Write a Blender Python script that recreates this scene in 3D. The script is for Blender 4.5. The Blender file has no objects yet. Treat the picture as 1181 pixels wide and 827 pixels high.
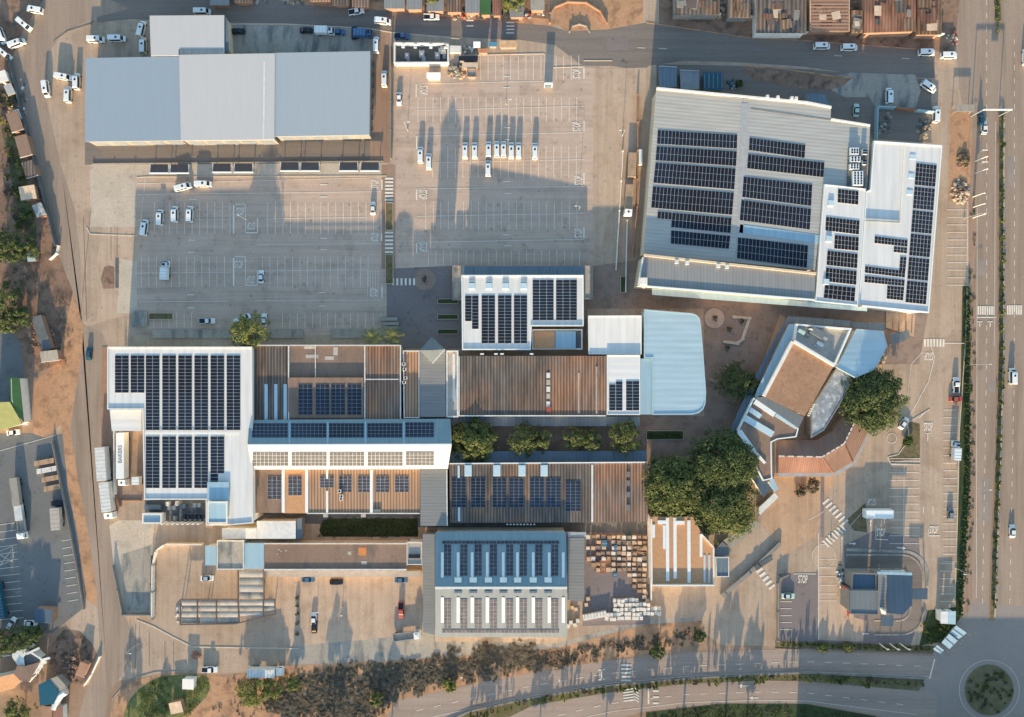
import bpy, math, random
from mathutils import Vector, Matrix, noise
random.seed(7)
S = .28; HC = 235.0; CX = 590.5; CY = 413.5
scn = bpy.context.scene
COL = scn.collection
# ------------------------------------------------------------ helpers
def P(px, py, h=0.0):
    k = S * (HC - h) / HC
    return Vector(((px - CX) * k, -(py - CY) * k, h))
EL = (1.07, 1.13, 1.28)
ES = (.40, .62, .95)
def lin(c):
    c /= 255.0
    return c / 12.92 if c < .04045 else ((c + .055) / 1.055) ** 2.4
def A(r, g, b): return tuple(min(.82, lin(v) / e) for v, e in zip((r, g, b), EL))
def AS(r, g, b): return tuple(min(.82, lin(v) / e) for v, e in zip((r, g, b), ES))

def newmat(name):
    m = bpy.data.materials.new(name); m.use_nodes = True
    nt = m.node_tree
    return m, nt, nt.nodes, nt.links, nt.nodes['Principled BSDF']
def ramp(N, stops):
    r = N.new('ShaderNodeValToRGB'); e = r.color_ramp.elements
    e[0].position, e[0].color = stops[0][0], (*stops[0][1], 1)
    e[1].position, e[1].color = stops[-1][0], (*stops[-1][1], 1)
    for p, c in stops[1:-1]:
        k = e.new(p); k.color = (*c, 1)
    return r
def mul(c, f): return tuple(min(.9, v * f) for v in c)
def noise_mat(name, c, var=.18, sc=.05, fine=1.2, rough=.9, stretch=(1, 1, 1), tint=None, bump=.0, blot=0, rot=0, streak=None, spots=0, cracks=0):
    """layered noise: large patches, medium blotches, fine grain; optional second tint in blotches"""
    m, nt, N, L, B = newmat(name)
    tc = N.new('ShaderNodeTexCoord'); mp = N.new('ShaderNodeMapping'); mp.inputs['Scale'].default_value = stretch
    mp.inputs['Rotation'].default_value = (0, 0, rot)
    L.new(tc.outputs['Object'], mp.inputs[0])
    geo = N.new('ShaderNodeNewGeometry')
    def nz(scale, det, src):
        n = N.new('ShaderNodeTexNoise'); n.inputs['Scale'].default_value = scale; n.inputs['Detail'].default_value = det
        n.inputs['Roughness'].default_value = .6
        L.new(src, n.inputs['Vector']); return n
    a = nz(sc, 5, mp.outputs[0]); b = nz(fine, 6, geo.outputs['Position'])
    ra = ramp(N, [(.3, mul(c, 1 - var)), (.5, c), (.7, mul(c, 1 + var))]); L.new(a.outputs['Fac'], ra.inputs[0])
    rb = ramp(N, [(.25, (.78,) * 3), (.75, (1.2,) * 3)]); L.new(b.outputs['Fac'], rb.inputs[0])
    mx = N.new('ShaderNodeMix'); mx.data_type = 'RGBA'; mx.blend_type = 'MULTIPLY'; mx.inputs[0].default_value = .7
    L.new(ra.outputs[0], mx.inputs[6]); L.new(rb.outputs[0], mx.inputs[7])
    out = mx.outputs[2]
    if tint:
        d = nz(sc * 2.7, 4, mp.outputs[0]); rd = ramp(N, [(.5, (0, 0, 0)), (.66, (1, 1, 1))]); L.new(d.outputs['Fac'], rd.inputs[0])
        m2 = N.new('ShaderNodeMix'); m2.data_type = 'RGBA'; L.new(rd.outputs[0], m2.inputs[0]); L.new(out, m2.inputs[6]); m2.inputs[7].default_value = (*tint, 1)
        out = m2.outputs[2]
    if blot:
        v = nz(.35, 3, geo.outputs['Position']); rv = ramp(N, [(.60, (1, 1, 1)), (.70, (1 - blot,) * 3)]); L.new(v.outputs['Fac'], rv.inputs[0])
        m3 = N.new('ShaderNodeMix'); m3.data_type = 'RGBA'; m3.blend_type = 'MULTIPLY'; m3.inputs[0].default_value = 1
        L.new(out, m3.inputs[6]); L.new(rv.outputs[0], m3.inputs[7]); out = m3.outputs[2]
    def darken(fac_out, lo, hi, amt, inv=False):
        nonlocal out
        a_, b_ = ((1,) * 3, (1 - amt,) * 3) if not inv else ((1 - amt,) * 3, (1,) * 3)
        q = ramp(N, [(lo, a_), (hi, b_)]); L.new(fac_out, q.inputs[0]); x = N.new('ShaderNodeMix'); x.data_type = 'RGBA'; x.blend_type = 'MULTIPLY'; x.inputs[0].default_value = 1
        L.new(out, x.inputs[6]); L.new(q.outputs[0], x.inputs[7]); out = x.outputs[2]
    if streak:      # wheel paths and wash marks drawn out along one way
        ms = N.new('ShaderNodeMapping'); ms.inputs['Scale'].default_value = (1, .03, 1) if streak == 'Y' else (.03, 1, 1); L.new(geo.outputs['Position'], ms.inputs[0])
        for sc_, am in ((.45, .16), (1.6, .10)): st = nz(sc_, 3, ms.outputs[0]); darken(st.outputs['Fac'], .45, .7, am)
    if spots:       # oil drips
        vo = N.new('ShaderNodeTexVoronoi'); vo.inputs['Scale'].default_value = .3; vo.inputs['Randomness'].default_value = 1; L.new(geo.outputs['Position'], vo.inputs['Vector']); darken(vo.outputs['Distance'], .05, .2, spots, True)
        sp = nz(.16, 6, geo.outputs['Position']); darken(sp.outputs['Fac'], .56, .64, spots * .5)
    if cracks:      # repair seams
        wv = N.new('ShaderNodeTexVoronoi'); wv.feature = 'DISTANCE_TO_EDGE'; wv.inputs['Scale'].default_value = .055; L.new(geo.outputs['Position'], wv.inputs['Vector']); darken(wv.outputs['Distance'], .004, .012, cracks, True)
    L.new(out, B.inputs['Base Color']); B.inputs['Roughness'].default_value = rough
    B.inputs['Specular IOR Level'].default_value = .25
    if bump:
        bp = N.new('ShaderNodeBump'); bp.inputs['Strength'].default_value = bump; bp.inputs['Distance'].default_value = .2
        L.new(b.outputs['Fac'], bp.inputs['Height']); L.new(bp.outputs[0], B.inputs['Normal'])
    return m
def sheet_mat(name, c, axis='X', period=.9, con=.25, rough=.5, rust=None, var=.12, rot=0, metallic=0, sharp=.5, rustamt=.55):
    """roof sheeting: laps / ribs running across the given axis, uneven weathering, optional rust"""
    m, nt, N, L, B = newmat(name)
    geo = N.new('ShaderNodeNewGeometry'); mp = N.new('ShaderNodeMapping'); mp.inputs['Rotation'].default_value = (0, 0, rot)
    L.new(geo.outputs['Position'], mp.inputs[0])
    w = N.new('ShaderNodeTexWave'); w.bands_direction = axis; w.inputs['Scale'].default_value = .314 / period * 1.0
    w.inputs['Distortion'].default_value = 0
    L.new(mp.outputs[0], w.inputs['Vector'])
    rw = ramp(N, [(max(0, sharp - .3), mul(c, 1 - con)), (min(1, sharp + .3), c)]); L.new(w.outputs['Fac'], rw.inputs[0])
    mp2 = N.new('ShaderNodeMapping'); mp2.inputs['Rotation'].default_value = (0, 0, rot)
    mp2.inputs['Scale'].default_value = (.6, .08, .3) if axis == 'X' else (.08, .6, .3)
    L.new(geo.outputs['Position'], mp2.inputs[0])
    n = N.new('ShaderNodeTexNoise'); n.inputs['Scale'].default_value = 1.1; n.inputs['Detail'].default_value = 5; L.new(mp2.outputs[0], n.inputs[0])
    rn = ramp(N, [(.3, (1 - var * 1.6,) * 3), (.7, (1 + var,) * 3)]); L.new(n.outputs['Fac'], rn.inputs[0])
    mx = N.new('ShaderNodeMix'); mx.data_type = 'RGBA'; mx.blend_type = 'MULTIPLY'; mx.inputs[0].default_value = 1
    L.new(rw.outputs[0], mx.inputs[6]); L.new(rn.outputs[0], mx.inputs[7]); out = mx.outputs[2]
    if rust:
        n2 = N.new('ShaderNodeTexNoise'); n2.inputs['Scale'].default_value = .09; n2.inputs['Detail'].default_value = 6; L.new(geo.outputs['Position'], n2.inputs[0])
        r2 = ramp(N, [(rustamt - .12, (0, 0, 0)), (rustamt + .12, (1, 1, 1))]); L.new(n2.outputs['Fac'], r2.inputs[0])
        m2 = N.new('ShaderNodeMix'); m2.data_type = 'RGBA'; m2.blend_type = 'MIX'
        m4 = N.new('ShaderNodeMix'); m4.data_type = 'RGBA'; m4.blend_type = 'MULTIPLY'; m4.inputs[0].default_value = 1
        rr = ramp(N, [(.3, mul(rust, 1 - con)), (.7, rust)]); L.new(w.outputs['Fac'], rr.inputs[0])
        L.new(rr.outputs[0], m4.inputs[6]); L.new(rn.outputs[0], m4.inputs[7])
        L.new(r2.outputs[0], m2.inputs[0]); L.new(out, m2.inputs[6]); L.new(m4.outputs[2], m2.inputs[7]); out = m2.outputs[2]
    L.new(out, B.inputs['Base Color']); B.inputs['Roughness'].default_value = rough; B.inputs['Metallic'].default_value = metallic
    B.inputs['Specular IOR Level'].default_value = .3
    bp = N.new('ShaderNodeBump'); bp.inputs['Strength'].default_value = .25; bp.inputs['Distance'].default_value = .05
    L.new(w.outputs['Fac'], bp.inputs['Height']); L.new(bp.outputs[0], B.inputs['Normal'])
    return m
def plain(name, c, rough=.6, metallic=0, spec=.4, var=.08, sc=.8, c2=None):
    m, nt, N, L, B = newmat(name)
    geo = N.new('ShaderNodeNewGeometry'); n = N.new('ShaderNodeTexNoise'); n.inputs['Scale'].default_value = sc; n.inputs['Detail'].default_value = 4
    L.new(geo.outputs['Position'], n.inputs[0])
    r = ramp(N, [(.35, mul(c, 1 - var)), (.65, c2 or mul(c, 1 + var))]); L.new(n.outputs['Fac'], r.inputs[0]); L.new(r.outputs[0], B.inputs['Base Color'])
    B.inputs['Roughness'].default_value = rough; B.inputs['Metallic'].default_value = metallic; B.inputs['Specular IOR Level'].default_value = spec
    return m
def leaf_mat(name, c, c2):
    m, nt, N, L, B = newmat(name)
    geo = N.new('ShaderNodeNewGeometry'); n = N.new('ShaderNodeTexNoise'); n.inputs['Scale'].default_value = .9; n.inputs['Detail'].default_value = 5
    L.new(geo.outputs['Position'], n.inputs[0])
    r = ramp(N, [(.35, c), (.65, c2)]); L.new(n.outputs['Fac'], r.inputs[0]); L.new(r.outputs[0], B.inputs['Base Color'])
    B.inputs['Roughness'].default_value = .75; B.inputs['Specular IOR Level'].default_value = .15
    t = N.new('ShaderNodeBsdfTranslucent'); L.new(r.outputs[0], t.inputs[0])
    ad = N.new('ShaderNodeMixShader'); ad.inputs[0].default_value = .3
    L.new(B.outputs[0], ad.inputs[1]); L.new(t.outputs[0], ad.inputs[2]); L.new(ad.outputs[0], N['Material Output'].inputs[0])
    return m

def tag(o, label=None, cat=None, group=None, kind=None):
    if label: o['label'] = label
    if cat: o['category'] = cat
    if group: o['group'] = group
    if kind: o['kind'] = kind
    return o
def thing(name, label, cat, loc=(0, 0, 0), group=None, rz=0):
    o = bpy.data.objects.new(name, None); COL.objects.link(o); o.empty_display_size = .5
    o.location = Vector((loc[0], loc[1], loc[2] if len(loc) > 2 else 0)); o.rotation_euler = (0, 0, rz)
    return tag(o, label, cat, group)

class MB:
    def __init__(s): s.v = []; s.f = []; s.mi = []; s.cm = 0
    def add(s, vs, fs):
        o = len(s.v); s.v += [tuple(v) for v in vs]
        for f in fs: s.f.append([i + o for i in f]); s.mi.append(s.cm)
    def box(s, c, size, rz=0, top=1.0, skip_bottom=False):
        """axis box centred at c (z = bottom) turned by rz; top scales the upper face"""
        cs, sn = math.cos(rz), math.sin(rz); hx, hy, z = size[0] / 2, size[1] / 2, size[2]
        vs = []
        for zz, t in ((0, 1), (z, top)):
            for sx, sy in ((-1, -1), (1, -1), (1, 1), (-1, 1)):
                x, y = sx * hx * t, sy * hy * t
                vs.append((c[0] + x * cs - y * sn, c[1] + x * sn + y * cs, c[2] + zz))
        s.add(vs, [(3, 2, 1, 0), (4, 5, 6, 7), (0, 1, 5, 4), (1, 2, 6, 5), (2, 3, 7, 6), (3, 0, 4, 7)])
    def slab(s, top, thick=None, bottom=None):
        """polygon (3-D points, anticlockwise from above) with thickness or down to a level"""
        n = len(top)
        bot = [Vector((p[0], p[1], (p[2] - thick) if thick is not None else bottom)) for p in top]
        s.add(list(top) + bot, [tuple(range(n)), tuple(range(2 * n - 1, n - 1, -1))] + [(i, i + n, (i + 1) % n + n, (i + 1) % n) for i in range(n)])
    def ring(s, outer, inner, h, down=.05):
        n = len(outer)
        vs = [Vector((p[0], p[1], p[2] + h)) for p in outer] + [Vector((p[0], p[1], p[2] + h)) for p in inner] + \
             [Vector((p[0], p[1], p[2] - down)) for p in outer] + [Vector((p[0], p[1], p[2] - down)) for p in inner]
        fs = []
        for i in range(n):
            j = (i + 1) % n
            fs += [(i, j, n + j, n + i), (2 * n + i, 2 * n + j, j, i), (n + i, n + j, 3 * n + j, 3 * n + i)]
        s.add(vs, fs)
    def bar(s, a, b, w, h, z=None):
        """box along a->b (Vectors), width w, height h above the line"""
        a = Vector(a); b = Vector(b); d = (b - a); d2 = Vector((d.x, d.y, 0)).normalized(); n = Vector((-d2.y, d2.x, 0)) * w / 2; u = Vector((0, 0, h))
        s.add([a - n, b - n, b + n, a + n, a - n + u, b - n + u, b + n + u, a + n + u],
              [(3, 2, 1, 0), (4, 5, 6, 7), (0, 1, 5, 4), (1, 2, 6, 5), (2, 3, 7, 6), (3, 0, 4, 7)])
    def cyl(s, a, b, r0, r1=None, n=8):
        a = Vector(a); b = Vector(b); r1 = r0 if r1 is None else r1
        q = (b - a).to_track_quat('Z', 'Y'); vs = []
        for p, r in ((a, r0), (b, r1)):
            for i in range(n):
                t = 2 * math.pi * i / n; vs.append(p + q @ Vector((r * math.cos(t), r * math.sin(t), 0)))
        s.add(vs, [tuple(range(n - 1, -1, -1)), tuple(range(n, 2 * n))] + [(i, (i + 1) % n, n + (i + 1) % n, n + i) for i in range(n)])
    def quad(s, *pts): s.add(pts, [tuple(range(len(pts)))])
    def mesh(s, name, mats):
        me = bpy.data.meshes.new(name); me.from_pydata(s.v, [], s.f)
        for m in (mats if isinstance(mats, (list, tuple)) else [mats]): me.materials.append(m)
        if any(s.mi): me.polygons.foreach_set('material_index', s.mi)
        me.update(); return me
    def build(s, name, mats, parent=None):
        """verts are given in world space; kept relative to an unrotated parent"""
        if parent is not None:
            w = Vector((0, 0, 0)); p = parent
            while p is not None: w += p.location; p = p.parent
            s.v = [(v[0] - w.x, v[1] - w.y, v[2] - w.z) for v in s.v]
        o = bpy.data.objects.new(name, s.mesh(name, mats)); COL.objects.link(o)
        if parent is not None: o.parent = parent
        else:
            xs = [v[0] for v in s.v]; ys = [v[1] for v in s.v]; zs = [v[2] for v in s.v]
            c = Vector(((min(xs) + max(xs)) / 2, (min(ys) + max(ys)) / 2, min(zs)))
            o.data.transform(Matrix.Translation(-c)); o.location = c
        return o
def ccw(pts):
    a = sum(pts[i][0] * pts[(i + 1) % len(pts)][1] - pts[(i + 1) % len(pts)][0] * pts[i][1] for i in range(len(pts)))
    return list(pts) if a > 0 else list(pts)[::-1]
def offset(pts, d):
    """inset an anticlockwise polygon by d (mitred), keeps z"""
    n = len(pts); out = []
    for i in range(n):
        a, b, c = Vector(pts[i - 1]), Vector(pts[i]), Vector(pts[(i + 1) % n])
        e1 = Vector((b.x - a.x, b.y - a.y)).normalized(); e2 = Vector((c.x - b.x, c.y - b.y)).normalized()
        n1 = Vector((-e1.y, e1.x)); n2 = Vector((-e2.y, e2.x)); m = (n1 + n2)
        m = m / max(.35, m.dot(n1)) if m.length > 1e-6 else n1
        out.append(Vector((b.x + m.x * d, b.y + m.y * d, b.z)))
    return out
def fh(h): return h if callable(h) else (lambda x, y: h)
def ly(y1, h1, y2, h2): return lambda x, y: h1 + (h2 - h1) * (y - y1) / (y2 - y1)
def lx(x1, h1, x2, h2): return lambda x, y: h1 + (h2 - h1) * (x - x1) / (x2 - x1)
def lp(a, b, c):
    (x1, y1, h1), (x2, y2, h2), (x3, y3, h3) = a, b, c
    det = (x2 - x1) * (y3 - y1) - (x3 - x1) * (y2 - y1)
    gx = ((h2 - h1) * (y3 - y1) - (h3 - h1) * (y2 - y1)) / det; gy = ((x2 - x1) * (h3 - h1) - (x3 - x1) * (h2 - h1)) / det
    return lambda x, y: h1 + gx * (x - x1) + gy * (y - y1)
def rect(x0, y0, x1, y1): return [(x0, y0), (x1, y0), (x1, y1), (x0, y1)]
SHEETS = []
def sheet(name, mat, pts, lvl): SHEETS.append((lvl, len(SHEETS), name, mat, pts))
def flush_sheets():
    """lay the flush surfaces over one another, each 5 mm above every sheet it overlaps"""
    done = []
    for lvl, i, name, mat, pts in sorted(SHEETS, key=lambda t: (t[0], t[1])):
        xs = [p[0] for p in pts]; ys = [p[1] for p in pts]; bb = (min(xs), min(ys), max(xs), max(ys)); slot = -1
        for b2, s2 in done:
            if bb[0] < b2[2] and b2[0] < bb[2] and bb[1] < b2[3] and b2[1] < bb[3]: slot = max(slot, s2)
        slot += 1; done.append((bb, slot)); z = slot * .005
        m = MB(); m.slab(ccw([P(x, y, z) for x, y in pts]), bottom=-.4 if lvl == 0 else z - .004)
        o = m.build(name, mat); o['kind'] = 'structure'
    print('SLOTS', max(s for _, s in done))
def section(par, pts, h, roofmat, wallmat, parapet=0, pmat=None, thick=.25, inset=.35, wall=True, z0=0, pt=.35, roofname='roof'):
    """one roof slab outlined by photo points at its own height, walls dropped to the ground, optional parapet"""
    f = fh(h); top = ccw([P(x, y, f(x, y)) for x, y in pts])
    m = MB(); m.slab(top, thick=thick); r = m.build(roofname, roofmat, par)
    if wall:
        ins = offset(top, inset); ins = [Vector((p.x, p.y, p.z - thick - .01)) for p in ins]
        m = MB(); m.slab(ins, bottom=z0); m.build('wall', wallmat, par)
    if parapet:
        o = offset(top, -.06); i = offset(top, pt)
        m = MB(); m.ring(o, i, parapet, down=.6); m.build('parapet', pmat or wallmat, par)
    return r
def solar(par, q, nx, ny, h, mats, off=.14, gap=.036, name='solar_array'):
    f = fh(h)
    def pt(u, v, o):
        x = (q[0][0] * (1 - u) + q[1][0] * u) * (1 - v) + (q[3][0] * (1 - u) + q[2][0] * u) * v
        y = (q[0][1] * (1 - u) + q[1][1] * u) * (1 - v) + (q[3][1] * (1 - u) + q[2][1] * u) * v
        return P(x, y, f(x, y) + o)
    m = MB(); m.slab(ccw([pt(0, 0, off), pt(1, 0, off), pt(1, 1, off), pt(0, 1, off)]), thick=.05)
    m.cm = 1; w = (pt(1, 0, 0) - pt(0, 0, 0)).length / nx; l = (pt(0, 1, 0) - pt(0, 0, 0)).length / ny
    gu = min(.18, gap / w); gv = min(.18, gap / l)
    for i in range(nx):
        for j in range(ny):
            a, b, c, d = (i + gu) / nx, (i + 1 - gu) / nx, (j + gv) / ny, (j + 1 - gv) / ny
            m.quad(pt(a, d, off + .012), pt(b, d, off + .012), pt(b, c, off + .012), pt(a, c, off + .012))
    return m.build(name, mats, par)
def rsolar(par, x0, y0, x1, y1, nx, ny, h, mats=None, **k):
    return solar(par, rect(x0, y0, x1, y1), nx, ny, h, mats or SOL, **k)
def strip(par, name, a, b, w, h, mat, t=.18, off=.02):
    """raised strip on a roof along a->b in photo points, width w in metres"""
    f = fh(h); m = MB(); m.bar(P(*a, f(*a) + off), P(*b, f(*b) + off), w, t); return m.build(name, mat, par)
def rbox(par, name, cx, cy, sx, sy, sz, h, mat, rz=0, top=1.0):
    """box on a roof, centre and size in photo px, height in metres"""
    z = fh(h)(cx, cy); m = MB(); m.box(P(cx, cy, z), (sx * S, sy * S, sz), rz, top); return m.build(name, mat, par)
def copy_tree(o, parent=None):
    c = o.copy(); COL.objects.link(c); c.parent = parent
    for ch in list(o.children): copy_tree(ch, c)
    return c
# ------------------------------------------------------------ materials
M = {}
M['ground'] = noise_mat('bare_earth', A(170, 142, 120), .18, .03, .8, tint=A(150, 128, 104))
M['dirt'] = noise_mat('orange_dirt', A(194, 152, 118), .16, .09, 1.1, tint=A(160, 124, 98), blot=.25, bump=.3)
M['dirt_dark'] = noise_mat('dark_dirt', A(150, 122, 104), .3, .12, 1.2, tint=A(108, 92, 80), blot=.35, bump=.4)
M['lot'] = noise_mat('worn_lot_asphalt', A(208, 184, 166), .07, .05, 2.0, tint=A(196, 174, 156), blot=.05, streak='X', spots=.3)
M['yard'] = noise_mat('worn_yard_asphalt', A(194, 172, 151), .1, .04, 2.0, tint=A(180, 156, 134), blot=.08, streak='Y', spots=.2)
M['westlot'] = noise_mat('shade_toned_asphalt', A(122, 124, 124), .12, .05, 1.6, tint=A(122, 122, 122), blot=.1, spots=.25)  # darker blue grey holds the west lot's shade in its colour
M['lawn2'] = noise_mat('weedy_grass', A(112, 120, 70), .25, .25, 1.8, tint=A(150, 132, 96), bump=.4)
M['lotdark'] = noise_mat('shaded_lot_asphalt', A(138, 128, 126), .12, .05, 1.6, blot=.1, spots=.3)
M['road'] = noise_mat('road_asphalt', A(172, 153, 137), .08, .04, 2.0, stretch=(1, .12, 1), tint=A(152, 136, 120), blot=.1, streak='Y')
M['roadh'] = noise_mat('cross_road_asphalt', A(138, 128, 120), .09, .04, 2.0, stretch=(.12, 1, 1), blot=.1, streak='X')
M['roadlow'] = noise_mat('pale_road_asphalt', A(176, 158, 145), .08, .05, 2.0, stretch=(.15, 1, 1), blot=.1, streak='X')
M['paver'] = noise_mat('tan_paving', A(204, 180, 158), .07, .07, 2.2, tint=A(192, 166, 142), blot=.08, streak='Y', spots=.2)
M['plaza'] = noise_mat('brown_brick_paving', A(160, 140, 126), .12, .12, 2.2, tint=A(142, 124, 112), blot=.12, spots=.2)
M['pink'] = noise_mat('reddish_paving', A(172, 144, 124), .1, .08, 2.0, blot=.1, streak='Y')
M['concrete'] = noise_mat('pale_concrete', A(204, 190, 172), .1, .1, 1.6, blot=.12, spots=.25)
M['cgrey'] = noise_mat('stained_concrete', A(176, 168, 156), .16, .1, 1.2, tint=A(120, 124, 122), blot=.2, stretch=(1, .3, 1))
M['grass'] = noise_mat('rough_grass', A(98, 102, 66), .3, .12, 1.4, tint=A(142, 122, 92), bump=.6)
M['lawn'] = noise_mat('dark_lawn', A(70, 82, 52), .3, .15, 1.8, bump=.5)
M['islandg'] = noise_mat('dry_grass', A(118, 110, 84), .3, .3, 1.6, tint=A(100, 106, 60), bump=.4)
M['soil'] = noise_mat('bed_soil', A(124, 110, 84), .25, .3, 1.6, tint=A(84, 92, 52), bump=.4)
M['fore'] = noise_mat('sandy_paving', A(204, 170, 140), .08, .09, 2.0, tint=A(190, 156, 130), blot=.08, streak='Y')
M['rbt'] = noise_mat('junction_asphalt', A(158, 148, 140), .1, .05, 2.0, tint=A(162, 150, 142), blot=.1)
M['kerb'] = noise_mat('kerb_concrete', A(214, 200, 180), .08, .3, 2)
M['white_paint'] = noise_mat('road_paint', A(240, 232, 218), .12, .4, 3.5)
M['faint_paint'] = noise_mat('worn_road_paint', A(228, 212, 190), .14, .5, 3.5)
M['red_mark'] = plain('red_paint', A(186, 84, 66))
M['wroof'] = sheet_mat('white_roof_sheet', A(230, 230, 228), 'X', 2.4, .05, .45, var=.055, sharp=.15)
M['wroofy'] = sheet_mat('white_roof_sheet_long', A(234, 234, 232), 'Y', 2.4, .05, .45, var=.035, sharp=.15)
M['flatA'] = sheet_mat('slate_blue_roof', A(158, 174, 188), 'X', 1.6, .008, .6, var=.012, sharp=.15)
M['flatB'] = sheet_mat('pale_grey_roof', A(203, 203, 203), 'X', 1.6, .008, .6, var=.012, sharp=.15)
M['flatC'] = sheet_mat('blue_grey_roof', A(170, 182, 191), 'X', 1.6, .008, .6, var=.012, sharp=.15)
M['bluelt'] = sheet_mat('pale_blue_roof', A(182, 209, 221), 'Y', 1.9, .03, .45, var=.05, sharp=.15)
M['bluelx'] = sheet_mat('pale_blue_roof_sheet', A(166, 197, 213), 'X', 1.9, .05, .45, var=.05, sharp=.15)
M['egrey'] = sheet_mat('weathered_light_sheet', A(138, 146, 150), 'X', 1.2, .05, .5, var=.06, sharp=.15)
M['teal'] = sheet_mat('north_shade_sheet', A(140, 164, 172), 'X', 1.5, .05, .5, var=.05, sharp=.15)  # shade of the north gable slopes put into the sheet colour
M['kgrey'] = sheet_mat('light_grey_sheet', A(228, 226, 220), 'X', 1.2, .04, .5, var=.04, sharp=.15)
M['greyroof'] = sheet_mat('mid_grey_roof', A(140, 142, 142), 'Y', 1.0, .10, .6, var=.06, sharp=.2)
M['greyx'] = sheet_mat('mid_grey_roof_ribs', A(150, 152, 152), 'X', 1.0, .12, .6, var=.06, sharp=.2)
M['rib'] = sheet_mat('grey_beige_sheet', A(190, 188, 182), 'Y', 1.1, .10, .55, var=.07, sharp=.25, rot=math.radians(5.5))
M['rib2'] = sheet_mat('grey_ribbed_sheet', A(186, 186, 182), 'Y', 1.1, .10, .55, var=.07, sharp=.25, rot=math.radians(5.5))
M['brownA'] = sheet_mat('rusty_brown_corrugated', A(156, 134, 120), 'X', .95, .5, .7, rust=A(176, 134, 106), var=.24, rustamt=.5)
M['brownB'] = sheet_mat('dark_brown_corrugated', A(124, 114, 106), 'X', .95, .5, .7, rust=A(156, 126, 104), var=.28, rustamt=.58)
M['brownC'] = sheet_mat('orange_brown_corrugated', A(190, 156, 128), 'X', .95, .45, .7, rust=A(200, 158, 126), var=.1, rustamt=.5)
M['brownflat'] = noise_mat('brown_membrane', A(150, 126, 110), .16, .1, 1.6, stretch=(1, .3, 1), tint=A(128, 112, 100), blot=.12)
M['tanflat'] = noise_mat('tan_membrane', A(206, 158, 118), .06, .1, 1.4, blot=.04)
M['browngravel'] = noise_mat('brown_gravel_roof', A(174, 138, 112), .12, .3, 2.5, tint=A(160, 122, 96))
M['clay'] = sheet_mat('red_clay_roof', A(170, 126, 106), 'X', .7, .22, .7, rust=A(150, 108, 90), var=.12, rustamt=.5)
M['clay2'] = sheet_mat('weathered_clay_roof', A(168, 134, 116), 'X', .7, .22, .7, rust=A(150, 118, 100), var=.12, rot=math.radians(-30), rustamt=.5)
M['mott'] = noise_mat('mottled_blue_grey_roof', A(150, 158, 164), .3, .25, 1.6, tint=A(196, 200, 204), blot=.3)
M['deck'] = noise_mat('grey_roof_deck', A(190, 182, 172), .16, .15, 1.3, blot=.15)
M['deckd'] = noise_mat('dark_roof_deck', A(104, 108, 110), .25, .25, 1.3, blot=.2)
M['steelblue'] = sheet_mat('steel_blue_canopy', A(116, 134, 148), 'X', 1.2, .12, .5, var=.08, sharp=.2)
M['navy'] = sheet_mat('deep_blue_roof', A(84, 104, 122), 'X', 1.6, .08, .5, var=.06, sharp=.2)
M['slate'] = sheet_mat('slate_grey_roof', A(120, 128, 132), 'X', 1.6, .06, .6, var=.04, sharp=.2)
M['wall'] = noise_mat('cream_wall', A(224, 204, 176), .08, .2, 1.5)
M['wallw'] = noise_mat('white_wall', A(240, 236, 228), .05, .2, 1.5)
M['wallb'] = noise_mat('brick_wall', A(170, 134, 112), .12, .4, 2.5)
M['wallg'] = noise_mat('grey_wall', A(150, 146, 140), .1, .3, 1.5)
M['white'] = plain('white_enamel', A(246, 246, 246), .35, var=.02)
M['offwhite'] = plain('off_white_enamel', A(228, 228, 224), .4)
M['skyl'] = plain('translucent_sheet', A(244, 246, 246), .3, var=.03)
M['skylb'] = plain('pale_blue_translucent_sheet', A(196, 220, 232), .3, var=.04)
M['alu'] = plain('aluminium', A(206, 208, 210), .45, .0)
M['alud'] = plain('dull_aluminium', A(170, 174, 180), .5)
M['pv'] = plain('solar_glass', (.019, .020, .025), .35, spec=.25, var=.3, sc=.045, c2=(.019, .028, .042))  # broad bluish patches imitate uneven glare on the panels
M['pvb'] = plain('blue_solar_glass', (.022, .032, .046), .35, spec=.3, var=.3, sc=.06)
M['pvd'] = plain('dusty_solar_glass', A(108, 104, 102), .6, spec=.3, var=.2)
M['pve'] = plain('dull_solar_glass', (.085, .08, .085), .6, spec=.3, var=.3)
M['pvt'] = plain('worn_solar_glass', (.07, .068, .075), .5, spec=.3, var=.3)
M['glass'] = plain('car_glass', (.012, .015, .02), .12, spec=.6)
M['dark'] = plain('black_rubber', (.018, .018, .02), .8)
M['black'] = plain('black_paint', (.02, .022, .026), .35)
M['cblue'] = plain('blue_car_paint', (.06, .15, .26), .3)
M['cteal'] = plain('teal_car_paint', (.02, .10, .13), .35)
M['cred'] = plain('red_car_paint', (.42, .09, .05), .4)
M['cgreen'] = plain('pale_green_paint', A(196, 222, 214), .4)
M['cgrey2'] = plain('grey_car_paint', A(140, 146, 152), .35)
M['wood'] = noise_mat('raw_timber', A(192, 162, 132), .2, .6, 3)
M['woodr'] = noise_mat('reddish_timber', A(168, 122, 94), .2, .6, 3)
M['brick'] = noise_mat('stacked_brick', A(184, 158, 136), .28, .6, 2.5, tint=A(150, 122, 106))
M['brickp'] = noise_mat('stacked_pale_brick', A(224, 198, 170), .15, .6, 2.5)
M['wrap'] = plain('white_plastic_wrap', A(232, 228, 220), .5, var=.12)
M['tarp'] = plain('blue_tarpaulin', A(70, 120, 156), .6)
M['metal'] = plain('galvanised_steel', A(176, 178, 180), .45)
M['orange'] = plain('orange_paint', A(222, 140, 76), .6)
M['green'] = plain('green_roof_paint', A(70, 110, 62), .6)
M['ygreen'] = plain('yellow_green_roof_paint', A(148, 152, 96), .6)
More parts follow.
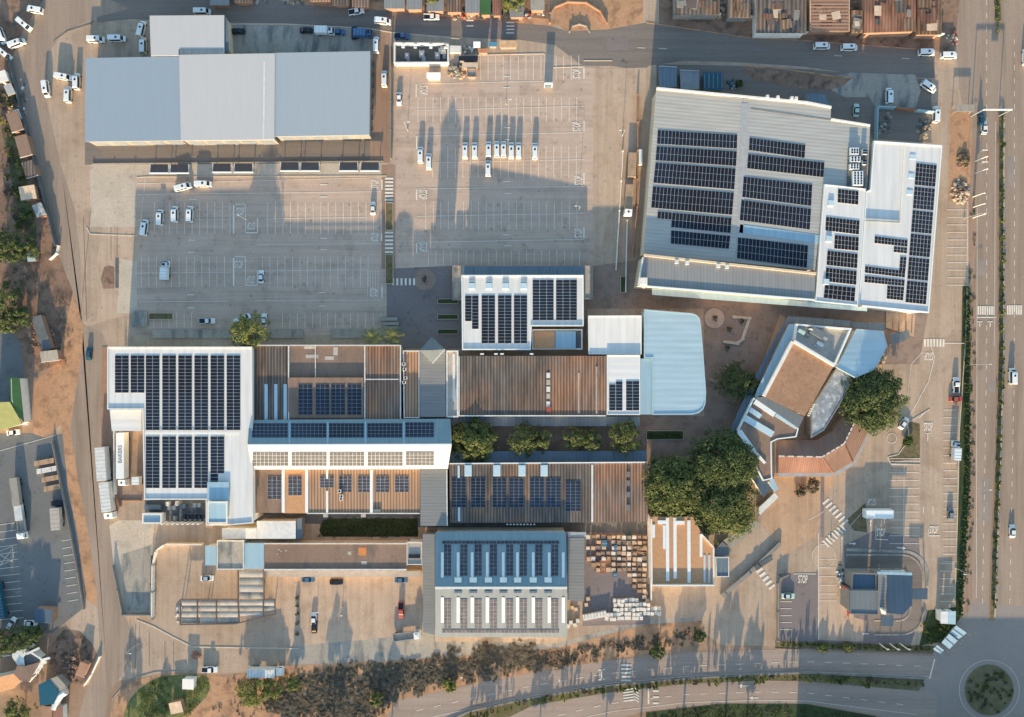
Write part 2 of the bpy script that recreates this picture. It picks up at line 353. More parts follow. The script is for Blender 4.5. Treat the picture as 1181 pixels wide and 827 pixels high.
M['trunk'] = noise_mat('bark', (.12, .09, .065), .2, 1, 4)
M['leaf'] = leaf_mat('broadleaf', (.080, .110, .036), (.26, .27, .09))
M['leafd'] = leaf_mat('dark_broadleaf', (.060, .095, .038), (.19, .215, .075))
M['leafy'] = leaf_mat('yellow_green_leaf', (.14, .17, .05), (.34, .33, .10))
M['leafs'] = leaf_mat('scrub_leaf', (.125, .105, .068), (.24, .19, .12))
M['leafh'] = leaf_mat('hedge_leaf', (.06, .095, .03), (.15, .19, .055))
SOL = (M['alu'], M['pv'])
SOLW = (M['wallw'], M['pv'])
# ------------------------------------------------------------ ground sheets
BIG = [(-2200, -2200), (3400, -2200), (3400, 3000), (-2200, 3000)]
sheet('ground', M['ground'], BIG, 0)
sheet('site_paving', M['yard'], [(60, -30), (1118, -30), (1112, 742), (1060, 748), (830, 744), (800, 720), (640, 744), (480, 752), (330, 760), (300, 776), (200, 776), (100, 790), (70, 700), (60, 300), (40, 200)], 1)
# roads
sheet('cross_road', M['roadh'], [(104, -40), (240, -30), (330, 3), (400, 9), (455, 12), (530, 20), (625, 27), (655, 36), (700, 34), (745, 26), (860, 42), (930, 46), (1060, 56), (1078, 58), (1078, 90), (1000, 88), (930, 77), (850, 72), (790, 70), (748, 76), (742, 82), (706, 76), (672, 76), (640, 52), (600, 46), (530, 43), (455, 37), (425, 32), (330, 27), (240, 26), (150, 22), (112, 26)], 2)
sheet('service_yard', M['cgrey'], [(262, 28), (425, 33), (425, 60), (262, 62)], 3)
sheet('west_road', M['road'], [(104, -10), (150, 10), (110, 20), (72, 38), (56, 62), (52, 110), (70, 190), (86, 240), (93, 300), (93, 372), (118, 384), (124, 400), (122, 470), (118, 520), (126, 600), (132, 660), (143, 706), (152, 730), (165, 745), (125, 800), (118, 860), (82, 860), (98, 800), (115, 756), (112, 685), (101, 611), (88, 540), (81, 494), (95, 402), (95, 372), (84, 337), (66, 290), (48, 208), (28, 130), (13, 68), (30, 30), (55, -10)], 2)
sheet('west_dirt_verge', M['dirt'], [(96, 375), (84, 337), (70, 330), (64, 380), (62, 420), (40, 440), (38, 500), (52, 505), (70, 490), (78, 560), (90, 620), (98, 690), (112, 700), (112, 685), (101, 611), (88, 540), (81, 494), (95, 402)], 3)
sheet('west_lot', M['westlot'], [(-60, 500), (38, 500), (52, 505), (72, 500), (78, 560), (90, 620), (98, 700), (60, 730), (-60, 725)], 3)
sheet('shack_yard', M['dirt_dark'], [(-60, -40), (55, -40), (55, -8), (28, 32), (13, 68), (28, 130), (48, 208), (66, 290), (84, 337), (66, 420), (20, 440), (-60, 440)], 3)
sheet('rough_grass', M['grass'], [(2, 150), (14, 140), (30, 205), (42, 262), (40, 300), (24, 262), (14, 210)], 4)
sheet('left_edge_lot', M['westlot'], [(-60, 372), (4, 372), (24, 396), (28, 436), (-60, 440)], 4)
sheet('highway', M['road'], [(1120, -60), (1240, -60), (1240, 900), (1100, 900), (1060, 860), (1060, 752), (1085, 745), (1100, 725), (1121, 690), (1122, 420), (1124, 200), (1106, 100), (1100, 0)], 2)
sheet('roundabout_road', M['rbt'], [(1085, 745), (1104, 722), (1122, 694), (1181, 700), (1240, 700), (1240, 900), (1080, 900), (1066, 790), (1072, 755)], 3)
sheet('highway_verge', M['pink'], [(1117, 160), (1126, 160), (1126, 400), (1124, 560), (1120, 700), (1112, 712), (1116, 560), (1118, 400)], 3)
sheet('orange_verge', M['dirt'], [(1096, 128), (1121, 128), (1121, 160), (1118, 232), (1094, 232)], 3)
sheet('north_dirt', M['dirt'], [(635, -20), (742, -20), (742, 26), (700, 34), (655, 36), (640, 28)], 3)
sheet('kerbside_dirt', M['dirt'], [(330, -6), (455, 4), (530, 13), (640, 22), (640, 30), (530, 21), (455, 13), (330, 4)], 3)
sheet('market_dirt', M['dirt_dark'], [(760, -30), (1110, -30), (1100, 62), (1060, 56), (930, 46), (860, 42), (760, 28)], 3)
sheet('market_dirt_north', M['dirt_dark'], [(240, -50), (635, -50), (635, 22), (530, 13), (455, 4), (330, -6), (240, -20)], 3)
for q in [[(1133, 552), (1141, 552), (1140, 602), (1132, 602)], [(1128, 300), (1136, 300), (1136, 318), (1128, 318)], [(1162, 180), (1170, 182), (1170, 214), (1163, 214)], [(1140, 440), (1147, 440), (1147, 452), (1140, 452)]]: sheet('road_patch', M['rbt'], q, 4)
for q in [[(560, 20), (580, 22), (580, 40), (560, 38)], [(700, 44), (724, 44), (724, 58), (700, 58)], [(860, 50), (884, 52), (884, 60), (860, 58)]]: sheet('road_patch', M['lotdark'], q, 4)
# parking and pavings
sheet('west_parking_lot', M['lot'], [(158, 204), (446, 204), (446, 386), (152, 386)], 4)
sheet('canopy_pavement', M['concrete'], [(104, 188), (446, 186), (446, 203), (168, 204), (168, 262), (104, 262)], 3)
sheet('pale_slab', M['concrete'], [(107, 192), (140, 192), (140, 262), (103, 262)], 5)
sheet('north_parking_lot', M['lot'], [(453, 78), (470, 78), (480, 62), (636, 62), (676, 76), (690, 80), (690, 308), (453, 310)], 4)
sheet('service_lane', M['pink'], [(430, 34), (450, 34), (450, 188), (427, 188), (427, 156), (430, 60)], 3)
sheet('loading_apron', M['roadh'], [(98, 163), (427, 156), (427, 188), (98, 190)], 3)
sheet('walkway', M['paver'], [(684, 80), (745, 78), (740, 200), (700, 250), (690, 310), (684, 310)], 5)
sheet('plaza', M['plaza'], [(674, 308), (735, 300), (738, 332), (930, 348), (1070, 362), (1060, 420), (980, 420), (900, 362), (860, 470), (835, 520), (745, 532), (519, 532), (519, 480), (700, 478), (812, 480), (812, 356), (678, 356), (674, 402)], 5)
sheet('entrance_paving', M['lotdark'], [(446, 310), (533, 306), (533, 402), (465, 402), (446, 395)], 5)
sheet('west_kerb_paving', M['paver'], [(118, 262), (168, 262), (160, 300), (152, 362), (100, 376), (96, 372), (112, 360), (122, 330), (112, 300)], 4)
sheet('brown_dirt_patch', M['dirt_dark'], [(120, 308), (126, 306), (132, 308), (132, 333), (119, 333), (116, 322)], 6)
sheet('dark_drain_strip', M['deckd'], [(133, 297), (137, 297), (137, 332), (133, 332)], 7)
sheet('pale_ramp', M['concrete'], [(138, 298), (158, 302), (158, 360), (134, 362), (137, 333)], 5)
sheet('long_dirt_walk', M['pink'], [(440, 190), (456, 190), (456, 310), (440, 310)], 5)
sheet('service_court', M['concrete'], [(137, 600), (178, 600), (176, 706), (144, 707), (132, 660), (126, 606)], 4)
sheet('stained_slab', M['cgrey'], [(139, 640), (175, 628), (175, 704), (144, 704)], 5)
sheet('rear_lane', M['cgrey'], [(340, 735), (500, 716), (502, 740), (640, 742), (745, 715), (800, 712), (800, 724), (640, 750), (480, 760), (330, 768)], 4)
sheet('yard_paving', M['paver'], [(304, 665), (487, 665), (487, 730), (420, 738), (340, 745), (318, 720), (318, 690)], 4)
sheet('embankment', M['dirt'], [(260, 780), (330, 768), (480, 760), (640, 748), (745, 720), (810, 716), (812, 742), (700, 762), (614, 778), (540, 790), (460, 808), (430, 850), (230, 850)], 5)
sheet('south_dirt_strip', M['dirt'], [(120, 850), (132, 806), (150, 786), (190, 776), (260, 780), (235, 850)], 5)
sheet('corner_lawn', M['lawn2'], [(140, 850), (143, 822), (150, 806), (160, 795), (172, 786), (188, 779), (232, 778), (240, 782), (243, 792), (238, 804), (226, 816), (206, 830), (196, 850)], 6)
sheet('rough_ground', M['dirt_dark'], [(56, 748), (74, 726), (92, 728), (106, 742), (112, 756), (104, 772), (94, 790), (74, 786), (56, 770)], 6)
sheet('rear_yard', M['roadh'], [(757, 74), (860, 76), (930, 80), (1074, 92), (1074, 165), (1006, 160), (1000, 142), (757, 104)], 4)
sheet('rear_yard_concrete', M['cgrey'], [(938, 92), (980, 84), (1055, 86), (1062, 104), (1056, 124), (1012, 126), (1002, 112), (974, 112)], 5)
sheet('rear_yard_soil', M['dirt_dark'], [(856, 78), (982, 90), (974, 98), (958, 104), (920, 102), (870, 92)], 5)
sheet('south_road_upper', M['roadlow'], [(436, 840), (460, 808), (542, 790), (614, 776), (699, 762), (800, 752), (930, 748), (1080, 755), (1085, 785), (930, 777), (880, 779), (790, 784), (699, 792), (614, 806), (542, 822), (480, 850)], 6)
sheet('south_road_lower', M['roadlow'], [(540, 850), (614, 814), (700, 799), (790, 789), (880, 785), (930, 786), (1060, 797), (1080, 800), (1080, 850), (1010, 824), (930, 811), (830, 811), (745, 820), (640, 850)], 6)
sheet('south_median', M['islandg'], [(480, 850), (542, 822), (614, 806), (699, 792), (790, 784), (880, 779), (930, 777), (1066, 784), (1060, 797), (930, 786), (880, 785), (790, 789), (700, 799), (614, 814), (540, 850)], 7)
sheet('south_verge', M['lawn'], [(740, 900), (745, 822), (830, 812), (930, 812), (1010, 826), (1060, 900)], 7)
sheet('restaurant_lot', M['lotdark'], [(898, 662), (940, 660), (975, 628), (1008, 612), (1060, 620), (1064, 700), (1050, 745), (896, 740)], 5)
sheet('pale_forecourt', M['paver'], [(944, 625), (972, 610), (975, 670), (985, 712), (1000, 716), (995, 740), (944, 738)], 6)
def arcpts(cx, cy, r, a0, a1, n=8): return [(cx + r * math.cos(math.radians(a0 + (a1 - a0) * i / n)), cy + r * math.sin(math.radians(a0 + (a1 - a0) * i / n))) for i in range(n + 1)]
LANE_O = [(976, 640)] + arcpts(1040, 664, 24, -90, 0) + arcpts(1040, 708, 24, 0, 90) + [(1008, 732)]
LANE_I = [(978, 656)] + arcpts(1036, 670, 14, -90, 0) + arcpts(1036, 702, 14, 0, 90) + [(1008, 716)]
sheet('drive_lane', M['roadh'], LANE_O + LANE_I[::-1], 7)
sheet('hotel_forecourt', M['fore'], [(893, 548), (962, 548), (940, 620), (905, 640), (880, 605)], 6)
sheet('verge_bed', M['lawn'], [(1070, 704), (1104, 700), (1108, 712), (1086, 740), (1060, 745)], 6)
sheet('roadside_verge', M['soil'], [(894, 739), (1078, 745), (1076, 754), (930, 748), (894, 748)], 6)
def flat_tri(name, pts, mat, l): return sheet(name, mat, pts, l)
flat_tri('grass_island', [(1044, 500), (1049, 486), (1061, 489), (1061, 528), (1026, 534), (1024, 527), (1036, 524), (1040, 515)], M['soil'], 7)
flat_tri('grass_triangle', [(976, 600), (998, 580), (1000, 614), (985, 612)], M['soil'], 7)
M['lawnd'] = noise_mat('shade_dark_lawn', A(52, 62, 40), .3, .15, 1.8, bump=.5)  # lawn green darkened to carry the shade beside the hall
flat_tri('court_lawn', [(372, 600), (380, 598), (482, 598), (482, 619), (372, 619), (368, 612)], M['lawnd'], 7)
flat_tri('lane_shade', [(288, 590), (750, 598), (750, 616), (288, 602)], M['deckd'], 6)  # dark sheet painted in for the shade between the halls
flat_tri('court_soil', [(519, 490), (700, 490), (700, 522), (519, 522)], M['plaza'], 6)
flat_tri('hedge_soil', [(1110, 330), (1118, 330), (1118, 560), (1108, 712), (1100, 712), (1106, 560)], M['lawn'], 6)
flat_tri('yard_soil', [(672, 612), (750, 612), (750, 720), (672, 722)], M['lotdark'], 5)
# roundabout
def disc(name, mat, cx, cy, r, l, n=40, r2=None):
    if r2 is None: return sheet(name, mat, [(cx + r * math.cos(i * 2 * math.pi / n), cy + r * math.sin(i * 2 * math.pi / n)) for i in range(n)], l)
    z = .086; m = MB()
    for i in range(n):
        t, u = i * 2 * math.pi / n, (i + 1) * 2 * math.pi / n
        m.quad(*[P(cx + q * math.cos(w), cy + q * math.sin(w), z) for q, w in ((r2, t), (r2, u), (r, u), (r, t))])
    o = m.build(name, mat); o['kind'] = 'structure'; return o
disc('roundabout_apron', M['rbt'], 1141, 796, 34, 7)
disc('roundabout_line', M['faint_paint'], 1141, 796, 35, 8, 48, 34.4)
m = MB(); m.slab(ccw([P(1141 + 28 * math.cos(i * math.pi / 20), 796 + 29 * math.sin(i * math.pi / 20), .16) for i in range(40)]), bottom=0)
o = m.build('roundabout_island', M['islandg']); o['kind'] = 'structure'
disc('tree_pit_ring', M['plaza'], 490, 322, 13, 6)
disc('tree_pit_kerb', M['lotdark'], 490, 322, 13.6, 7, 32, 12.6)
disc('tree_pit_ring', M['lot'], 824, 367, 12, 6)
disc('tree_pit_kerb', M['lotdark'], 824, 367, 12.4, 7, 32, 11.6)
disc('painted_circle', M['faint_paint'], 1028.5, 505.5, 6, 6, 28, 5.2)
disc('forecourt_circle', M['paver'], 950, 641, 13, 7)
disc('forecourt_ring', M['faint_paint'], 950, 641, 13.6, 8, 32, 12.9)
flush_sheets()
# medians and kerbs (real steps)
def kerb(name, pts, w=.3, h=.12, mat=None):
    m = MB()
    for a, b in zip(pts, pts[1:]): m.bar(P(*a, .0), P(*b, .0), w, h)
    o = m.build(name, mat or M['kerb']); o['kind'] = 'structure'; return o
med = [(1153, -40), (1154, 60), (1155, 130), (1154, 250), (1154, 400), (1151, 520), (1147, 620), (1144, 715)]
m = MB()
for (x0, y0), (x1, y1) in zip(med[3:], med[4:]): m.bar(P(x0, y0, 0), P(x1, y1, 0), 1.7, .14)
m.bar(P(1154, 130, 0), P(1154, 250, 0), 1.7, .14); m.bar(P(1151, 24, 0), P(1149, -40, 0), 1.9, .14)
o = m.build('highway_median', M['soil']); o['kind'] = 'structure'
kerb('median_kerb', [(1151, 130), (1151, 400), (1148, 520), (1144, 620), (1141, 712)], .3, .15, M['pink'])
kerb('median_kerb', [(1157.6, 130), (1157.2, 400), (1154, 520), (1150.4, 620), (1147, 712)], .3, .15)
kerb('road_kerb', [(264, 28), (330, 28), (425, 33), (455, 38), (530, 45)])
kerb('road_kerb', [(62, 48), (78, 36), (104, 28), (108, 24)], .3, .12, M['roadh'])
kerb('road_kerb', [(745, 26), (860, 43), (930, 47), (1060, 57)], .3, .12, M['dirt'])
kerb('road_kerb', [(856, 76), (900, 79), (960, 88), (984, 90)], .5, .12, M['dirt'])
kerb('lot_kerb', [(545, 63.5), (628, 62)], .25)
kerb('lot_kerb', [(628, 62), (628, 98)], .25); kerb('lot_kerb', [(637, 78), (673, 77)], .25); kerb('lot_kerb', [(673, 70), (706, 70)], .25)
kerb('yard_kerb', [(158, 715), (176, 722), (200, 735), (222, 746), (345, 748)], .35)
kerb('corner_kerb', [(129, 830), (130, 806), (142, 792), (158, 781), (180, 775), (225, 774)], .3, .12, M['cgrey'])
kerb('median_edge', [(480, 848), (542, 820), (614, 804.5), (699, 790.5), (790, 782.5), (880, 777.5), (930, 775.5), (1066, 782)], .5, .35, M['wallg'])
kerb('verge_kerb', [(894, 748), (1076, 756)], .3, .12, M['pink'])
kerb('lot_kerb', [(158, 205), (168, 204), (446, 203)], .3); kerb('lot_kerb', [(100, 262), (104, 270), (158, 272), (162, 262), (168, 205)], .3)
kerb('bay_kerb', [(1116, 232), (1116, 330), (1113, 400), (1106, 500), (1104, 600), (1101, 700)], .3)
kerb('lane_kerb', LANE_O, .5, .12, M['cgrey'])
kerb('lane_kerb', LANE_I, .5, .12, M['cgrey'])
kerb('lane_kerb', [(976, 634), (1040, 636)] + arcpts(1042, 664, 28, -85, 0) + [(1070, 676)], .9, .1, M['cgrey'])
kerb('lane_kerb', [(896, 740), (896, 668), (898, 664)], .3)
kerb('island_kerb', [(1024, 527), (1036, 524), (1044, 513), (1048, 498), (1046, 488), (1072, 472)], .3)
kerb('island_kerb', [(1024, 527), (1027, 535), (1061, 536)], .3)
kerb('island_kerb', [(972, 616), (1006, 578)], .3, .12, M['cgrey'])
kerb('paved_path', [(948.5, 550), (948.5, 620)], 1.2, .06, M['lotdark'])
# ------------------------------------------------------------ painted marks
mk = MB()
def line(a, b, w=.16, lvl=0, mb=None):
    mb = mb or mk; z = .096 if mb is mk else .091; p, q = P(*a, z), P(*b, z); d = (q - p).normalized(); n = Vector((-d.y, d.x, 0)) * w / 2
    mb.quad(p - n, q - n, q + n, p + n)
def bays(x0, x1, y0, y1, dx=8.72, w=.16, skip=()):
    n = int((x1 - x0) / dx + .01)
    for i in range(n + 1):
        x = x0 + i * dx
        if any(a <= x <= b for a, b in skip): continue
        line((x, y0), (x, y1), w)
def baysv(y0, y1, x0, x1, dy=8.72, w=.16, dx=0):
    n = int((y1 - y0) / dy + .01)
    for i in range(n + 1): line((x0 + dx * i, y0 + i * dy), (x1 + dx * i, y0 + i * dy), w)
# west lot
sk = [(266, 306)]
bays(178, 440, 233, 270, skip=[(268, 302)]); line((160, 253.5), (264, 253.5), .14); line((307, 252.5), (424, 250.5), .14)
bays(163, 428, 296, 331, skip=[(262, 302)]); line((156, 315), (266, 314), .14); line((306, 312.5), (425, 311), .14)
bays(160, 444, 361, 378, skip=[(228, 322)])
line((158, 212), (440, 205), .14); line((158, 224.5), (440, 221), .14); line((297, 282), (440, 281), .14); line((160, 348), (263, 347.5), .14); line((295, 346.5), (440, 346), .14)
for x, y in [(222, 230), (373.5, 213), (373.5, 227), (373, 275), (373, 288), (221, 277), (221, 291), (371.5, 337.5), (371.5, 353), (220, 340), (220, 355)]: line((x - 4, y), (x + 4, y), .3)
for x0, y0 in [(270, 235.5), (270, 296)]:
    line((x0 + 1, y0), (x0 + 13, y0), .25); line((x0 + 13, y0), (x0 + 13, y0 + 32), .22); line((x0 + 13, y0 + 33), (x0 + 27, y0 + 33), .35)
    line((x0 - .5, y0 + 1), (x0 - .5, y0 + 34), .5); line((x0 + 27, y0 + 16), (x0 + 27, y0 + 33), .3)
line((440.5, 207), (440.5, 219), .4); line((440, 268), (440, 278), .4); line((440.5, 331), (440.5, 344), .4)
for q in range(5): line((424 + q * 3, 312), (424 + q * 3, 342), .12)
# north lot
bays(545.5, 672, 64, 92, skip=[(626, 638)]); line((480, 97), (636, 93.5), .14); line((480, 97), (480, 112), .35)
bays(482, 673, 112, 141); line((482, 127.5), (673, 122.5), .14)
bays(499, 673, 168, 205); line((498, 188), (673, 184), .14); line((480, 157), (673, 153), .14)
bays(491, 673, 232, 265); line((481, 249.5), (673, 246), .14); line((481, 218), (673, 215), .16); line((480.5, 218), (480.5, 231), .4)
bays(494, 673, 289, 306); line((481, 279.5), (673, 276), .16); line((480.5, 280), (480.5, 292), .4); line((480.5, 157), (480.5, 172), .4)
for y in (85, 146, 206, 269): line((673.5, y - 7), (673.5, y + 6), .4)
for x, y in [(584.5, 88), (584.5, 101), (585, 147), (585, 161), (585, 209.5), (585.5, 223), (584.5, 271), (586, 283.5)]: line((x - 4, y), (x + 4, y), .3)
for y in (158, 170, 200): line((640, y), (640, y + 5), .12)
# crosswalks
def zebra(x0, y0, x1, y1, n, along, w=.62):
    for i in range(n):
        t = (i + .5) / n
        if along == 'y': y = y0 + (y1 - y0) * t; line((x0, y), (x1, y), w)
        else: x = x0 + (x1 - x0) * t; line((x, y0), (x, y1), w)
zebra(444, 204, 453.5, 232.5, 7, 'y'); zebra(444, 266, 453.5, 293, 6, 'y'); zebra(451, 321, 480, 329, 6, 'x')
zebra(1065, 391, 1090, 400, 7, 'x'); zebra(1127, 353, 1148, 363, 8, 'x', .5); zebra(1161, 352, 1179, 363, 7, 'x', .5)
for i in range(7):
    t = i / 6; line((952 + 22 * t - 3, 579 + 24 * t + 2.5), (952 + 22 * t + 4, 579 + 24 * t - 3.5), .65)
    line((953 + 20 * t - 4, 627 - 18 * t - 3.5), (953 + 20 * t + 3, 627 - 18 * t + 3.5), .6)
for i in range(6):
    t = i / 5; line((872 + 18 * t - 3, 653 + 24 * t + 2.5), (872 + 18 * t + 3.5, 653 + 24 * t - 2.5), .8)
zebra(716, 765, 728, 787, 5, 'y', .55)
for i in range(5): line((719, 796 + i * 3.2), (732, 794 + i * 3.2), .4); line((731, 793 + i * 3.2), (737, 797 + i * 3.2), .4)
line((748, 794), (748, 812), .5)
for y in (797, 804, 811): line((753, y), (760, y), .5)
zebra(538, 8, 546, 33, 4, 'y', .5); zebra(584, 24, 593, 40, 4, 'y', .4)
# right hand bays
baysv(242, 333, 1092, 1115, 8.7, .16); line((1116, 232), (1114, 395), .12); line((1090, 396), (1113, 396), .25)
baysv(473, 648, 1088, 1104, 8.75, .16, -.02); baysv(650, 694, 1084, 1100, 8.75, .16)
baysv(536, 627, 1026, 1060, 9.1, .16); line((1042.8, 535), (1042, 627), .16); line((1026, 532), (1061, 532), .16); line((1026, 529), (1061, 529), .16)
line((1071, 610), (1071, 617), .16); line((1071, 618), (1084, 618), .3); line((1076, 584), (1076, 592), .2); line((1065, 584), (1065, 592), .2)
line((1010, 622), (1024, 622.5), .25); line((1010, 606), (1010, 622), .15)
line((1074, 400), (1078, 412), .2); line((1078, 412), (1071, 440), .2); line((1071, 440), (1050, 478), .2); line((1051, 420), (1064, 406), .15); line((1051, 420), (1045, 470), .1)
line((1071, 472), (1060, 482), .25); line((1068, 500), (1072, 500), .3); line((1070, 500), (1070, 509), .25)
# restaurant lot bays
baysv(694, 732, 900, 913, 8, .16); line((915, 662), (941, 662), .2); line((944, 615), (944, 738), .2)
for y in (645, 655, 665, 675, 685, 693): line((945, y), (965, y), .15)
line((933, 600), (950, 590), .15)
for k in range(12):
    if k > 8: continue
    x = 71 + k * .9; y = 624 + k * 8.7; line((x, y), (x + 12, y - 2), .14)
for k in range(14): line((-4, 606 + k * 8.4), (17 + k * .8, 603 + k * 8.4), .14)
for a_, b_ in [((0, 636), (14, 630)), ((0, 652), (14, 646)), ((14, 630), (16, 646)), ((0, 640), (15, 648)), ((0, 652), (15, 632)), ((0, 520), (64, 502))]: line(a_, b_, .14)
# arrows as painted plates
def arrow(x, y, ang, s=3.2):
    c, sn = math.cos(ang), math.sin(ang)
    def T(u, v): return (x + (u * c - v * sn) * s, y + (u * sn + v * c) * s)
    line(T(-1.2, 0), T(.6, 0), .3); z = .1; mk.quad(P(*T(.5, -.55), z), P(*T(.5, .55), z), P(*T(1.4, 0), z))
arrow(983, 627, 0); arrow(1039, 632, .1, 4); arrow(998, 731, math.pi); arrow(858, 791, math.pi, 5); arrow(870, 805, math.pi, 4); arrow(1004, 603, -1.57, 3); arrow(1020, 601, -1.57, 3)
# highway
for i in range(60):
    y = -30 + i * 15
    if y < 705: line((1138 - max(0, y - 420) * .018, y), (1138 - max(0, y + 6 - 420) * .018, y + 6), .15)
    if 30 < y < 700: line((1170 - max(0, y - 420) * .02, y), (1170 - max(0, y + 6 - 420) * .02, y + 6), .15)
line((1127, 240), (1126, 690), .12); line((1148, 140), (1147, 400), .12)
for x in (1130, 1142): line((x - 3, 371), (x + 3, 371), .3); line((x, 371), (x, 377), .3)
line((1127, 366), (1149, 366), .35)
for i in range(22):
    x = 480 + i * 28; y = 806 - 55 * (1 - ((1085 - x) / 605.0) ** 2) - 0 if x < 1085 else 770
    yy = {0: 0}.get(0)
def ypoly(pts, x):
    for (a, b), (c, d) in zip(pts, pts[1:]):
        if a <= x <= c: return b + (d - b) * (x - a) / (c - a)
    return pts[-1][1]
U = [(470, 822), (542, 806), (614, 791), (699, 777), (800, 768), (930, 763), (1080, 769)]
Lw = [(600, 838), (640, 826), (700, 812), (790, 801), (880, 798), (930, 799), (1060, 815)]
for i in range(30):
    x = 480 + i * 20.5
    if x < 1060: line((x, ypoly(U, x)), (x + 8, ypoly(U, x + 8)), .16)
    if 620 < x < 1050: line((x, ypoly(Lw, x)), (x + 8, ypoly(Lw, x + 8)), .16)
    if x < 1056:
        line((x, ypoly(U, x) + 11.5), (x + 20.5, ypoly(U, x + 20.5) + 11.5), .1)
        if x > 640: line((x, ypoly(Lw, x) + 9.5), (min(x + 20.5, 1058), ypoly(Lw, min(x + 20.5, 1058)) + 9.5), .12)
line((1072, 783), (1078, 760), .4)
for a, b in [((531, 774), (538, 772)), ((531, 782), (539, 780))]: line(a, b, .4)
for y in (773, 784): line((690, y), (698, y - 1), .35)
line((694, 772), (694, 784), .35)
for x in (246, 735, 760, 962, 1040): line((x, 9 if x < 300 else 55 + (x - 735) * .04), (x + 9, 9 if x < 300 else 55.5 + (x - 735) * .04), .16)
o = mk.build('painted_lines', M['white_paint']); o['kind'] = 'structure'
# tyre seams and old joints on the west side
mk2 = MB()
for a, b in [((128, 262), (128, 300)), ((135, 262), (135, 300)), ((150, 715), (150, 770)), ((156, 720), (156, 772)), ((172, 730), (172, 768)), ((190, 740), (190, 772)), ((200, 740), (200, 772)), ((105, 240), (92, 372)), ((96, 250), (100, 372))]: line(a, b, .14, 0, mk2)
o = mk2.build('pavement_joints', M['roadh']); o['kind'] = 'structure'
def text_mesh(s, mat, name, loc, rz, w, h, parent=None, tilt=None):
    cu = bpy.data.curves.new(name, 'FONT'); cu.body = s; cu.align_x = 'CENTER'; cu.align_y = 'CENTER'; cu.offset = .02
    t = bpy.data.objects.new(name, cu); COL.objects.link(t); bpy.context.view_layer.update()
    dg = bpy.context.evaluated_depsgraph_get(); me = bpy.data.meshes.new_from_object(t.evaluated_get(dg)); bpy.data.objects.remove(t)
    xs = [v.co.x for v in me.vertices]; ys = [v.co.y for v in me.vertices]
    sx = w / (max(xs) - min(xs)); sy = h / (max(ys) - min(ys)); cx = (max(xs) + min(xs)) / 2; cy = (max(ys) + min(ys)) / 2
    me.transform(Matrix.Diagonal((sx, sy, 1, 1)) @ Matrix.Translation((-cx, -cy, 0)))
    me.name = name; me.materials.clear(); me.materials.append(mat)
    o = bpy.data.objects.new(name, me); COL.objects.link(o); o.location = loc; o.rotation_euler = (0, 0, rz)
    if parent: o.parent = parent
    else: o['kind'] = 'structure'
    return o
pi = math.pi
for x, y, r, w, h in [(277, 244, 0, 2.6, 2.4), (289.5, 260.5, pi, 2.6, 2.4), (275.5, 305, 0, 2.6, 2.4), (289, 322.5, pi, 2.6, 2.4),
                      (432, 212, pi / 2, 2.8, 2.4), (432, 274, -pi / 2, 2.8, 2.4), (431, 337, pi / 2, 2.8, 2.4),
                      (489, 104, -pi / 2, 3, 2.6), (665, 85, pi / 2, 3, 2.6), (665, 146, pi / 2, 3, 2.6), (667, 208, pi / 2, 3, 2.6), (667, 269, pi / 2, 3, 2.6), (488, 224.5, -pi / 2, 3, 2.6), (488.5, 285.5, -pi / 2, 3, 2.6),
                      (1071, 411, pi, 2.8, 2.6), (1070.5, 492, 0, 2.8, 2.6), (1005, 579, pi, 2.8, 2.2), (1016, 614, 0, 2.8, 2.6), (1077, 611, 0, 2.8, 2.4), (926, 668, 0, 3, 2.6)]:
    text_mesh('STOP', M['white_paint'], 'painted_lettering', P(x, y, .104), r, w, h)
# ------------------------------------------------------------ buildings
def B(name, label, cat, px, py, group=None): return thing(name, label, cat, P(px, py), group)
def openings(par, a, b, h, n, kind='window', w=1.4, hh=1.2, z=1.2, out=.32, depth=.12, mat=None):
    """n openings let into a wall running from a to b (roof-edge photo points at height h), set on the wall face"""
    pa, pb = P(*a, h), P(*b, h); d = (pb - pa); d.z = 0; L_ = d.length; d.normalize(); nrm = Vector((d.y, -d.x, 0))
    for i in range(n):
        c = pa + d * L_ * (i + .5) / n; m = MB()
        c = c - nrm * (.35 - depth * .5 - .02)
        m.box((c.x, c.y, z), (w, depth, hh), math.atan2(d.y, d.x)); o = m.build(kind, mat or (M['glass'] if kind == 'window' else M['metal']), par)
        if kind == 'window' and i % 1 == 0:
            m = MB(); m.box((c.x + nrm.x * .06, c.y + nrm.y * .06, z - .1), (w + .2, .16, .09), math.atan2(d.y, d.x)); m.build('sill', M['offwhite'], o)
def ac(par, cx, cy, h, s=(1.1, .9, .9)):
    z = fh(h)(cx, cy); m = MB(); p = P(cx, cy, z + .02); m.box(p, s); m.cm = 1; m.cyl((p.x, p.y, p.z + s[2]), (p.x, p.y, p.z + s[2] + .06), min(s[:2]) * .36, n=12)
    return m.build('air_conditioner', (M['offwhite'], M['black']), par)
def gable_wall(par, px, h, wallmat): pass

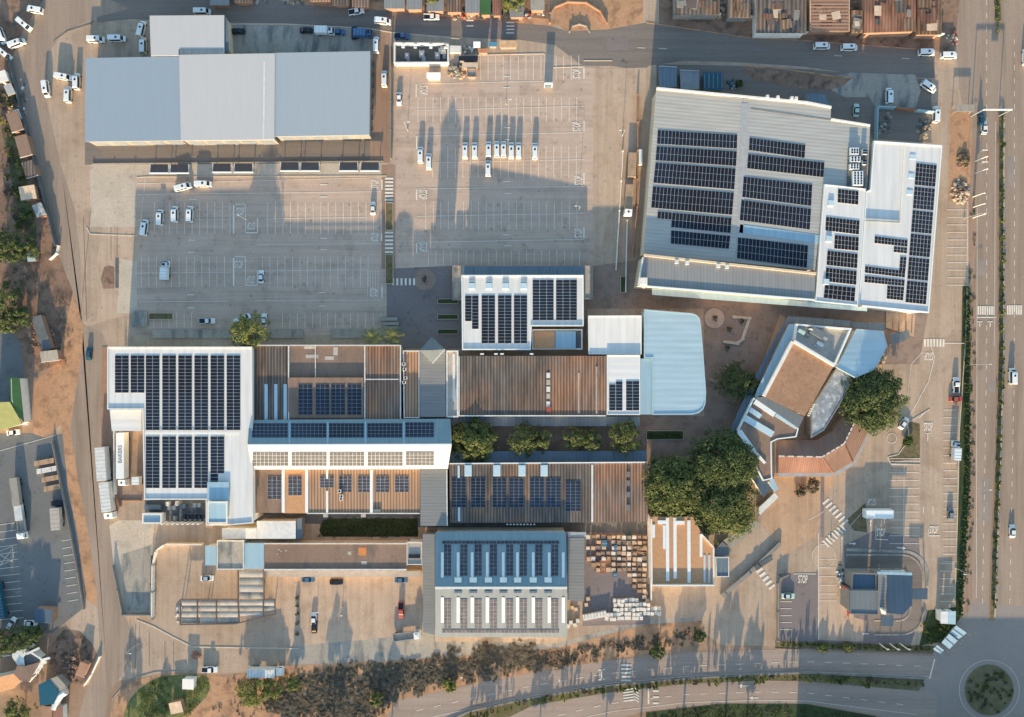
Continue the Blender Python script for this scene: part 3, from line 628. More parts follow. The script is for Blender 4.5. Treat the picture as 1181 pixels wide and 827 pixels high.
# --- north-west warehouse, three roof bays
b = B('warehouse', 'long warehouse with three flat roof bays in slate, pale grey and blue grey', 'warehouse', 262, 112)
section(b, [(98.5, 67), (206.5, 65), (208.5, 162), (98, 163.5)], 5.8, M['flatA'], M['wallg'])
section(b, [(206.5, 63), (317, 61.5), (316.5, 161), (208.5, 162.3)], 6.1, M['flatB'], M['wallg'])
section(b, [(317, 61), (427, 59), (426, 155.5), (316.5, 157.5)], 5.8, M['flatC'], M['wallg'])
openings(b, (100, 163), (208, 162), 5.8, 5, 'loading_door', 4, 3.6, 0.1, mat=M['cgrey2']); openings(b, (212, 162), (314, 161), 6.1, 5, 'loading_door', 4, 3.6, 0.1, mat=M['cgrey2']); openings(b, (320, 157), (424, 155), 5.8, 6, 'loading_door', 3.6, 3.4, .1, mat=M['cgrey2'])
openings(b, (427, 62), (426, 150), 5.8, 7, 'window')
strip(b, 'roof_seam', (305, 70), (304, 160), .5, 6.1, M['offwhite'], .04)
b = B('annex_building', 'small pale grey roofed block standing against the north edge of the warehouse', 'building', 215, 40)
section(b, [(172.5, 18), (258.5, 17.5), (258.5, 62), (206, 56), (206, 64), (174, 64.5)], 6.0, M['flatB'], M['wall'])
section(b, [(258.5, 17.5), (262, 22), (264, 58), (258.7, 61)], 5.2, M['steelblue'], M['wall'])
strip(b, 'gutter', (207, 59.5), (258, 59.5), 1.5, 6.0, M['steelblue'], .1)

M['slatebrown'] = plain('brown_canopy_cloth', A(112, 98, 92), .8)
# --- loading canopies south of the warehouse
def canopy(cx, cy, w, d, label, h=2.7):
    c = thing('carport_canopy', label, 'canopy', P(cx, cy, 0), 'carport canopies along the warehouse apron')
    p = P(cx, cy, 0); m = MB(); W_, D_ = w * S, d * S
    m.slab([Vector((p.x - W_ / 2, p.y - D_ / 2, h)), Vector((p.x + W_ / 2, p.y - D_ / 2, h)), Vector((p.x + W_ / 2, p.y + D_ / 2, h - .5)), Vector((p.x - W_ / 2, p.y + D_ / 2, h - .5))], thick=.08)
    m.build('roof', M['slatebrown'], c)
    m = MB(); m.box((p.x, p.y - D_ / 2 - .2, h - .45), (W_ + .5, .32, .55)); m.build('fascia', M['white'], c)
    for s in (-1, 1):
        m = MB(); m.box((p.x + s * (W_ / 2 + .12), p.y, h - .5), (.18, D_, .3)); m.build('edge_beam', M['offwhite'], c)
        for q in (-1, 1): m = MB(); m.box((p.x + s * (W_ / 2 - .2), p.y + q * (D_ / 2 - .3), 0), (.14, .14, h - .6)); m.build('post', M['metal'], c)
cl = ['first carport canopy from the west end of the apron row', 'second carport canopy from the west, close beside the first',
      'third carport canopy from the west in the apron row', 'fourth carport canopy from the west, left of the row centre gap',
      'fifth carport canopy from the west, just right of the centre', 'sixth carport canopy from the west with darker roof sheets',
      'seventh carport canopy from the west beside the east pair', 'last carport canopy at the east end next to the crosswalk']
for (x, l) in zip((188, 211, 259.5, 284, 337, 360, 404, 428.5), cl): canopy(x, 196.5 if x < 230 else (195.5 if x < 300 else 194), 20, 9.5, l)

# --- south-west white-roofed supermarket with solar rows
b = B('supermarket_building', 'large white roofed building at the west end covered in long rows of solar panels', 'building', 205, 500)
hA = ly(398, 10.6, 605, 10.2)
section(b, [(124.5, 400), (291, 400), (292, 603), (264, 605.5), (238, 605.5), (238, 576), (167, 576), (165, 472), (124.5, 472)], hA, M['wroof'], M['wallw'], .35, M['wroof'], pt=.3)
section(b, [(126.5, 472.6), (163, 472.6), (163, 497), (129, 497)], 9.0, M['wroofy'], M['wallw'], roofname='lower_roof')
section(b, [(165, 592), (187, 592), (187, 603.5), (165, 603.5)], 9.6, M['bluelx'], M['wallw'], .5, M['wallw'], roofname='lower_roof')
section(b, [(240, 578.5), (262, 578.5), (262, 603), (240, 603)], ly(578, 11.6, 603, 11.2), M['bluelx'], M['wallw'], .3, M['wallw'], roofname='stair_roof', pt=.25)
section(b, [(167, 577), (237.5, 577), (237.5, 603), (187.5, 603), (187.5, 591.5), (167, 591.5)], 6.5, M['deckd'], M['wallg'], roofname='plant_deck')
strip(b, 'ridge_cap', (167, 499.8), (276, 499.8), .5, hA, M['white'], .12, .3)
for x in (132.5, 150.5): rsolar(b, x, 410, x + 16, 453, 2, 11, hA, SOLW)
for i, x in enumerate((168, 187, 205.4, 224, 242.6, 261.2)): rsolar(b, x, 410, x + 16, 496, 2, 22, hA, SOLW)
for i, x in enumerate((168, 187, 205.4, 224)): rsolar(b, x, 503.5, x + 16, 563, 2, 15, hA, SOLW)
rsolar(b, 242.6, 503.5, 258.6, 546, 2, 11, hA, SOLW); rsolar(b, 242.6, 546.4, 251.5, 563, 1, 4, hA, SOLW)
section(b, [(239, 556), (264, 556), (264, 577), (239, 577)], 11.0, M['bluelx'], M['wallw'], wall=False, roofname='ledge_roof', thick=.12)
for i in range(6): rbox(b, 'condenser', 214 + i * 4.3, 595.5, 3.2, 5, 1.2, 6.52, M['black'])
rbox(b, 'plant_tray', 224, 595.7, 27, 7, .12, 6.52, M['steelblue'])
for x, y, s, hh, mm in [(178, 584, 18, 1.5, 'steelblue'), (200, 585, 10, 1.3, 'cgrey2'), (213, 583, 7, 1.6, 'navy'), (228, 582, 10, 1.2, 'steelblue'), (196, 580, 3, 2, 'offwhite'), (206, 580, 3, 1.6, 'offwhite'), (203, 597, 5, .6, 'slate')]: rbox(b, 'plant_unit', x, y, s, 4.5, hh, 6.52, M[mm])
for i in range(8): rbox(b, 'deck_louvre', 193 + i * 5.8, 601.8, 3, 1.1, 3.4, 6.52, M['wallw'], rz=.2)
openings(b, (124.5, 472), (124.5, 402), 10, 6, 'window')
# fold of brick paving and service deck beside it
sheet2 = MB(); sheet2.slab(ccw([P(x, y, .12) for x, y in [(118, 400), (124, 400), (128, 500), (140, 560), (118, 560), (116, 480)]]), bottom=.0); o = sheet2.build('red_brick_pavement', M['wallb']); o['kind'] = 'structure'
b = B('loading_dock', 'sunken brown loading dock with low walls beside the white truck and supermarket', 'loading dock', 152, 540)
m = MB(); m.box(P(152, 536, 0), (8.6, 22, .14)); m.build('dock_floor', M['plaza'], b)
m = MB(); m.box(P(134.5, 530, 0), (.35, 24, 1.7)); m.build('dock_wall', M['wallw'], b)
m = MB(); m.bar(P(134.5, 570, 0), P(140, 584, 0), .35, 1.5); m.build('dock_wall', M['wallb'], b)
m = MB(); m.bar(P(140, 577, 0), P(164, 577, 0), .4, .5); m.build('dock_edge', M['wallb'], b)

# --- long north brown hall (west part)
b = B('brown_roof_hall', 'low brown patched roof hall with four blue solar blocks north of the long ridge building', 'building', 375, 440)
h = 8.2
section(b, [(292.5, 398.5), (333, 398.5), (333, 486), (289, 486), (289, 420)], h, M['brownB'], M['wall'], roofname='roof')
section(b, [(333.2, 398.5), (421, 398.5), (421, 486), (333.2, 486)], h - .1, M['brownflat'], M['wall'])
section(b, [(421.2, 398.5), (461.5, 398.5), (461.5, 486), (421.2, 486)], h, M['brownA'], M['wall'])
section(b, [(332.5, 435.5), (419, 435.5), (419, 482), (332.5, 482)], ly(435, 9.1, 482, 8.6), M['brownflat'], M['wallb'], thick=.2, roofname='raised_roof')
for x in (333.3, 421, 462): strip(b, 'parapet', (x, 398), (x, 486), .35, h, M['offwhite'], .45)
for x in (307, 318.2, 329): strip(b, 'skylight', (x, 443), (x, 484), 1.0, h, M['skylb'], .12)
for x0, x1 in ((344, 360.4), (364, 380), (381.7, 398), (400.4, 417)): rsolar(b, x0, 443.5, x1, 478.4, 3, 8, ly(435, 9.1, 482, 8.6), (M['alud'], M['pvb']))
strip(b, 'parapet', (364, 398), (364, 440), .25, h, M['offwhite'], .3); strip(b, 'parapet', (421, 437.5), (460, 437.5), .3, h, M['offwhite'], .3)
strip(b, 'fascia', (292, 398.3), (461, 398.3), .3, h, M['offwhite'], .35)
strip(b, 'gutter', (288.5, 402), (288.5, 480), 1.0, 8, M['bluelx'], .3)
for x, y, sx, sy in [(357, 401, 12, 3), (360, 411, 14, 4), (387, 405, 5, 9), (380, 413, 10, 4)]: rbox(b, 'membrane_patch', x, y, sx, sy, .03, h - .08, M['deck'])

# --- tall ridge building with solar on both slopes
b = B('ridge_building', 'long ridged building with blue shaded north slope and white south slope carrying solar panels', 'building', 403, 512)
NS = ly(483, 9.2, 512.8, 12.5); SS = ly(512.8, 12.5, 541, 9.6)
section(b, [(287.5, 484.5), (519, 483), (520.8, 512.6), (285.5, 513.2)], NS, M['teal'], M['wallw'], roofname='north_roof')
section(b, [(285.5, 513.4), (520.8, 512.8), (516.5, 541), (291, 541.5)], SS, M['kgrey'], M['wallw'], roofname='south_roof')
m = MB(); m.bar(P(285.5, 513.3, 12.52), P(520.8, 512.7, 12.52), .5, .12); m.build('ridge_cap', M['white'], b)
for x0, x1 in ((290.7, 332), (335.6, 376.4), (379.4, 419.7), (423.5, 464)):
    rsolar(b, x0, 488, x1, 504.4, 9, 4, NS, (M['alud'], M['pvb'])); rsolar(b, x0 + .5, 521.6, x1 + .5, 537.4, 9, 4, SS, (M['white'], M['pvd']))
rsolar(b, 467.5, 487, 500.5, 504, 7, 4, NS, (M['alud'], M['pvb'])); rsolar(b, 468, 521, 500.5, 536.8, 7, 4, SS, (M['white'], M['pvd']))
for x in (334, 378, 421.6, 465.8): strip(b, 'roof_seam', (x, 486), (x, 511.5), .5, NS, M['bluelx'], .06); strip(b, 'roof_seam', (x + .5, 515), (x + .5, 539), .5, SS, M['white'], .06)

# --- entrance tower and lane roof
b = B('entrance_tower', 'grey lane roof with a diamond shaped tower top at its north end', 'tower', 499, 420)
section(b, [(484.2, 404), (513.8, 404), (514, 481), (484.6, 481)], 8.8, M['greyroof'], M['wall'])
TW = [(498, 388.5), (513, 402.8), (498.6, 419), (484, 404)]
pts = ccw([P(x, y, 15.2) for x, y in TW]); m = MB(); m.slab([Vector((p.x, p.y, 15.2)) for p in offset(pts, .5)], bottom=8); m.build('tower_wall', M['wallw'], b)
apex = P(498.4, 404, 17.4); m = MB(); m.add(pts + [apex], [(0, 1, 4), (1, 2, 4), (2, 3, 4), (3, 0, 4), (3, 2, 1, 0)]); m.build('tower_roof', M['slate'], b)
m = MB(); m.bar(P(512.8, 402.8, 15.2), P(498.8, 419, 15.2), .4, .12); m.build('gutter', M['offwhite'], b)
section(b, [(465, 404.5), (483.8, 404.5), (483.8, 482), (466, 482)], 8.0, M['brownC'], M['wall'], .35, M['offwhite'], roofname='side_roof', pt=.25)
section(b, [(515, 404.5), (528.5, 404.5), (528.5, 481), (515, 481)], 8.2, M['deck'], M['wall'], .4, M['offwhite'], roofname='side_roof', pt=.4)
strip(b, 'roof_seam', (523.5, 408), (523.5, 463), .8, 8.2, M['offwhite'], .2)
ac(b, 468, 436, 8); ac(b, 466.5, 441, 8); ac(b, 466, 420, 8); ac(b, 467, 426, 8)

# --- south brown hall (west part)
b = B('orange_roof_hall', 'orange brown corrugated hall with seven small solar blocks south of the ridge building', 'building', 388, 567)
h = ly(541, 7.4, 593, 7.1)
section(b, [(292, 538), (327, 538), (327, 591.5), (293, 591.5)], h, M['brownflat'], M['wall'])
section(b, [(327.2, 538), (354, 538), (354, 592), (327.2, 592)], h, M['tanflat'], M['wall'])
section(b, [(354.2, 538), (484, 538), (484, 592.5), (354.2, 592.5)], h, M['brownC'], M['wall'])
for x in (327, 354, 428.5): strip(b, 'ridge_strip', (x, 542), (x, 591), .9, h, M['white'], .35)
strip(b, 'ridge_strip', (377.5, 542), (377.5, 552), .6, h, M['white'], .3); strip(b, 'ridge_strip', (377.5, 566), (377.5, 591), .6, h, M['white'], .3)
PT = (M['offwhite'], M['pvt'])
rsolar(b, 308.5, 549.6, 324.5, 575.8, 3, 6, h, PT); rsolar(b, 332.4, 549, 348, 571.5, 3, 5, h, PT); rsolar(b, 369, 549, 385, 562.5, 3, 4, h, PT)
for x0, x1 in ((391, 405.6), (412.8, 428), (433.6, 449), (455.4, 471.5)): rsolar(b, x0, 549, x1, 567.7, 3, 5, h, PT)
ac(b, 394.5, 572, h); ac(b, 394, 575, h); ac(b, 392.5, 566, h, (.9, .9, 1.4))
rbox(b, 'vent', 435, 588.5, 9, 3.5, .5, h, M['slate'])
strip(b, 'fascia', (354, 592), (484, 592), .3, h, M['offwhite'], .25)
for x in (376, 419.5): rbox(b, 'downpipe_box', x, 594.5, 5, 3, .8, 6.2, M['metal'])
# passage roof
b = B('passage_roof', 'grey blue lane roof between the two brown halls, just south of the ridge building', 'roof', 500, 573)
section(b, [(484.4, 541.8), (515.8, 541.8), (516.5, 606.5), (485, 606.5)], 7.8, M['greyroof'], M['wallg'])
strip(b, 'gutter', (515.3, 542), (515.8, 606), .3, 7.8, M['offwhite'], .2)

# --- south brown hall (east part)
b = B('brown_skylight_hall', 'brown corrugated hall with four white roof boxes and seven blue solar blocks', 'building', 632, 568)
h = 7.0
section(b, [(518.5, 534.5), (682, 534), (682, 602.5), (519, 603)], h, M['brownB'], M['wall'])
section(b, [(682.2, 534), (742, 532.5), (747.5, 535), (747, 601.5), (682.2, 602.5)], h, M['brownA'], M['wall'])
strip(b, 'fascia', (518.5, 534.6), (744, 533), .35, h, M['white'], .35)
strip(b, 'ridge_strip', (683, 536), (683, 602), .6, h, M['offwhite'], .25); strip(b, 'skylight', (529, 537), (529.5, 601), .7, h, M['skylb'], .1)
for x in (540, 573, 602, 627.6): rbox(b, 'roof_light', x, 542.5, 8.5, 13, .55, h, M['skylb'], top=.9)
for x0, x1 in ((520.7, 537.3), (543, 559.8), (568, 584), (587, 604), (611, 627.6), (629.5, 647)): rsolar(b, x0, 551.5, x1, 585, 3, 9, h, (M['alud'], M['pvb']))
rsolar(b, 652, 555, 670, 589.6, 3, 9, h, (M['alud'], M['pvb']))
for y in (547, 557, 570, 585): rbox(b, 'vent', 724.5, y, 4, 6, .5, h, M['slate'])
section(b, [(519, 520.5), (746, 520), (746, 532), (519, 533)], 4.2, M['steelblue'], M['wallg'], wall=False, roofname='canopy', thick=.15)
for i in range(10): m = MB(); m.box(P(526 + i * 23.5, 521.5, 0), (.2, .2, 4.0)); m.build('post', M['metal'], b)
for i in range(9): rbox(b, 'vent', 585 + i * 3.9, 604.5, 2, 1.4, .5, 5.6, M['white'])

# --- north brown hall (east part)
b = B('reddish_brown_hall', 'wide reddish brown corrugated hall between the small tower and the pale blue roofs', 'building', 614, 445)
h = 7.6
section(b, [(529, 410.5), (632, 410.5), (632, 478.5), (529, 478.5)], h, M['brownB'], M['wall'])
section(b, [(632.2, 410.5), (699.5, 410.5), (699.5, 478.5), (632.2, 478.5)], h, M['brownA'], M['wall'])
for i, y in enumerate((433, 441, 449, 457, 466)): rbox(b, 'ridge_piece', 632.3, y, 4, 6, .2, h, M['deck' if i % 2 else 'offwhite'])
rbox(b, 'red_vent', 633, 472, 5, 5, .4, h, M['cred'])
strip(b, 'ridge_strip', (667.5, 430), (667.5, 477), .4, h, M['deck'], .15); strip(b, 'ridge_strip', (688, 423), (688, 477), .5, h, M['cgrey'], .2)
strip(b, 'parapet', (529, 411), (529, 479), .6, h, M['white'], .4); strip(b, 'fascia', (529, 479.5), (699, 479.5), .35, h, M['offwhite'], .3)
section(b, [(518, 480.6), (738, 480.6), (738, 491.5), (518, 491.5)], 4.2, M['steelblue'], M['wallg'], wall=False, roofname='canopy', thick=.15)
for i in range(10): m = MB(); m.box(P(524 + i * 23, 490, 0), (.2, .2, 4.0)); m.build('post', M['metal'], b)
for x in (556, 572, 579, 613): rbox(b, 'vent', x, 408.3, 4, 1.6, .5, 7.2, M['white'])

# --- white building with six solar blocks north of it
b = B('white_office_building', 'white roofed building with six solar blocks and a notched terrace below the north parking lot', 'building', 602, 360)
hB = lx(532, 7.5, 673, 5.9)
section(b, [(532.4, 317.5), (672.8, 317.5), (672.8, 376), (613, 376), (612, 403.5), (533.2, 403.5)], hB, M['wroof'], M['wallw'], .4, M['white'], pt=.3)
rsolar(b, 536.3, 341, 544, 370.5, 1, 8, hB, SOLW); rsolar(b, 544.3, 341, 552, 379.5, 1, 10, hB, SOLW)
rsolar(b, 555.3, 340.6, 571, 396, 2, 15, hB, SOLW); rsolar(b, 574.2, 340.6, 590, 396, 2, 15, hB, SOLW); rsolar(b, 592.6, 340.6, 608, 396, 2, 15, hB, SOLW)
rsolar(b, 614.2, 322.8, 638.6, 369.4, 3, 13, hB, SOLW); rsolar(b, 641.2, 322.8, 665.4, 369.4, 3, 13, hB, SOLW)
for x in (544.3, 564, 583, 604): rbox(b, 'roof_light', x, 330, 7.5, 7.5, .7, hB, M['skylb'], top=.85); rbox(b, 'roof_curb', x, 324.7, 7, 2.2, .35, hB, M['wallw'])
section(b, [(614, 380), (671.5, 380), (671.5, 403), (614, 403)], 4.6, M['deckd'], M['wallw'], .3, M['wallw'], roofname='terrace')
section(b, [(616, 382), (640, 382), (640, 402), (616, 402)], 5.1, M['tanflat'], M['wallw'], wall=False, roofname='terrace_roof', thick=.15); section(b, [(640.6, 382), (664, 382), (664, 402), (640.6, 402)], 5.2, M['bluelx'], M['wallw'], wall=False, roofname='terrace_roof', thick=.15)
section(b, [(533, 307), (673, 307), (673, 317), (533, 317)], 4.0, M['steelblue'], M['wallw'], wall=False, roofname='canopy', thick=.15)
for i in range(8): m = MB(); m.box(P(536 + i * 19.2, 308.5, 0), (.2, .2, 3.8)); m.build('post', M['metal'], b)
openings(b, (532.6, 402), (532.6, 320), 7.2, 6, 'window')
for x0, x1, y1 in ((522, 532, 346), (673.5, 683.5, 345)):
    section(b, [(x0, 306.5), (x1, 306.5), (x1, y1), (x0, y1)], 3.6, M['cgrey'], M['wallb'], .3, M['wallg'], roofname='porch_roof')

# --- pale blue roofs east of it
b = B('low_white_pavilion', 'small white mono pitch roof beside the rounded pale blue roof', 'building', 709, 387)
section(b, [(678.6, 364.3), (739.6, 364), (739.6, 408.5), (679, 408.5)], ly(364, 7.4, 408, 7.0), M['wroof'], M['wallw'], .25, M['white'], pt=.2)
b = B('rounded_roof_store', 'pale blue sheet roof with rounded east corners beside the brick plaza', 'store', 780, 418)
cor = [(743, 357), (798, 361.5), (803, 363.2), (806.5, 367), (808, 373), (811, 410), (814, 452), (813.4, 465), (811, 471.5), (806, 476), (799, 478), (752.5, 478.3), (752.5, 413), (743, 413)]
section(b, cor, ly(357, 7.4, 478, 8.2), M['bluelt'], M['wallw'], .18, M['bluelt'], pt=.3)
section(b, [(738.6, 413.6), (752, 413.6), (752, 478), (738.6, 478)], 7.2, M['bluelx'], M['wallw'], roofname='side_roof')
b = B('white_solar_annex', 'small white roof with two short solar blocks at its south end beside the reddish hall', 'building', 719, 443)
section(b, [(700, 409.5), (738, 409.5), (738, 478.3), (700, 478.3)], 7.7, M['wroofy'], M['wallw'], .2, M['white'], pt=.2)
rsolar(b, 702.4, 443.5, 710, 473.5, 1, 8, 7.7, SOLW); rsolar(b, 710.2, 440, 718, 473.5, 1, 9, 7.7, SOLW); rsolar(b, 722, 439.6, 738 - .6, 473.5, 2, 9, 7.7, SOLW)

# --- north-east mall block
b = B('mall_building', 'big grey ribbed mall roof with eleven slanted solar rows and a raised south parapet', 'mall', 850, 220)
hM = 9.0
section(b, [(757, 101.6), (857, 113.5), (849, 303), (742, 293)], hM, M['rib'], M['wall'])
section(b, [(857.2, 113.5), (930, 117), (958.6, 123.5), (958, 137), (1003.6, 144), (1000, 219), (951, 213), (940, 312), (849.2, 303)], hM, M['rib2'], M['wall'])
strip(b, 'valley_gutter', (859, 119), (852, 300), 2.0, hM, M['metal'], .05); strip(b, 'north_fascia', (757, 102), (930, 118.4), .6, hM, M['wallw'], .5); strip(b, 'north_fascia', (930, 118.4), (958.4, 123.9), .6, hM, M['wallw'], .5)
strip(b, 'north_fascia', (958.2, 137.6), (1003, 144.8), .5, hM, M['wallw'], .4)
strip(b, 'roof_pipe', (866, 125.5), (958, 138.5), .4, hM, M['wallg'], .06)
section(b, [(742, 294.2), (940.5, 315.6), (939, 346.5), (736, 330)], 11.0, M['greyx'], M['wall'], roofname='south_roof')
m = MB(); m.bar(P(742, 294.2, 11.02), P(940.5, 315.6, 11.02), .7, .6); m.build('parapet', M['wall'], b)
m = MB(); m.bar(P(736.5, 329.6, 11.02), P(939, 346, 11.02), .5, .5); m.build('parapet', M['white'], b); m = MB(); m.bar(P(741.2, 297, 11.02), P(736.2, 328.6, 11.02), .5, .45); m.build('parapet', M['offwhite'], b)
section(b, [(752, 332.5), (940, 348), (1000, 354), (1000, 359), (940, 354.5), (752, 340)], 6.2, M['bluelx'], M['wallw'], wall=False, roofname='canopy', thick=.2)
for x in (780, 792, 828, 838): rbox(b, 'roof_vent', x, 302 + (x - 780) * .1, 4, 4, .8, 11, M['offwhite'])
rbox(b, 'stair_box', 741.5, 325, 8, 8, 1.4, 11.0, M['wallw'])
for q, nx, ny in [([(758.6, 150), (850.5, 155.6), (850, 171.6), (757.6, 166)], 22, 2), ([(757.3, 168.6), (850, 174.6), (849, 191.6), (756, 185)], 22, 2), ([(756, 187.6), (848.5, 194.4), (847, 218.6), (753.5, 211)], 22, 3),
                  ([(753, 215), (846.6, 222.2), (844.4, 248), (751, 239.6)], 22, 3), ([(758.6, 243.7), (775, 245.2), (774.6, 253.4), (758, 252)], 4, 1), ([(775.4, 245.2), (844, 251.4), (842.6, 269), (774, 262)], 16, 2), ([(774, 265.5), (842.4, 272), (840.6, 287), (773.6, 281)], 16, 2),
                  ([(864.5, 158.7), (929, 167.4), (928, 182.4), (863.6, 173.2)], 16, 2), ([(862.8, 177.8), (951, 187.6), (949.8, 204.6), (861.6, 194.2)], 21, 2), ([(857.6, 203.6), (937, 213), (935.6, 237.8), (856, 227.4)], 19, 3),
                  ([(855, 230.6), (935.6, 241), (934, 265), (853, 254)], 19, 3), ([(851, 273.6), (932, 283), (930.6, 308.6), (849.8, 298)], 19, 3)]:
    solar(b, q, nx, ny, hM, (M['alu'], M['pv']))
strip(b, 'pale_gutter', (853, 263.5), (948, 276.5), 2.6, hM, M['bluelx'], .05)
for x in (884, 896, 912, 917): rbox(b, 'roof_vent', x, 112.5 + (x - 884) * .06, 3, 3, 1.2, hM, M['offwhite'])
# plant deck with condenser racks
section(b, [(978.5, 171), (1001, 173), (999, 218), (977, 215)], 9.4, M['deckd'], M['wallg'], wall=False, roofname='plant_deck', thick=.2)
for x, y, w_, d_ in [(984, 175.5, 9, 8), (985, 184.5, 11, 6), (984, 193, 10, 6), (988, 206.5, 11, 16), (996, 176, 5, 6), (995.5, 188, 4, 5)]:
    z = 9.45; m = MB(); p = P(x, y, z); m.box(p, (w_ * S, d_ * S, 1.0)); m.cm = 1
    for i in range(3):
        for j in range(max(2, int(d_ / 3))): m.cyl((p.x + (i - 1) * w_ * S / 3.2, p.y + (j - (max(2, int(d_ / 3)) - 1) / 2) * .8, z + 1.0), (p.x + (i - 1) * w_ * S / 3.2, p.y + (j - (max(2, int(d_ / 3)) - 1) / 2) * .8, z + 1.08), .3, n=10)
    m.build('condenser_rack', (M['white'], M['black']), b)
# white east wings
b = B('white_west_wing', 'narrow white roof with six solar blocks joining the grey mall roof on its east', 'building', 968, 285)
section(b, [(950.8, 212.8), (998, 218), (989, 352.3), (940.2, 347.4)], 9.9, M['wroof'], M['wallw'], .25, M['white'], pt=.2)
for q, nx, ny in [([(966.5, 217.8), (990.4, 220.4), (989.8, 236.2), (966, 233.6)], 6, 3), ([(952.6, 250), (991.6, 254.6), (990.6, 270.6), (951.8, 265.8)], 10, 3), ([(962.7, 271), (990.6, 273.8), (990, 289.4), (962, 286.8)], 7, 3),
                  ([(954.4, 289), (989.4, 292.9), (988.6, 309.5), (953.2, 305.8)], 9, 3), ([(952.6, 308.6), (988.2, 312.6), (987.6, 328.6), (951.8, 324.6)], 9, 3), ([(951.5, 328.2), (986.8, 331.8), (985.6, 347.8), (949.8, 343.6)], 7, 3)]:
    solar(b, q, nx, ny, 9.9, SOLW)
for x, y in ((958, 234.5), (955.5, 275.5), (952.5, 325)): rbox(b, 'roof_light', x, y, 7, 7, .5, 9.9, M['skylb'], rz=-.1, top=.85)
b = B('white_east_wing', 'bright white roof at the mall east end with a column of solar blocks', 'building', 1040, 260)
hE = lx(998, 9.7, 1080, 10.2)
hE2 = lx(1000, 10.2, 1040, 10.4)
section(b, [(1007.6, 162.8), (1086, 168), (1070.6, 360.6), (989.8, 352.5), (998.6, 221), (1003.4, 219)], hE, M['wroof'], M['wallw'], .35, M['white'], pt=.3)
m = MB(); m.bar(P(998, 254.5, 9.9), P(1037, 256.5, 10.1), .25, .6); m.build('roof_upstand', M['steelblue'], b)
m = MB(); m.bar(P(1042.5, 168, 9.95), P(1037.5, 256.5, 9.9), .25, .5); m.build('roof_upstand', M['wallw'], b)
for k in range(6):
    y0 = 188 + k * 27.1; y1 = y0 + 25.2; xl = lambda y: 1056.8 - (y - 188) * .078; xr = lambda y: 1080.6 - (y - 188) * .078
    solar(b, [(xl(y0), y0), (xr(y0), y0 + 2.6), (xr(y1), y1 + 2.4), (xl(y1), y1)], 6, 5, hE, SOLW)
for q, nx, ny in [([(1009, 272.4), (1047, 277), (1046.6, 284.6), (1008.5, 280.4)], 10, 2), ([(1031, 284), (1046.4, 285.6), (1046, 292.4), (1030.6, 290.8)], 4, 2), ([(1038.4, 296), (1045.6, 296.8), (1044.4, 312.8), (1037, 312)], 2, 4),
                  ([(997.8, 307), (1044.2, 312.6), (1043.6, 320.2), (997.4, 314.6)], 12, 2), ([(997.4, 318), (1043.6, 323), (1043.1, 330), (997, 325.6)], 12, 2), ([(1023.4, 329.4), (1043, 331), (1041.6, 346.6), (1022.6, 344.6)], 5, 4)]:
    solar(b, q, nx, ny, hE, SOLW)
for x, y in ((1052.5, 181), (1051, 203), (1049, 222)): rbox(b, 'roof_light', x, y, 7, 6, .18, hE, M['skylb'], rz=-.08, top=.85)
rbox(b, 'corner_box', 991, 353.2, 3, 2, 1, 9.8, M['brick'])

# --- fan shaped centre at the plaza
b = B('plaza_building', 'angled plaza building with brown gravel roof framed by white parapets', 'building', 915, 435)
section(b, [(913, 394), (961.5, 422.5), (928, 480), (880, 456)], 8.2, M['browngravel'], M['wallw'], roofname='roof')
m = MB(); m.bar(P(880, 456.5, 8.2), P(913, 394, 8.2), 1.0, .9); m.bar(P(914.5, 393.5, 8.2), P(961.5, 421.5, 8.2), .8, .9); m.build('parapet', M['wallw'], b)
section(b, [(917, 373.6), (981, 379), (961.8, 421.5), (914.6, 393)], 7.2, M['deck'], M['wallw'], .9, M['white'], roofname='plant_deck', pt=.5)
for x, y, s, hh, mm in [(923, 383, 8, 1.2, 'cgreen'), (930, 387, 6, 1, 'slate'), (941, 384, 16, 1.6, 'slate'), (933, 380, 3, 2, 'offwhite'), (945, 397, 8, .8, 'offwhite'), (940, 399, 5, .6, 'metal'), (950, 390, 7, .7, 'metal')]: rbox(b, 'plant_unit', x, y, s, s * .5, hh, 7.25, M[mm], rz=-.5)
section(b, [(910, 374), (916.5, 373.8), (913, 392), (879, 456), (870, 459), (874, 448)], lx(870, 6.6, 916, 7.0), M['bluelx'], M['wallw'], wall=False, roofname='side_roof')
section(b, [(909, 364.5), (930, 366), (981, 370), (981, 377), (916, 372.6), (908, 374), (872, 447), (870, 459), (846, 506), (838.5, 504), (861, 453), (896, 386)], 4.4, M['steelblue'], M['wallg'], wall=False, roofname='canopy', thick=.18)
for x, y in ((910, 367), (930, 368), (955, 370), (978, 373), (897, 388), (884, 414), (872, 438), (861, 462), (850, 485), (842, 501)): m = MB(); m.cyl(P(x, y, 0), P(x, y, 4.2), .13); m.build('post', M['metal'], b)
section(b, [(883, 456.6), (927, 481), (921, 494), (870.5, 459.4)], 7.6, M['slate'], M['wallg'], roofname='link_roof')
section(b, [(869, 459), (920.6, 494.4), (918, 504), (896, 506.7), (889.4, 510), (890, 552), (880, 554.5), (850.5, 497)], 7.0, M['brownflat'], M['wallw'], .25, M['white'], roofname='south_roof', pt=.3)
for a_, b_, w_, mm in [((871, 461.5), (894, 477), 2.4, 'skyl'), ((895, 477.5), (919, 492.5), 1.6, 'skylb'), ((864.5, 472), (877, 480.5), 1.5, 'skylb'), ((859, 482), (891, 501), 2.0, 'skylb'), ((852, 497), (868.5, 520), 1.7, 'skyl'), ((869, 519), (882, 534), .8, 'skyl')]: strip(b, 'skylight', a_, b_, w_, 7.0, M[mm], .4)
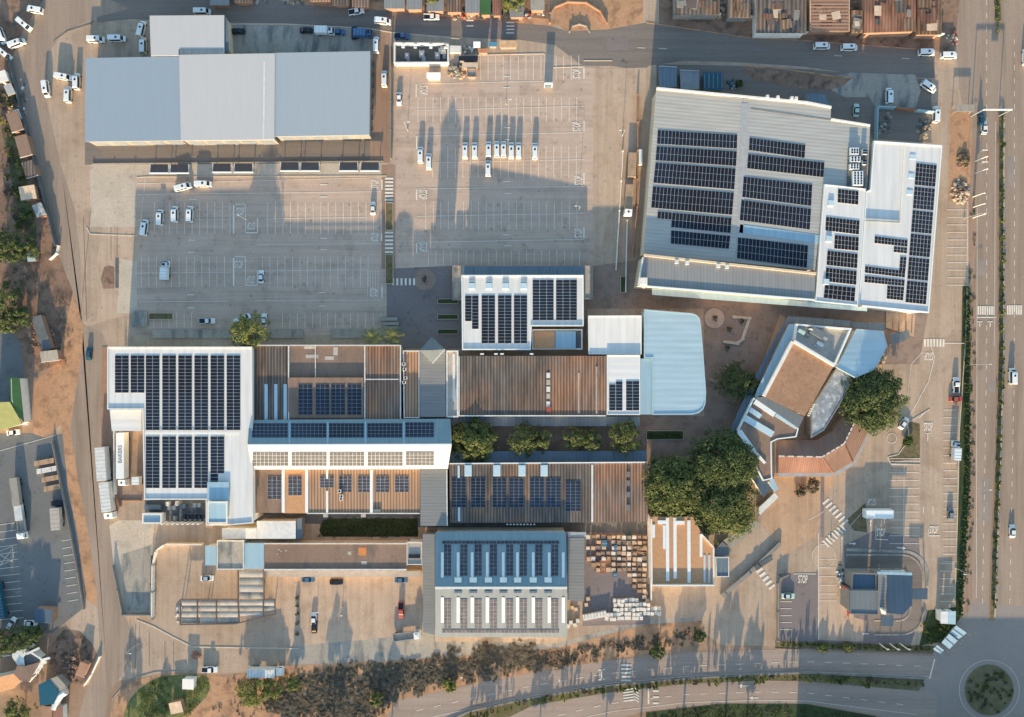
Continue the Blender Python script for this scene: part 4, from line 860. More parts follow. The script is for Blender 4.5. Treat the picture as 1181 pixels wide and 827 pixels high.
b = B('blue_fan_roof', 'smooth pale blue polygon roof north of the big round tree', 'building', 995, 402)
section(b, [(987.9, 379.6), (1018.5, 382), (1023, 399), (1009, 426), (986, 435.4), (965, 423.8)], lp((988, 380, 6.6), (1020, 384, 6.6), (986, 435, 8.4)), M['bluelt'], M['wallw'], .12, M['bluelt'], pt=.2)
section(b, [(982, 371.5), (1020, 372.5), (1020, 381), (984, 378)], 4.2, M['steelblue'], M['wallg'], wall=False, roofname='canopy')
b = B('mottled_strip_roof', 'narrow mottled blue grey roof running beside the brown gravel roof', 'building', 955, 465)
section(b, [(964.5, 425), (985, 436), (966, 470), (950, 496), (935.5, 504.8), (936, 470)], 6.4, M['mott'], M['wallg'], .2, M['wallg'], pt=.2)
for y_ in range(6): rbox(b, 'vent', 931.5 + y_ * 1.2, 479 - y_ * 2.5, 1.4, 1.6, 1.2, 5.8, M['white'])
b = B('tiled_shop_row', 'curved row of shops under rust red hipped roof with white ridge lines', 'shops', 935, 528)
RH, EH = 6.4, 4.4
R0, R1, R2, R3 = (898, 526), (948, 527), (973.5, 511.6), (985, 488)
O0, O1, O2, O3 = (898, 545.6), (961, 545.6), (983.5, 532.5), (1003, 494)
I0, I1, I2, I3 = (898, 507.6), (942.5, 507.6), (960, 497), (973.5, 478)
def quadroof(par, a, b_, c, d, mat, nm='roof'):
    top = ccw([P(*q[0], q[1]) for q in (a, b_, c, d)]); m = MB(); m.slab(top, thick=.2); m.build(nm, mat, par)
quadroof(b, (R0, RH), (R1, RH), (O1, EH), (O0, EH), M['clay']); quadroof(b, (I0, EH), (I1, EH), (R1, RH), (R0, RH), M['clay2'])
quadroof(b, (R1, RH), (R2, RH), (O2, EH), (O1, EH), M['clay2']); quadroof(b, (I1, EH), (I2, EH), (R2, RH), (R1, RH), M['clay2'])
quadroof(b, (R2, RH), (R3, RH), (O3, EH), (O2, EH), M['clay2']); quadroof(b, (I2, EH), (I3, EH), (R3, RH), (R2, RH), M['clay2'])
section(b, [I0, I1, I2, I3, O3, O2, O1, O0], 4.2, M['wallg'], M['wall'], thick=.1, inset=.9)
for a_, b_ in ((R0, R1), (R1, R2), (R2, R3)):
    m = MB(); n_ = 14
    for i in range(n_):
        if i % 3 == 2: continue
        t0, t1 = i / n_, (i + .85) / n_
        m.bar(P(a_[0] + (b_[0] - a_[0]) * t0, a_[1] + (b_[1] - a_[1]) * t0, RH), P(a_[0] + (b_[0] - a_[0]) * t1, a_[1] + (b_[1] - a_[1]) * t1, RH), .4, .16)
    m.build('ridge_tiles', M['offwhite'], b)
for a_, ha, b_, hb, mm in ((I1, EH, O1, EH, 'woodr'), (I2, EH, O2, EH, 'woodr'), (R2, RH, O2, EH, 'offwhite')):
    mid = P(*((R1 if b_ is O1 else R2)), RH)
    m = MB()
    if a_ is not R2: m.bar(P(*a_, ha), mid, .35, .12)
    m.bar(mid, P(*b_, hb), .35, .12); m.build('hip_tiles', M[mm], b)
section(b, [(890.5, 507), (897.6, 507), (897.6, 545.8), (890.5, 545.8)], 5.2, M['brownB'], M['wallb'], roofname='end_roof')
m = MB(); m.bar(P(897, 547.5, 4.0), P(961, 547.5, 4.0), 1.0, .1); m.bar(P(962, 547.5, 4.0), P(985, 534, 4.0), .9, .1); m.bar(P(985.4, 533.6, 4.0), P(1005, 495, 4.0), .6, .1); m.build('canopy', M['metal'], b)
b = B('low_blue_canopy', 'small blue and pale canopies beside the trunk side of the large trees', 'canopy', 882, 570)
section(b, [(872, 543.5), (889, 562), (881, 573.5), (868.5, 553)], 4.6, M['navy'], M['wallw']); section(b, [(891, 549.6), (898, 564), (893.4, 567.6), (886.6, 557)], 5, M['bluelx'], M['wallw'])
section(b, [(893.4, 568.6), (898, 573.4), (876.5, 594), (874.6, 586)], 3.6, M['offwhite'], M['wallg'])
b = B('terrace_pavilion', 'open pergola terrace with tilted grey canopy just south of the white east wing', 'pavilion', 1038, 377)
section(b, [(1022, 358), (1056, 361), (1054, 388), (1022, 378)], .4, M['paver'], M['wallb'], roofname='terrace')
for x in (1030, 1037, 1045, 1052): m = MB(); m.bar(P(x, 363, 2.6), P(x - 1, 384, 2.6), .2, .2); m.build('pergola_beam', M['woodr'], b)
section(b, [(1025.5, 386), (1048, 380.5), (1049.5, 389.5), (1037, 396), (1028, 397)], 3.4, M['slate'], M['wallb'], wall=False, roofname='canopy')
for x, y in ((1028, 387), (1046, 383), (1046, 389), (1030, 395)): m = MB(); m.cyl(P(x, y, 0), P(x, y, 3.2), .1); m.build('post', M['metal'], b)

# --- warehouse with roof lights
b = B('skylight_warehouse', 'pale grey gabled warehouse, north slope coloured blue for shade, with rows of narrow white skylights and solar columns', 'warehouse', 578, 675)
NE = ly(614, 8.2, 678, 12.3); SE = ly(678.4, 12.3, 735, 8.8)
section(b, [(502, 613.8), (653, 613.8), (654, 677.8), (501.8, 677.8)], NE, M['teal'], M['wallw'], roofname='north_roof')
section(b, [(501.8, 678.2), (654, 678.2), (654, 735), (502, 734.6)], SE, M['egrey'], M['wallw'], roofname='south_roof')
m = MB(); m.bar(P(501.8, 678, 12.32), P(654, 678, 12.32), .7, .12); m.build('ridge_cap', M['offwhite'], b)
section(b, [(487.6, 616), (501.4, 616), (501.6, 732.4), (500, 732), (488, 729)], 7.0, M['greyroof'], M['wallg'], roofname='lean_to_roof')
section(b, [(654.6, 620.6), (674, 620.6), (673.6, 694), (654.6, 692)], 6.6, M['greyroof'], M['wallg'], roofname='lean_to_roof')
section(b, [(654.6, 613.5), (676, 614), (676, 619.6), (654.6, 619.6)], 6.4, M['metal'], M['wallg'], wall=False, roofname='canopy')
xs = (512, 530.8, 547.3, 564.9, 583.6, 599.5, 617.3, 635.7)
for x in xs:
    rsolar(b, x, 627.8, x + 8.4, 664, 2, 8, NE, (M['alud'], M['pvt'])); rsolar(b, x, 690.8, x + 8.4, 725, 2, 8, SE, (M['alud'], M['pve']))
rsolar(b, 510, 623.4, 645, 627.2, 30, 1, NE, (M['alud'], M['pvt'])); rsolar(b, 510, 726, 645, 730, 30, 1, SE, (M['alud'], M['pve']))
for x in (510.2, 528.4, 544.6, 562, 580.4, 596.8, 615, 633.4, 649.6):
    strip(b, 'skylight', (x, 637), (x, 666), .85, NE, M['skyl'], .14, .05); strip(b, 'skylight', (x, 689), (x, 718), .85, SE, M['skyl'], .14, .05)
for x in (528.4, 545.8, 563.4, 580.6, 597, 615, 632):
    rbox(b, 'ridge_vent', x, 668.5, 8.4, 6, .5, NE, M['bluelx'], top=.9); rbox(b, 'ridge_vent', x, 682.5, 8.4, 2.2, .35, SE, M['steelblue'])

# --- timber-topped shop south of the trees
b = B('tan_roof_shop', 'tan flat roofed shop with long white skylight strips below the large trees', 'shop', 787, 640)
section(b, [(750, 596), (799, 596), (809, 614.6), (823.4, 630.5), (823.4, 675), (752, 675)], 7.6, M['tanflat'], M['wallw'])
m = MB(); m.bar(P(752, 674.2, 7.6), P(823, 674.2, 7.6), .4, 1.05); m.bar(P(822.6, 673.6, 7.6), P(822.6, 631.5, 7.6), .4, .6); m.bar(P(822.6, 631, 7.6), P(808.6, 615.6, 7.6), .4, .6); m.bar(P(751, 598, 7.6), P(751.6, 673, 7.6), .4, .6); m.build('parapet', M['wallw'], b)
for a_, b_, w_ in [((769.6, 597), (770, 670), 1.0), ((778.3, 597), (778.6, 667), 1.0), ((794.4, 600), (794.6, 672), 1.0), ((766, 606), (766, 633), .8), ((808.4, 616), (808.4, 642), .8), ((753.6, 605), (753.6, 620), .9)]: strip(b, 'skylight', a_, b_, w_, 7.6, M['skyl'], .2)
for x, y, s in ((763, 602, 9), (784, 602.5, 10)): rbox(b, 'roof_light', x, y, s, 4, .4, 7.6, M['skyl'])
for x in (812.5, 818): strip(b, 'skylight', (x, 640), (x, 672), .6, 7.6, M['skylb'], .1)
b = B('kiosk_row', 'small grey kiosk with angled canopy running northeast beside the tan roofed shop', 'kiosk', 833, 645)
section(b, [(825, 642.4), (840.4, 642.4), (840.4, 665), (826, 665)], 3.4, M['steelblue'], M['wallw'], .25, M['offwhite'], pt=.2)
section(b, [(825, 634), (833, 624.5), (843.5, 634), (840.4, 641), (825.4, 641)], 3.0, M['slate'], M['wallg'])
section(b, [(834, 623.4), (871, 600), (877, 605), (845, 633)], 3.3, M['cgrey'], M['wallg'], wall=False, roofname='canopy')
for x, y in ((838, 623), (870, 602), (874, 606), (846, 630)): m = MB(); m.cyl(P(x, y, 0), P(x, y, 3.1), .1); m.build('post', M['metal'], b)

# --- southern service roofs
b = B('white_shed', 'white flat shed in two steps south of the supermarket corner', 'shed', 300, 612)
section(b, [(256, 609.6), (296, 609.6), (296, 621.4), (256, 621.4)], 5.0, M['offwhite'], M['wallw']); section(b, [(296.2, 601), (341, 601), (341, 621.4), (296.2, 621.4)], 5.4, M['offwhite'], M['wallw'])
section(b, [(341.4, 598), (348, 598), (348, 621), (341.4, 621)], 4.6, M['steelblue'], M['wallg'])
b = B('long_low_building', 'long low brown roofed building with pale blue west rooms and a paved south canopy', 'building', 370, 642)
section(b, [(250.8, 623.4), (281.2, 623.4), (281.2, 656.4), (250.8, 656.4)], 5.6, M['cgrey'], M['wallw'], .35, M['offwhite'], pt=.2)
section(b, [(281.6, 626.4), (304.4, 626.4), (304.4, 656.4), (281.6, 656.4)], 5.2, M['bluelx'], M['wallw'])
section(b, [(236.6, 629.6), (249.6, 629.6), (249.6, 652), (236.6, 652)], 4.4, M['bluelx'], M['wallw'])
section(b, [(304.8, 626.4), (469, 626.4), (469, 657.4), (304.8, 657.4)], 5.2, M['brownflat'], M['wall'])
m = MB(); m.bar(P(305, 626.8, 5.2), P(469, 626.8, 5.2), .3, .3); m.bar(P(305, 656.8, 5.2), P(469, 656.8, 5.2), .45, .42); m.build('parapet', M['offwhite'], b)
section(b, [(304.8, 658.6), (486, 658.6), (486, 665.4), (304.8, 665.4)], 3.4, M['deck'], M['wall'], roofname='canopy')
section(b, [(469.4, 625), (487, 625), (487, 651), (469.4, 651)], 5.6, M['deck'], M['wallw'], .3, M['offwhite'], pt=.2)
rbox(b, 'roof_hatch', 478, 641.5, 13, 4, .5, 5.6, M['black']); rbox(b, 'roof_patch', 418, 636, 9, 9, .05, 5.2, M['orange']); rbox(b, 'roof_patch', 403, 638, 4, 4, .04, 5.2, M['deck']); rbox(b, 'roof_patch', 420, 649, 6, 4, .04, 5.2, M['deck'])
for x in (320, 322, 324, 330): rbox(b, 'roof_patch', x, 634 + (x % 7), 2, 1.4, .04, 5.2, M['deck'])
# filling-station shade roof
b = B('shade_canopy', 'L shaped shade canopy of pale curved panels in the southwest yard', 'canopy', 265, 700)
def vault(x0, x1, ys, cols):
    """rows of low curved panels between dark rafters"""
    h = 4.2; n = 0
    for c0, c1 in zip(ys, ys[1:]):
        for q in range(cols):
            a0, a1 = x0 + (x1 - x0) * q / cols + .25, x0 + (x1 - x0) * (q + 1) / cols - .25; m = MB(); K = 4
            for k in range(K):
                t0, t1 = k / K, (k + 1) / K; z0_, z1_ = h + .14 * math.sin(pi * t0), h + .14 * math.sin(pi * t1); ya, yb = c0 + .3 + (c1 - c0 - .6) * t0, c0 + .3 + (c1 - c0 - .6) * t1
                m.quad(P(a0, yb, z1_), P(a1, yb, z1_), P(a1, ya, z0_), P(a0, ya, z0_))
            m.build('panel', M[('deck', 'cgrey')[(n + q) % 2]], b)
        n += 1
vault(276, 303.5, [658, 666, 674.5, 683, 691], 1); vault(209.5, 275, [692, 698.5, 705, 712, 719], 3); vault(276, 303.5, [692, 698.5, 705, 711], 1); vault(304.5, 317, [692, 699, 705.5], 1)
m = MB()
for a_, b_ in [((208.5, 691), (208.5, 720)), ((208.5, 720), (272, 719)), ((272, 719), (318, 708)), ((318, 708), (317, 691)), ((317, 691), (305, 691)), ((305, 691), (304.6, 656.5)), ((275, 656.5), (275, 691)), ((275, 691), (209, 691)), ((275, 692), (276, 718)), ((250, 691), (250, 719)), ((228, 691), (228, 719)), ((304, 691), (304, 711))]: m.bar(P(*a_, 4.1), P(*b_, 4.1), .3, .5)
m.build('frame', M['slatebrown'], b)
for x, y in ((210, 693), (210, 718), (240, 693), (240, 718), (275, 717), (303, 692), (316, 706), (277, 660), (303, 660)): m = MB(); m.cyl(P(x, y, 0), P(x, y, 4.1), .14); m.build('post', M['metal'], b)

# --- restaurant in the south-east
b = B('drive_through_restaurant', 'blue and grey flat roofed drive through restaurant with red trim in the southeast corner lot', 'restaurant', 1015, 685)
section(b, [(983, 661), (1010, 661.5), (1010, 680), (982.4, 680)], 6.6, M['navy'], M['wallg'], .3, M['wallg'], pt=.2)
section(b, [(980.6, 681), (1012.5, 681.4), (1012.5, 708.6), (980.4, 707.6)], 7.6, M['slate'], M['wallg'], .25, M['slate'], pt=.2)
section(b, [(1012.6, 661), (1023, 661), (1023, 703), (1012.6, 703)], 6.0, M['greyroof'], M['wallg']); section(b, [(1023, 662), (1052.5, 662), (1052, 698), (1041, 709), (1023, 707)], ly(662, 5.6, 708, 7.0), M['navy'], M['wallw'])
section(b, [(1052.8, 679), (1070, 678.6), (1069.6, 691.4), (1052.8, 691)], 4.2, M['navy'], M['wallg'], wall=False, roofname='canopy'); section(b, [(1017, 709.6), (1031, 709.6), (1030, 722.5), (1017, 722)], 4.2, M['navy'], M['wallg'], wall=False, roofname='canopy')
m = MB(); m.bar(P(1011, 660.4, 6.4), P(1051, 661.6, 6.4), .8, .5); m.build('fascia', M['bluelx'], b)
m = MB(); m.bar(P(977.5, 678, 3.4), P(978.5, 708, 3.4), .5, .5); m.bar(P(970, 676.5, 3.4), P(978, 679, 3.4), .6, .4); m.bar(P(977, 704, 3.4), P(978, 711, 3.4), .4, .4); m.build('red_trim', M['red_mark'], b)
for x, y in ((971, 677), (978, 681), (978, 707), (1068, 680), (1068, 690), (1019, 721), (1029, 721)): m = MB(); m.cyl(P(x, y, 0), P(x, y, 3.6), .1); m.build('post', M['metal'], b)
m = MB(); m.box(P(1017, 704, 6), (.8, 2.0, 2.2), .3, .5); m.build('flue', M['white'], b)
b = B('white_guard_hut', 'small square hut with ribbed white and pale blue roof beside the roundabout', 'hut', 1094, 712)
section(b, [(1085, 705.6), (1093.4, 705.2), (1093.4, 719.6), (1085, 719.2)], 3.5, M['wroofy'], M['wallw']); section(b, [(1093.6, 705.2), (1102.4, 705), (1102.2, 720.2), (1093.6, 719.8)], 3.5, M['bluelt'], M['wallw'])
def tilt_panel(q, h0, h1, label):
    t = thing('tilted_canopy', label, 'canopy', P(sum(p[0] for p in q) / 4, sum(p[1] for p in q) / 4), 'tilted shade panels beside the roundabout')
    top = ccw([P(*q[0], h1), P(*q[1], h1), P(*q[2], h0), P(*q[3], h0)]); m = MB(); m.slab(top, thick=.12); m.build('panel', M['bluelx'], t)
    for p in q: c = P(p[0] * .9 + sum(a[0] for a in q) * .025, p[1] * .9 + sum(a[1] for a in q) * .025); m = MB(); m.cyl((c.x, c.y, 0), (c.x, c.y, h0 - .2), .08); m.build('post', M['metal'], t)
    a, c = P((q[0][0] + q[3][0]) / 2, (q[0][1] + q[3][1]) / 2, (h0 + h1) / 2 + .02), P((q[1][0] + q[2][0]) / 2, (q[1][1] + q[2][1]) / 2, (h0 + h1) / 2 + .02); m = MB(); m.bar(a, c, .3, .06); m.build('joint', M['slate'], t)
tilt_panel([(1103, 721.5), (1115, 730), (1106, 737), (1095.5, 729.5)], 2.6, 3.0, 'easternmost tilted blue shade panel beside the roundabout')
tilt_panel([(1094.6, 731), (1104.6, 739), (1095, 748.6), (1086, 741)], 2.6, 3.0, 'middle tilted blue shade panel between two others')
tilt_panel([(1081, 744), (1088.6, 750), (1084.5, 754.6), (1076, 748.6)], 2.2, 2.5, 'smallest tilted blue shade panel at the west end')

# --- north compound, stalls and market
b = B('walled_compound', 'white walled utility compound with tanks at the top of the north parking lot', 'compound', 490, 64)
m = MB()
for a_, b_ in [((456.5, 53), (517, 54)), ((517.4, 54), (517.4, 75)), ((517, 75.4), (456.5, 75.6)), ((456.2, 75.4), (456.2, 53.2))]: m.bar(P(*a_, 0), P(*b_, 0), .45, 2.4)
m.build('wall', M['wallw'], b)
m = MB(); m.slab(ccw([P(x, y, .15) for x, y in rect(457, 54, 517, 75)]), bottom=.0); m.build('floor', M['deckd'], b)
m = MB(); m.slab(ccw([P(x, y, .6) for x, y in [(518, 52.4), (532, 52.8), (532.6, 61), (518, 61)]]), bottom=0); m.build('slab', M['wallw'], b)
for x, y, s in [(470, 66, 1.4), (471, 69, 1.0), (487, 64, 1.6), (489, 69, 1.2), (505, 66, 1.6), (512, 60, 1.8), (508, 60, 1.3), (513, 66, 1.2)]: p = P(x, y, .15); m = MB(); m.box(p, (s, s * 1.3, s)); m.cyl((p.x, p.y, p.z + s), (p.x, p.y, p.z + s + .5), s * .3); m.build('tank', M['metal'], b)
for x, y in ((465, 54.4), (479, 54.6), (497, 54.8), (514, 55)): m = MB(); m.box(P(x, y, 2.4), (1, .6, .3)); m.build('pier', M['white'], b)
def stall(name, label, cat, x0, y0, x1, y1, h, mat, wmat='wallg', slope=.3, rz=0, par=0, group=None):
    b = thing(name, label, cat, P((x0 + x1) / 2, (y0 + y1) / 2), group); section(b, rect(x0, y0, x1, y1), ly(y0, h, y1, h - slope), M[mat], M[wmat], thick=.12); return b
stall('parking_kiosk', 'white box kiosk standing alone beside the north parking wall', 'kiosk', 492, 83.6, 508, 90.6, 2.6, 'white', 'wallw')
stall('market_stall', 'white roofed stall beside the rubble heap by the cross road', 'stall', 546, 48, 554, 55, 2.6, 'white')
stall('market_stall', 'stall with bright blue tarpaulin roof on the cross road kerb', 'stall', 563.5, 48.5, 573.5, 53.5, 2.6, 'tarp')
stall('market_stall', 'stall with orange timber lattice roof at the cross road', 'stall', 576, 46.5, 596.5, 55, 2.4, 'wood')
stall('market_stall', 'low brown roofed stall south of the white stall', 'stall', 551, 56, 563, 61, 2.3, 'woodr')
b = thing('site_hut', 'tan roofed site hut among rubble at the top of the north lot', 'hut', P(540, 77)); section(b, rect(533, 72, 551, 79), 2.8, M['brickp'], M['wallb'], thick=.12); section(b, rect(539, 79.4, 549, 89), 2.6, M['cgrey'], M['wallg'], .3, M['wallb'], roofname='porch', thick=.12, pt=.2)
section(b, rect(529, 64.5, 551, 70), 2.7, M['black'], M['wallg'], roofname='porch', thick=.12)
b = thing('sign_box', 'narrow white box sign casting a long shadow in the north lot', 'sign', P(632, 101)); m = MB(); m.box(P(632, 100.6, .3), (2.6, .5, 3.5)); m.build('sign_body', M['white'], b); m = MB(); m.box(P(632, 100.6, 0), (2.2, .4, .29)); m.build('plinth', M['concrete'], b); m = MB(); m.box(P(632, 101.6, .9), (2.2, .06, 2.4)); m.build('face_panel', M['steelblue'], b)
# rust and grey roofs of the market north of the road
M['darkshed'] = sheet_mat('dark_patched_sheet', A(116, 112, 108), 'X', 1.3, .45, .7, rust=A(150, 128, 110), var=.3, rustamt=.55)
M['rustshed'] = sheet_mat('rust_red_sheet', A(166, 120, 98), 'X', 1.0, .3, .8, rust=A(130, 100, 84), var=.35, rustamt=.52)
M['tanshed'] = sheet_mat('tan_rusty_sheet', A(176, 148, 122), 'X', 1.2, .45, .8, rust=A(140, 112, 92), var=.35, rustamt=.5)
mk_roofs = [('dark corrugated shed roof at the north road with pale front ledge', 778, -12, 830, 17, 4, 'darkshed', 'wallg', 0), ('dark patched shed roof beside the alley', 840, -14, 866, 20, 4, 'darkshed', 'wallg', 0),
            ('long grey corrugated market roof by the road', 872, -14, 930, 38, 4.6, 'darkshed', 'wallw', 0), ('striped brick drying shed roof north of the road', 934, -12, 980, 36, 3.6, 'brickp', 'wallb', 0),
            ('narrow tan shed between brick shed and rust roof', 982, 12, 995, 38, 3.4, 'tanshed', 'wallb', 0), ('wide rust red corrugated shed roof', 997, -12, 1056, 38, 4.6, 'rustshed', 'wallb', 0), ('beige rusty corrugated shed at the east end', 1058, -12, 1086, 40, 4.2, 'tanshed', 'wallb', 0)]
for l, x0, y0, x1, y1, h, rm, wm, _ in mk_roofs:
    b = thing('market_shed', l, 'shed', P((x0 + x1) / 2, (y0 + y1) / 2))
    section(b, [(x0, y0), (x1, y0), (x1, y1 - (2 if 990 < x0 < 1057 else 0)), (x0, y1)], ly(y0, h + .6, y1, h), M[rm], M[wm], thick=.15)
    m = MB(); m.bar(P(x0, y1 + 1.4, 0), P(x1, y1 + 1.4 - (3 if x0 > 990 and x0 < 1057 else 0), 0), .3, 1.8); m.build('front_wall', M['wallw'], b)
    rs = random.Random(x0)
    for i in range(9):
        w_, d_ = rs.uniform(1.2, 3.5), rs.uniform(1.5, 4); cx, cy = rs.uniform(x0 + 7, x1 - 7) if x1 - x0 > 16 else (x0 + x1) / 2, rs.uniform(max(2, y0 + 8), y1 - 8)
        m = MB(); m.box(P(cx, cy, h + .64 - .6 * (cy - y0) / (y1 - y0) + .05 * i), (w_, d_, .04), rs.uniform(-.2, .2)); m.build('loose_sheet', M[rs.choice(('wallg', 'slatebrown', 'rustshed', 'tanshed', 'darkshed', 'brickp'))], b)
    if rm == 'brickp':
        for i in range(12):
            m = MB(); m.box(P((x0 + x1) / 2, y0 + 5 + i * 3.9, h + .65 - i * .05), ((x1 - x0 - 3) * S, .55, .3)); m.build('brick_row', M['wallb'], b)
for i, (x, w_, y, mm) in enumerate([(253, 22, -6, 'greyx'), (280, 20, -9, 'brownB'), (370, 24, -10, 'brownC'), (393, 20, -6, 'brownB'), (416, 20, -4, 'brownA'), (455, 24, -2, 'greyx'), (478, 18, -1, 'greyx'), (502, 20, 1, 'greyx'), (524, 18, 2, 'brownB'), (545, 17, 3, 'greyx'), (560, 12, 5, 'green'), (573, 10, 6, 'clay'), (596, 16, 8, 'greyx'), (620, 16, 0, 'cgrey')]):
    nm = ['first', 'second', 'third', 'fourth', 'fifth', 'sixth', 'seventh', 'eighth', 'ninth', 'tenth', 'green roofed', 'small red', 'thirteenth', 'last'][i]
    b = thing('roadside_shack', nm + ' corrugated shack from the west along the top road edge', 'shack', P(x, y), 'shacks along the north road'); section(b, rect(x - w_ / 2, y - 14, x + w_ / 2, y + 12), lx(x - 12, 3, x + 12, 2.6), M[mm], M['wallb'], thick=.1)
# containers behind the mall
for l, x0, y0, x1, y1, mm, h in [('pale blue container roof behind the mall, leftmost of the three', 760, 76.5, 780.5, 100.5, 'steelblue', 3.2), ('light grey container between two others behind the mall', 784, 81, 806.5, 103, 'cgrey2', 3.0), ('dark teal framed container right of the grey one', 810.5, 83, 834, 103.6, 'cteal', 2.8)]:
    b = thing('container', l, 'container', P((x0 + x1) / 2, (y0 + y1) / 2)); section(b, [(x0, y0), (x1, y0 + 1), (x1, y1), (x0 + 1, y1)], h, M[mm], M['slate'], thick=.1)
    if mm == 'cteal':
        for i in range(5): m = MB(); m.bar(P(x0 + 2 + i * 5, y0 + 2, h), P(x0 + 2 + i * 5, y1 - 2, h), .3, .2); m.build('rib', M['steelblue'], b)
    else: m = MB(); m.bar(P(x0, y0, h), P(x1, y0 + 1, h), .3, .2); m.build('rim', M['metal'], b)
b = thing('blue_shed', 'small blue shed against the mall north side', 'shed', P(941, 111)); section(b, [(929, 107.5), (951, 108.5), (958, 122), (930, 117)], 3.4, M['steelblue'], M['wallg'], thick=.1)
# walls round the yard north of the east wing
b = thing('yard_wall', 'thin pale wall enclosing the dark yard north of the white east wing', 'wall', P(1040, 140)); m = MB()
for a_, b_ in [((1009, 126), (1008, 163)), ((1009, 125), (1030, 126)), ((1054, 129), (1075, 131))]: m.bar(P(*a_, 0), P(*b_, 0), .3, 2.2)
m.build('wall', M['bluelx'], b)
m = MB(); m.bar(P(1031, 126.4, 0), P(1053, 128.6, 0), .3, 2.0); m.build('gate', M['woodr'], b)
# fences
def fence(name, label, pts, h, mat, cat='fence', w=.22, posts=9, pmat=None):
    b = thing(name, label, cat, P(*pts[0])); m = MB()
    for a_, b_ in zip(pts, pts[1:]): m.bar(P(*a_, 0), P(*b_, 0), w, h)
    m.build('wall_panel' if cat == 'wall' else 'fence_panel', mat, b)
    n = 0
    for a_, b_ in zip(pts, pts[1:]):
        L_ = (P(*b_) - P(*a_)).length; k = max(1, int(L_ / posts))
        for i in range(k):
            t = i / k; p = P(a_[0] + (b_[0] - a_[0]) * t, a_[1] + (b_[1] - a_[1]) * t); m = MB(); m.box(p, (w + .16, w + .16, h + .15), math.atan2(-(b_[1] - a_[1]), b_[0] - a_[0])); m.build('post', pmat or mat, b); n += 1
    return b
fence('yard_fence', 'dark fence between the warehouse lane and the north parking lot', [(451.5, 55), (451.5, 184)], 2.0, M['wallg'])
fence('apron_wall', 'low wall with piers behind the row of carport canopies', [(108, 189), (442, 186)], .35, M['wallg'], 'wall', .3, 6.5)
fence('road_fence', 'dark boundary fence along the west road beside the shack gardens', [(13, 68), (28, 130), (48, 208), (62, 262), (67, 284)], 2.0, M['deckd'])
fence('road_wall', 'pale curved wall end where the west road fence turns', [(69, 284), (67, 293), (59, 300)], 1.2, M['wallw'], 'wall')
fence('west_fence', 'brown fence between the west parking lot and the dirt verge', [(62, 510), (72, 560), (82, 610), (91, 660), (98, 702)], 1.1, M['wallg'])
fence('yard_wall', 'curved pale wall round the southwest service yard', [(178, 712), (178.5, 650), (182, 634), (192, 626.5), (236, 626.5)], 1.9, M['wallw'], 'wall', .3, 8, M['wallg'])
fence('slab_wall', 'grey wall closing the stained service slab by the west road', [(132, 652), (143.5, 708), (176, 708), (176, 640)], 1.5, M['wallg'], 'wall', .3, 8)
fence('corner_barrier', 'double white barrier along the south bend of the west road', [(116, 757), (106, 778), (98, 790)], .9, M['wallw'], 'wall', .3, 6)
fence('lot_wall', 'dark wall on the west side of the restaurant parking lot', [(896, 738), (896, 672), (899, 666), (908, 662)], 1.4, M['wallg'], 'wall', .35, 8)
fence('planter_wall', 'long diagonal planter wall across the south entrance plaza', [(834, 685), (862, 661), (899, 626)], 1.0, M['wallg'], 'wall', 1.3, 8)
fence('planter_wall', 'short dark planter beside the long diagonal planter wall', [(872, 653), (889, 642)], 1.1, M['deckd'], 'wall', 1.5, 6)
fence('ramp_wall', 'long thin wall of the delivery ramp west of the mall', [(718, 175), (710, 312)], 1.2, M['wallw'], 'wall', .25, 8)
fence('ramp_wall', 'second ramp wall close to the mall west side', [(735, 110), (734, 240), (728, 298)], 1.6, M['wallb'], 'wall', .35, 8)
fence('ramp_wall', 'short inner ramp wall between the two long ramp walls', [(723, 255), (721, 337)], 1.0, M['wallw'], 'wall', .25, 8)
fence('brick_yard_wall', 'pale wall between the pallet yard and the tan roofed shop', [(749, 602), (750, 690)], 2.0, M['wallw'], 'wall', .3, 8)
fence('garden_wall', 'low stone wall at the north dirt yard by the top road', [(634, 27), (635, 16), (640, 9), (655, 3), (676, 4), (692, 14), (700, 28)], .9, M['wallb'], 'wall', .35, 8)
fence('entrance_wall', 'low semicircular wall at the north junction', [(657, 37), (660, 31), (668, 28.5), (676, 31), (680, 38)], .7, M['wallg'], 'wall', .3, 6)
# benches on the plaza
fence('plaza_bench', 'pale angled bench on the brick plaza north part', [(846, 365.5), (864, 367), (856, 391), (850, 396), (834, 394)], .5, M['concrete'], 'bench', .9, 30)
fence('plaza_bench', 'curved pale bench on the brick plaza near the dark tree', [(839, 421), (830, 438), (824, 440), (819, 437)], .5, M['cgrey'], 'bench', .7, 30)
# planters
for l, x0, y0, x1, y1 in [('upper long planter bed between the crosswalks', 445, 234, 453, 265), ('lower long planter bed between the crosswalks', 445, 294, 453, 327), ('top dark planter bed beside the white office', 505, 345, 528, 350), ('middle dark planter bed beside the white office', 505, 363, 528, 368), ('lowest dark planter bed beside the white office', 505, 380, 528, 385),
                          ('long hedge planter in the courtyard near the rounded store', 746, 497, 788, 507), ('green planter box at the ramp foot', 716, 319, 722, 337), ('planter with dark hedge below the west parking lot', 172, 361.5, 199, 368)]:
    b = thing('planter_bed', l, 'planter', P((x0 + x1) / 2, (y0 + y1) / 2)); m = MB(); top = ccw([P(x, y, .45) for x, y in rect(x0, y0, x1, y1)]); m.ring(offset(top, -.12), top, .08, .45); m.build('kerb', M['kerb'], b); m = MB(); m.slab(top, bottom=.02); m.build('soil', M['soil'] if x0 < 460 else M['lawn'], b)
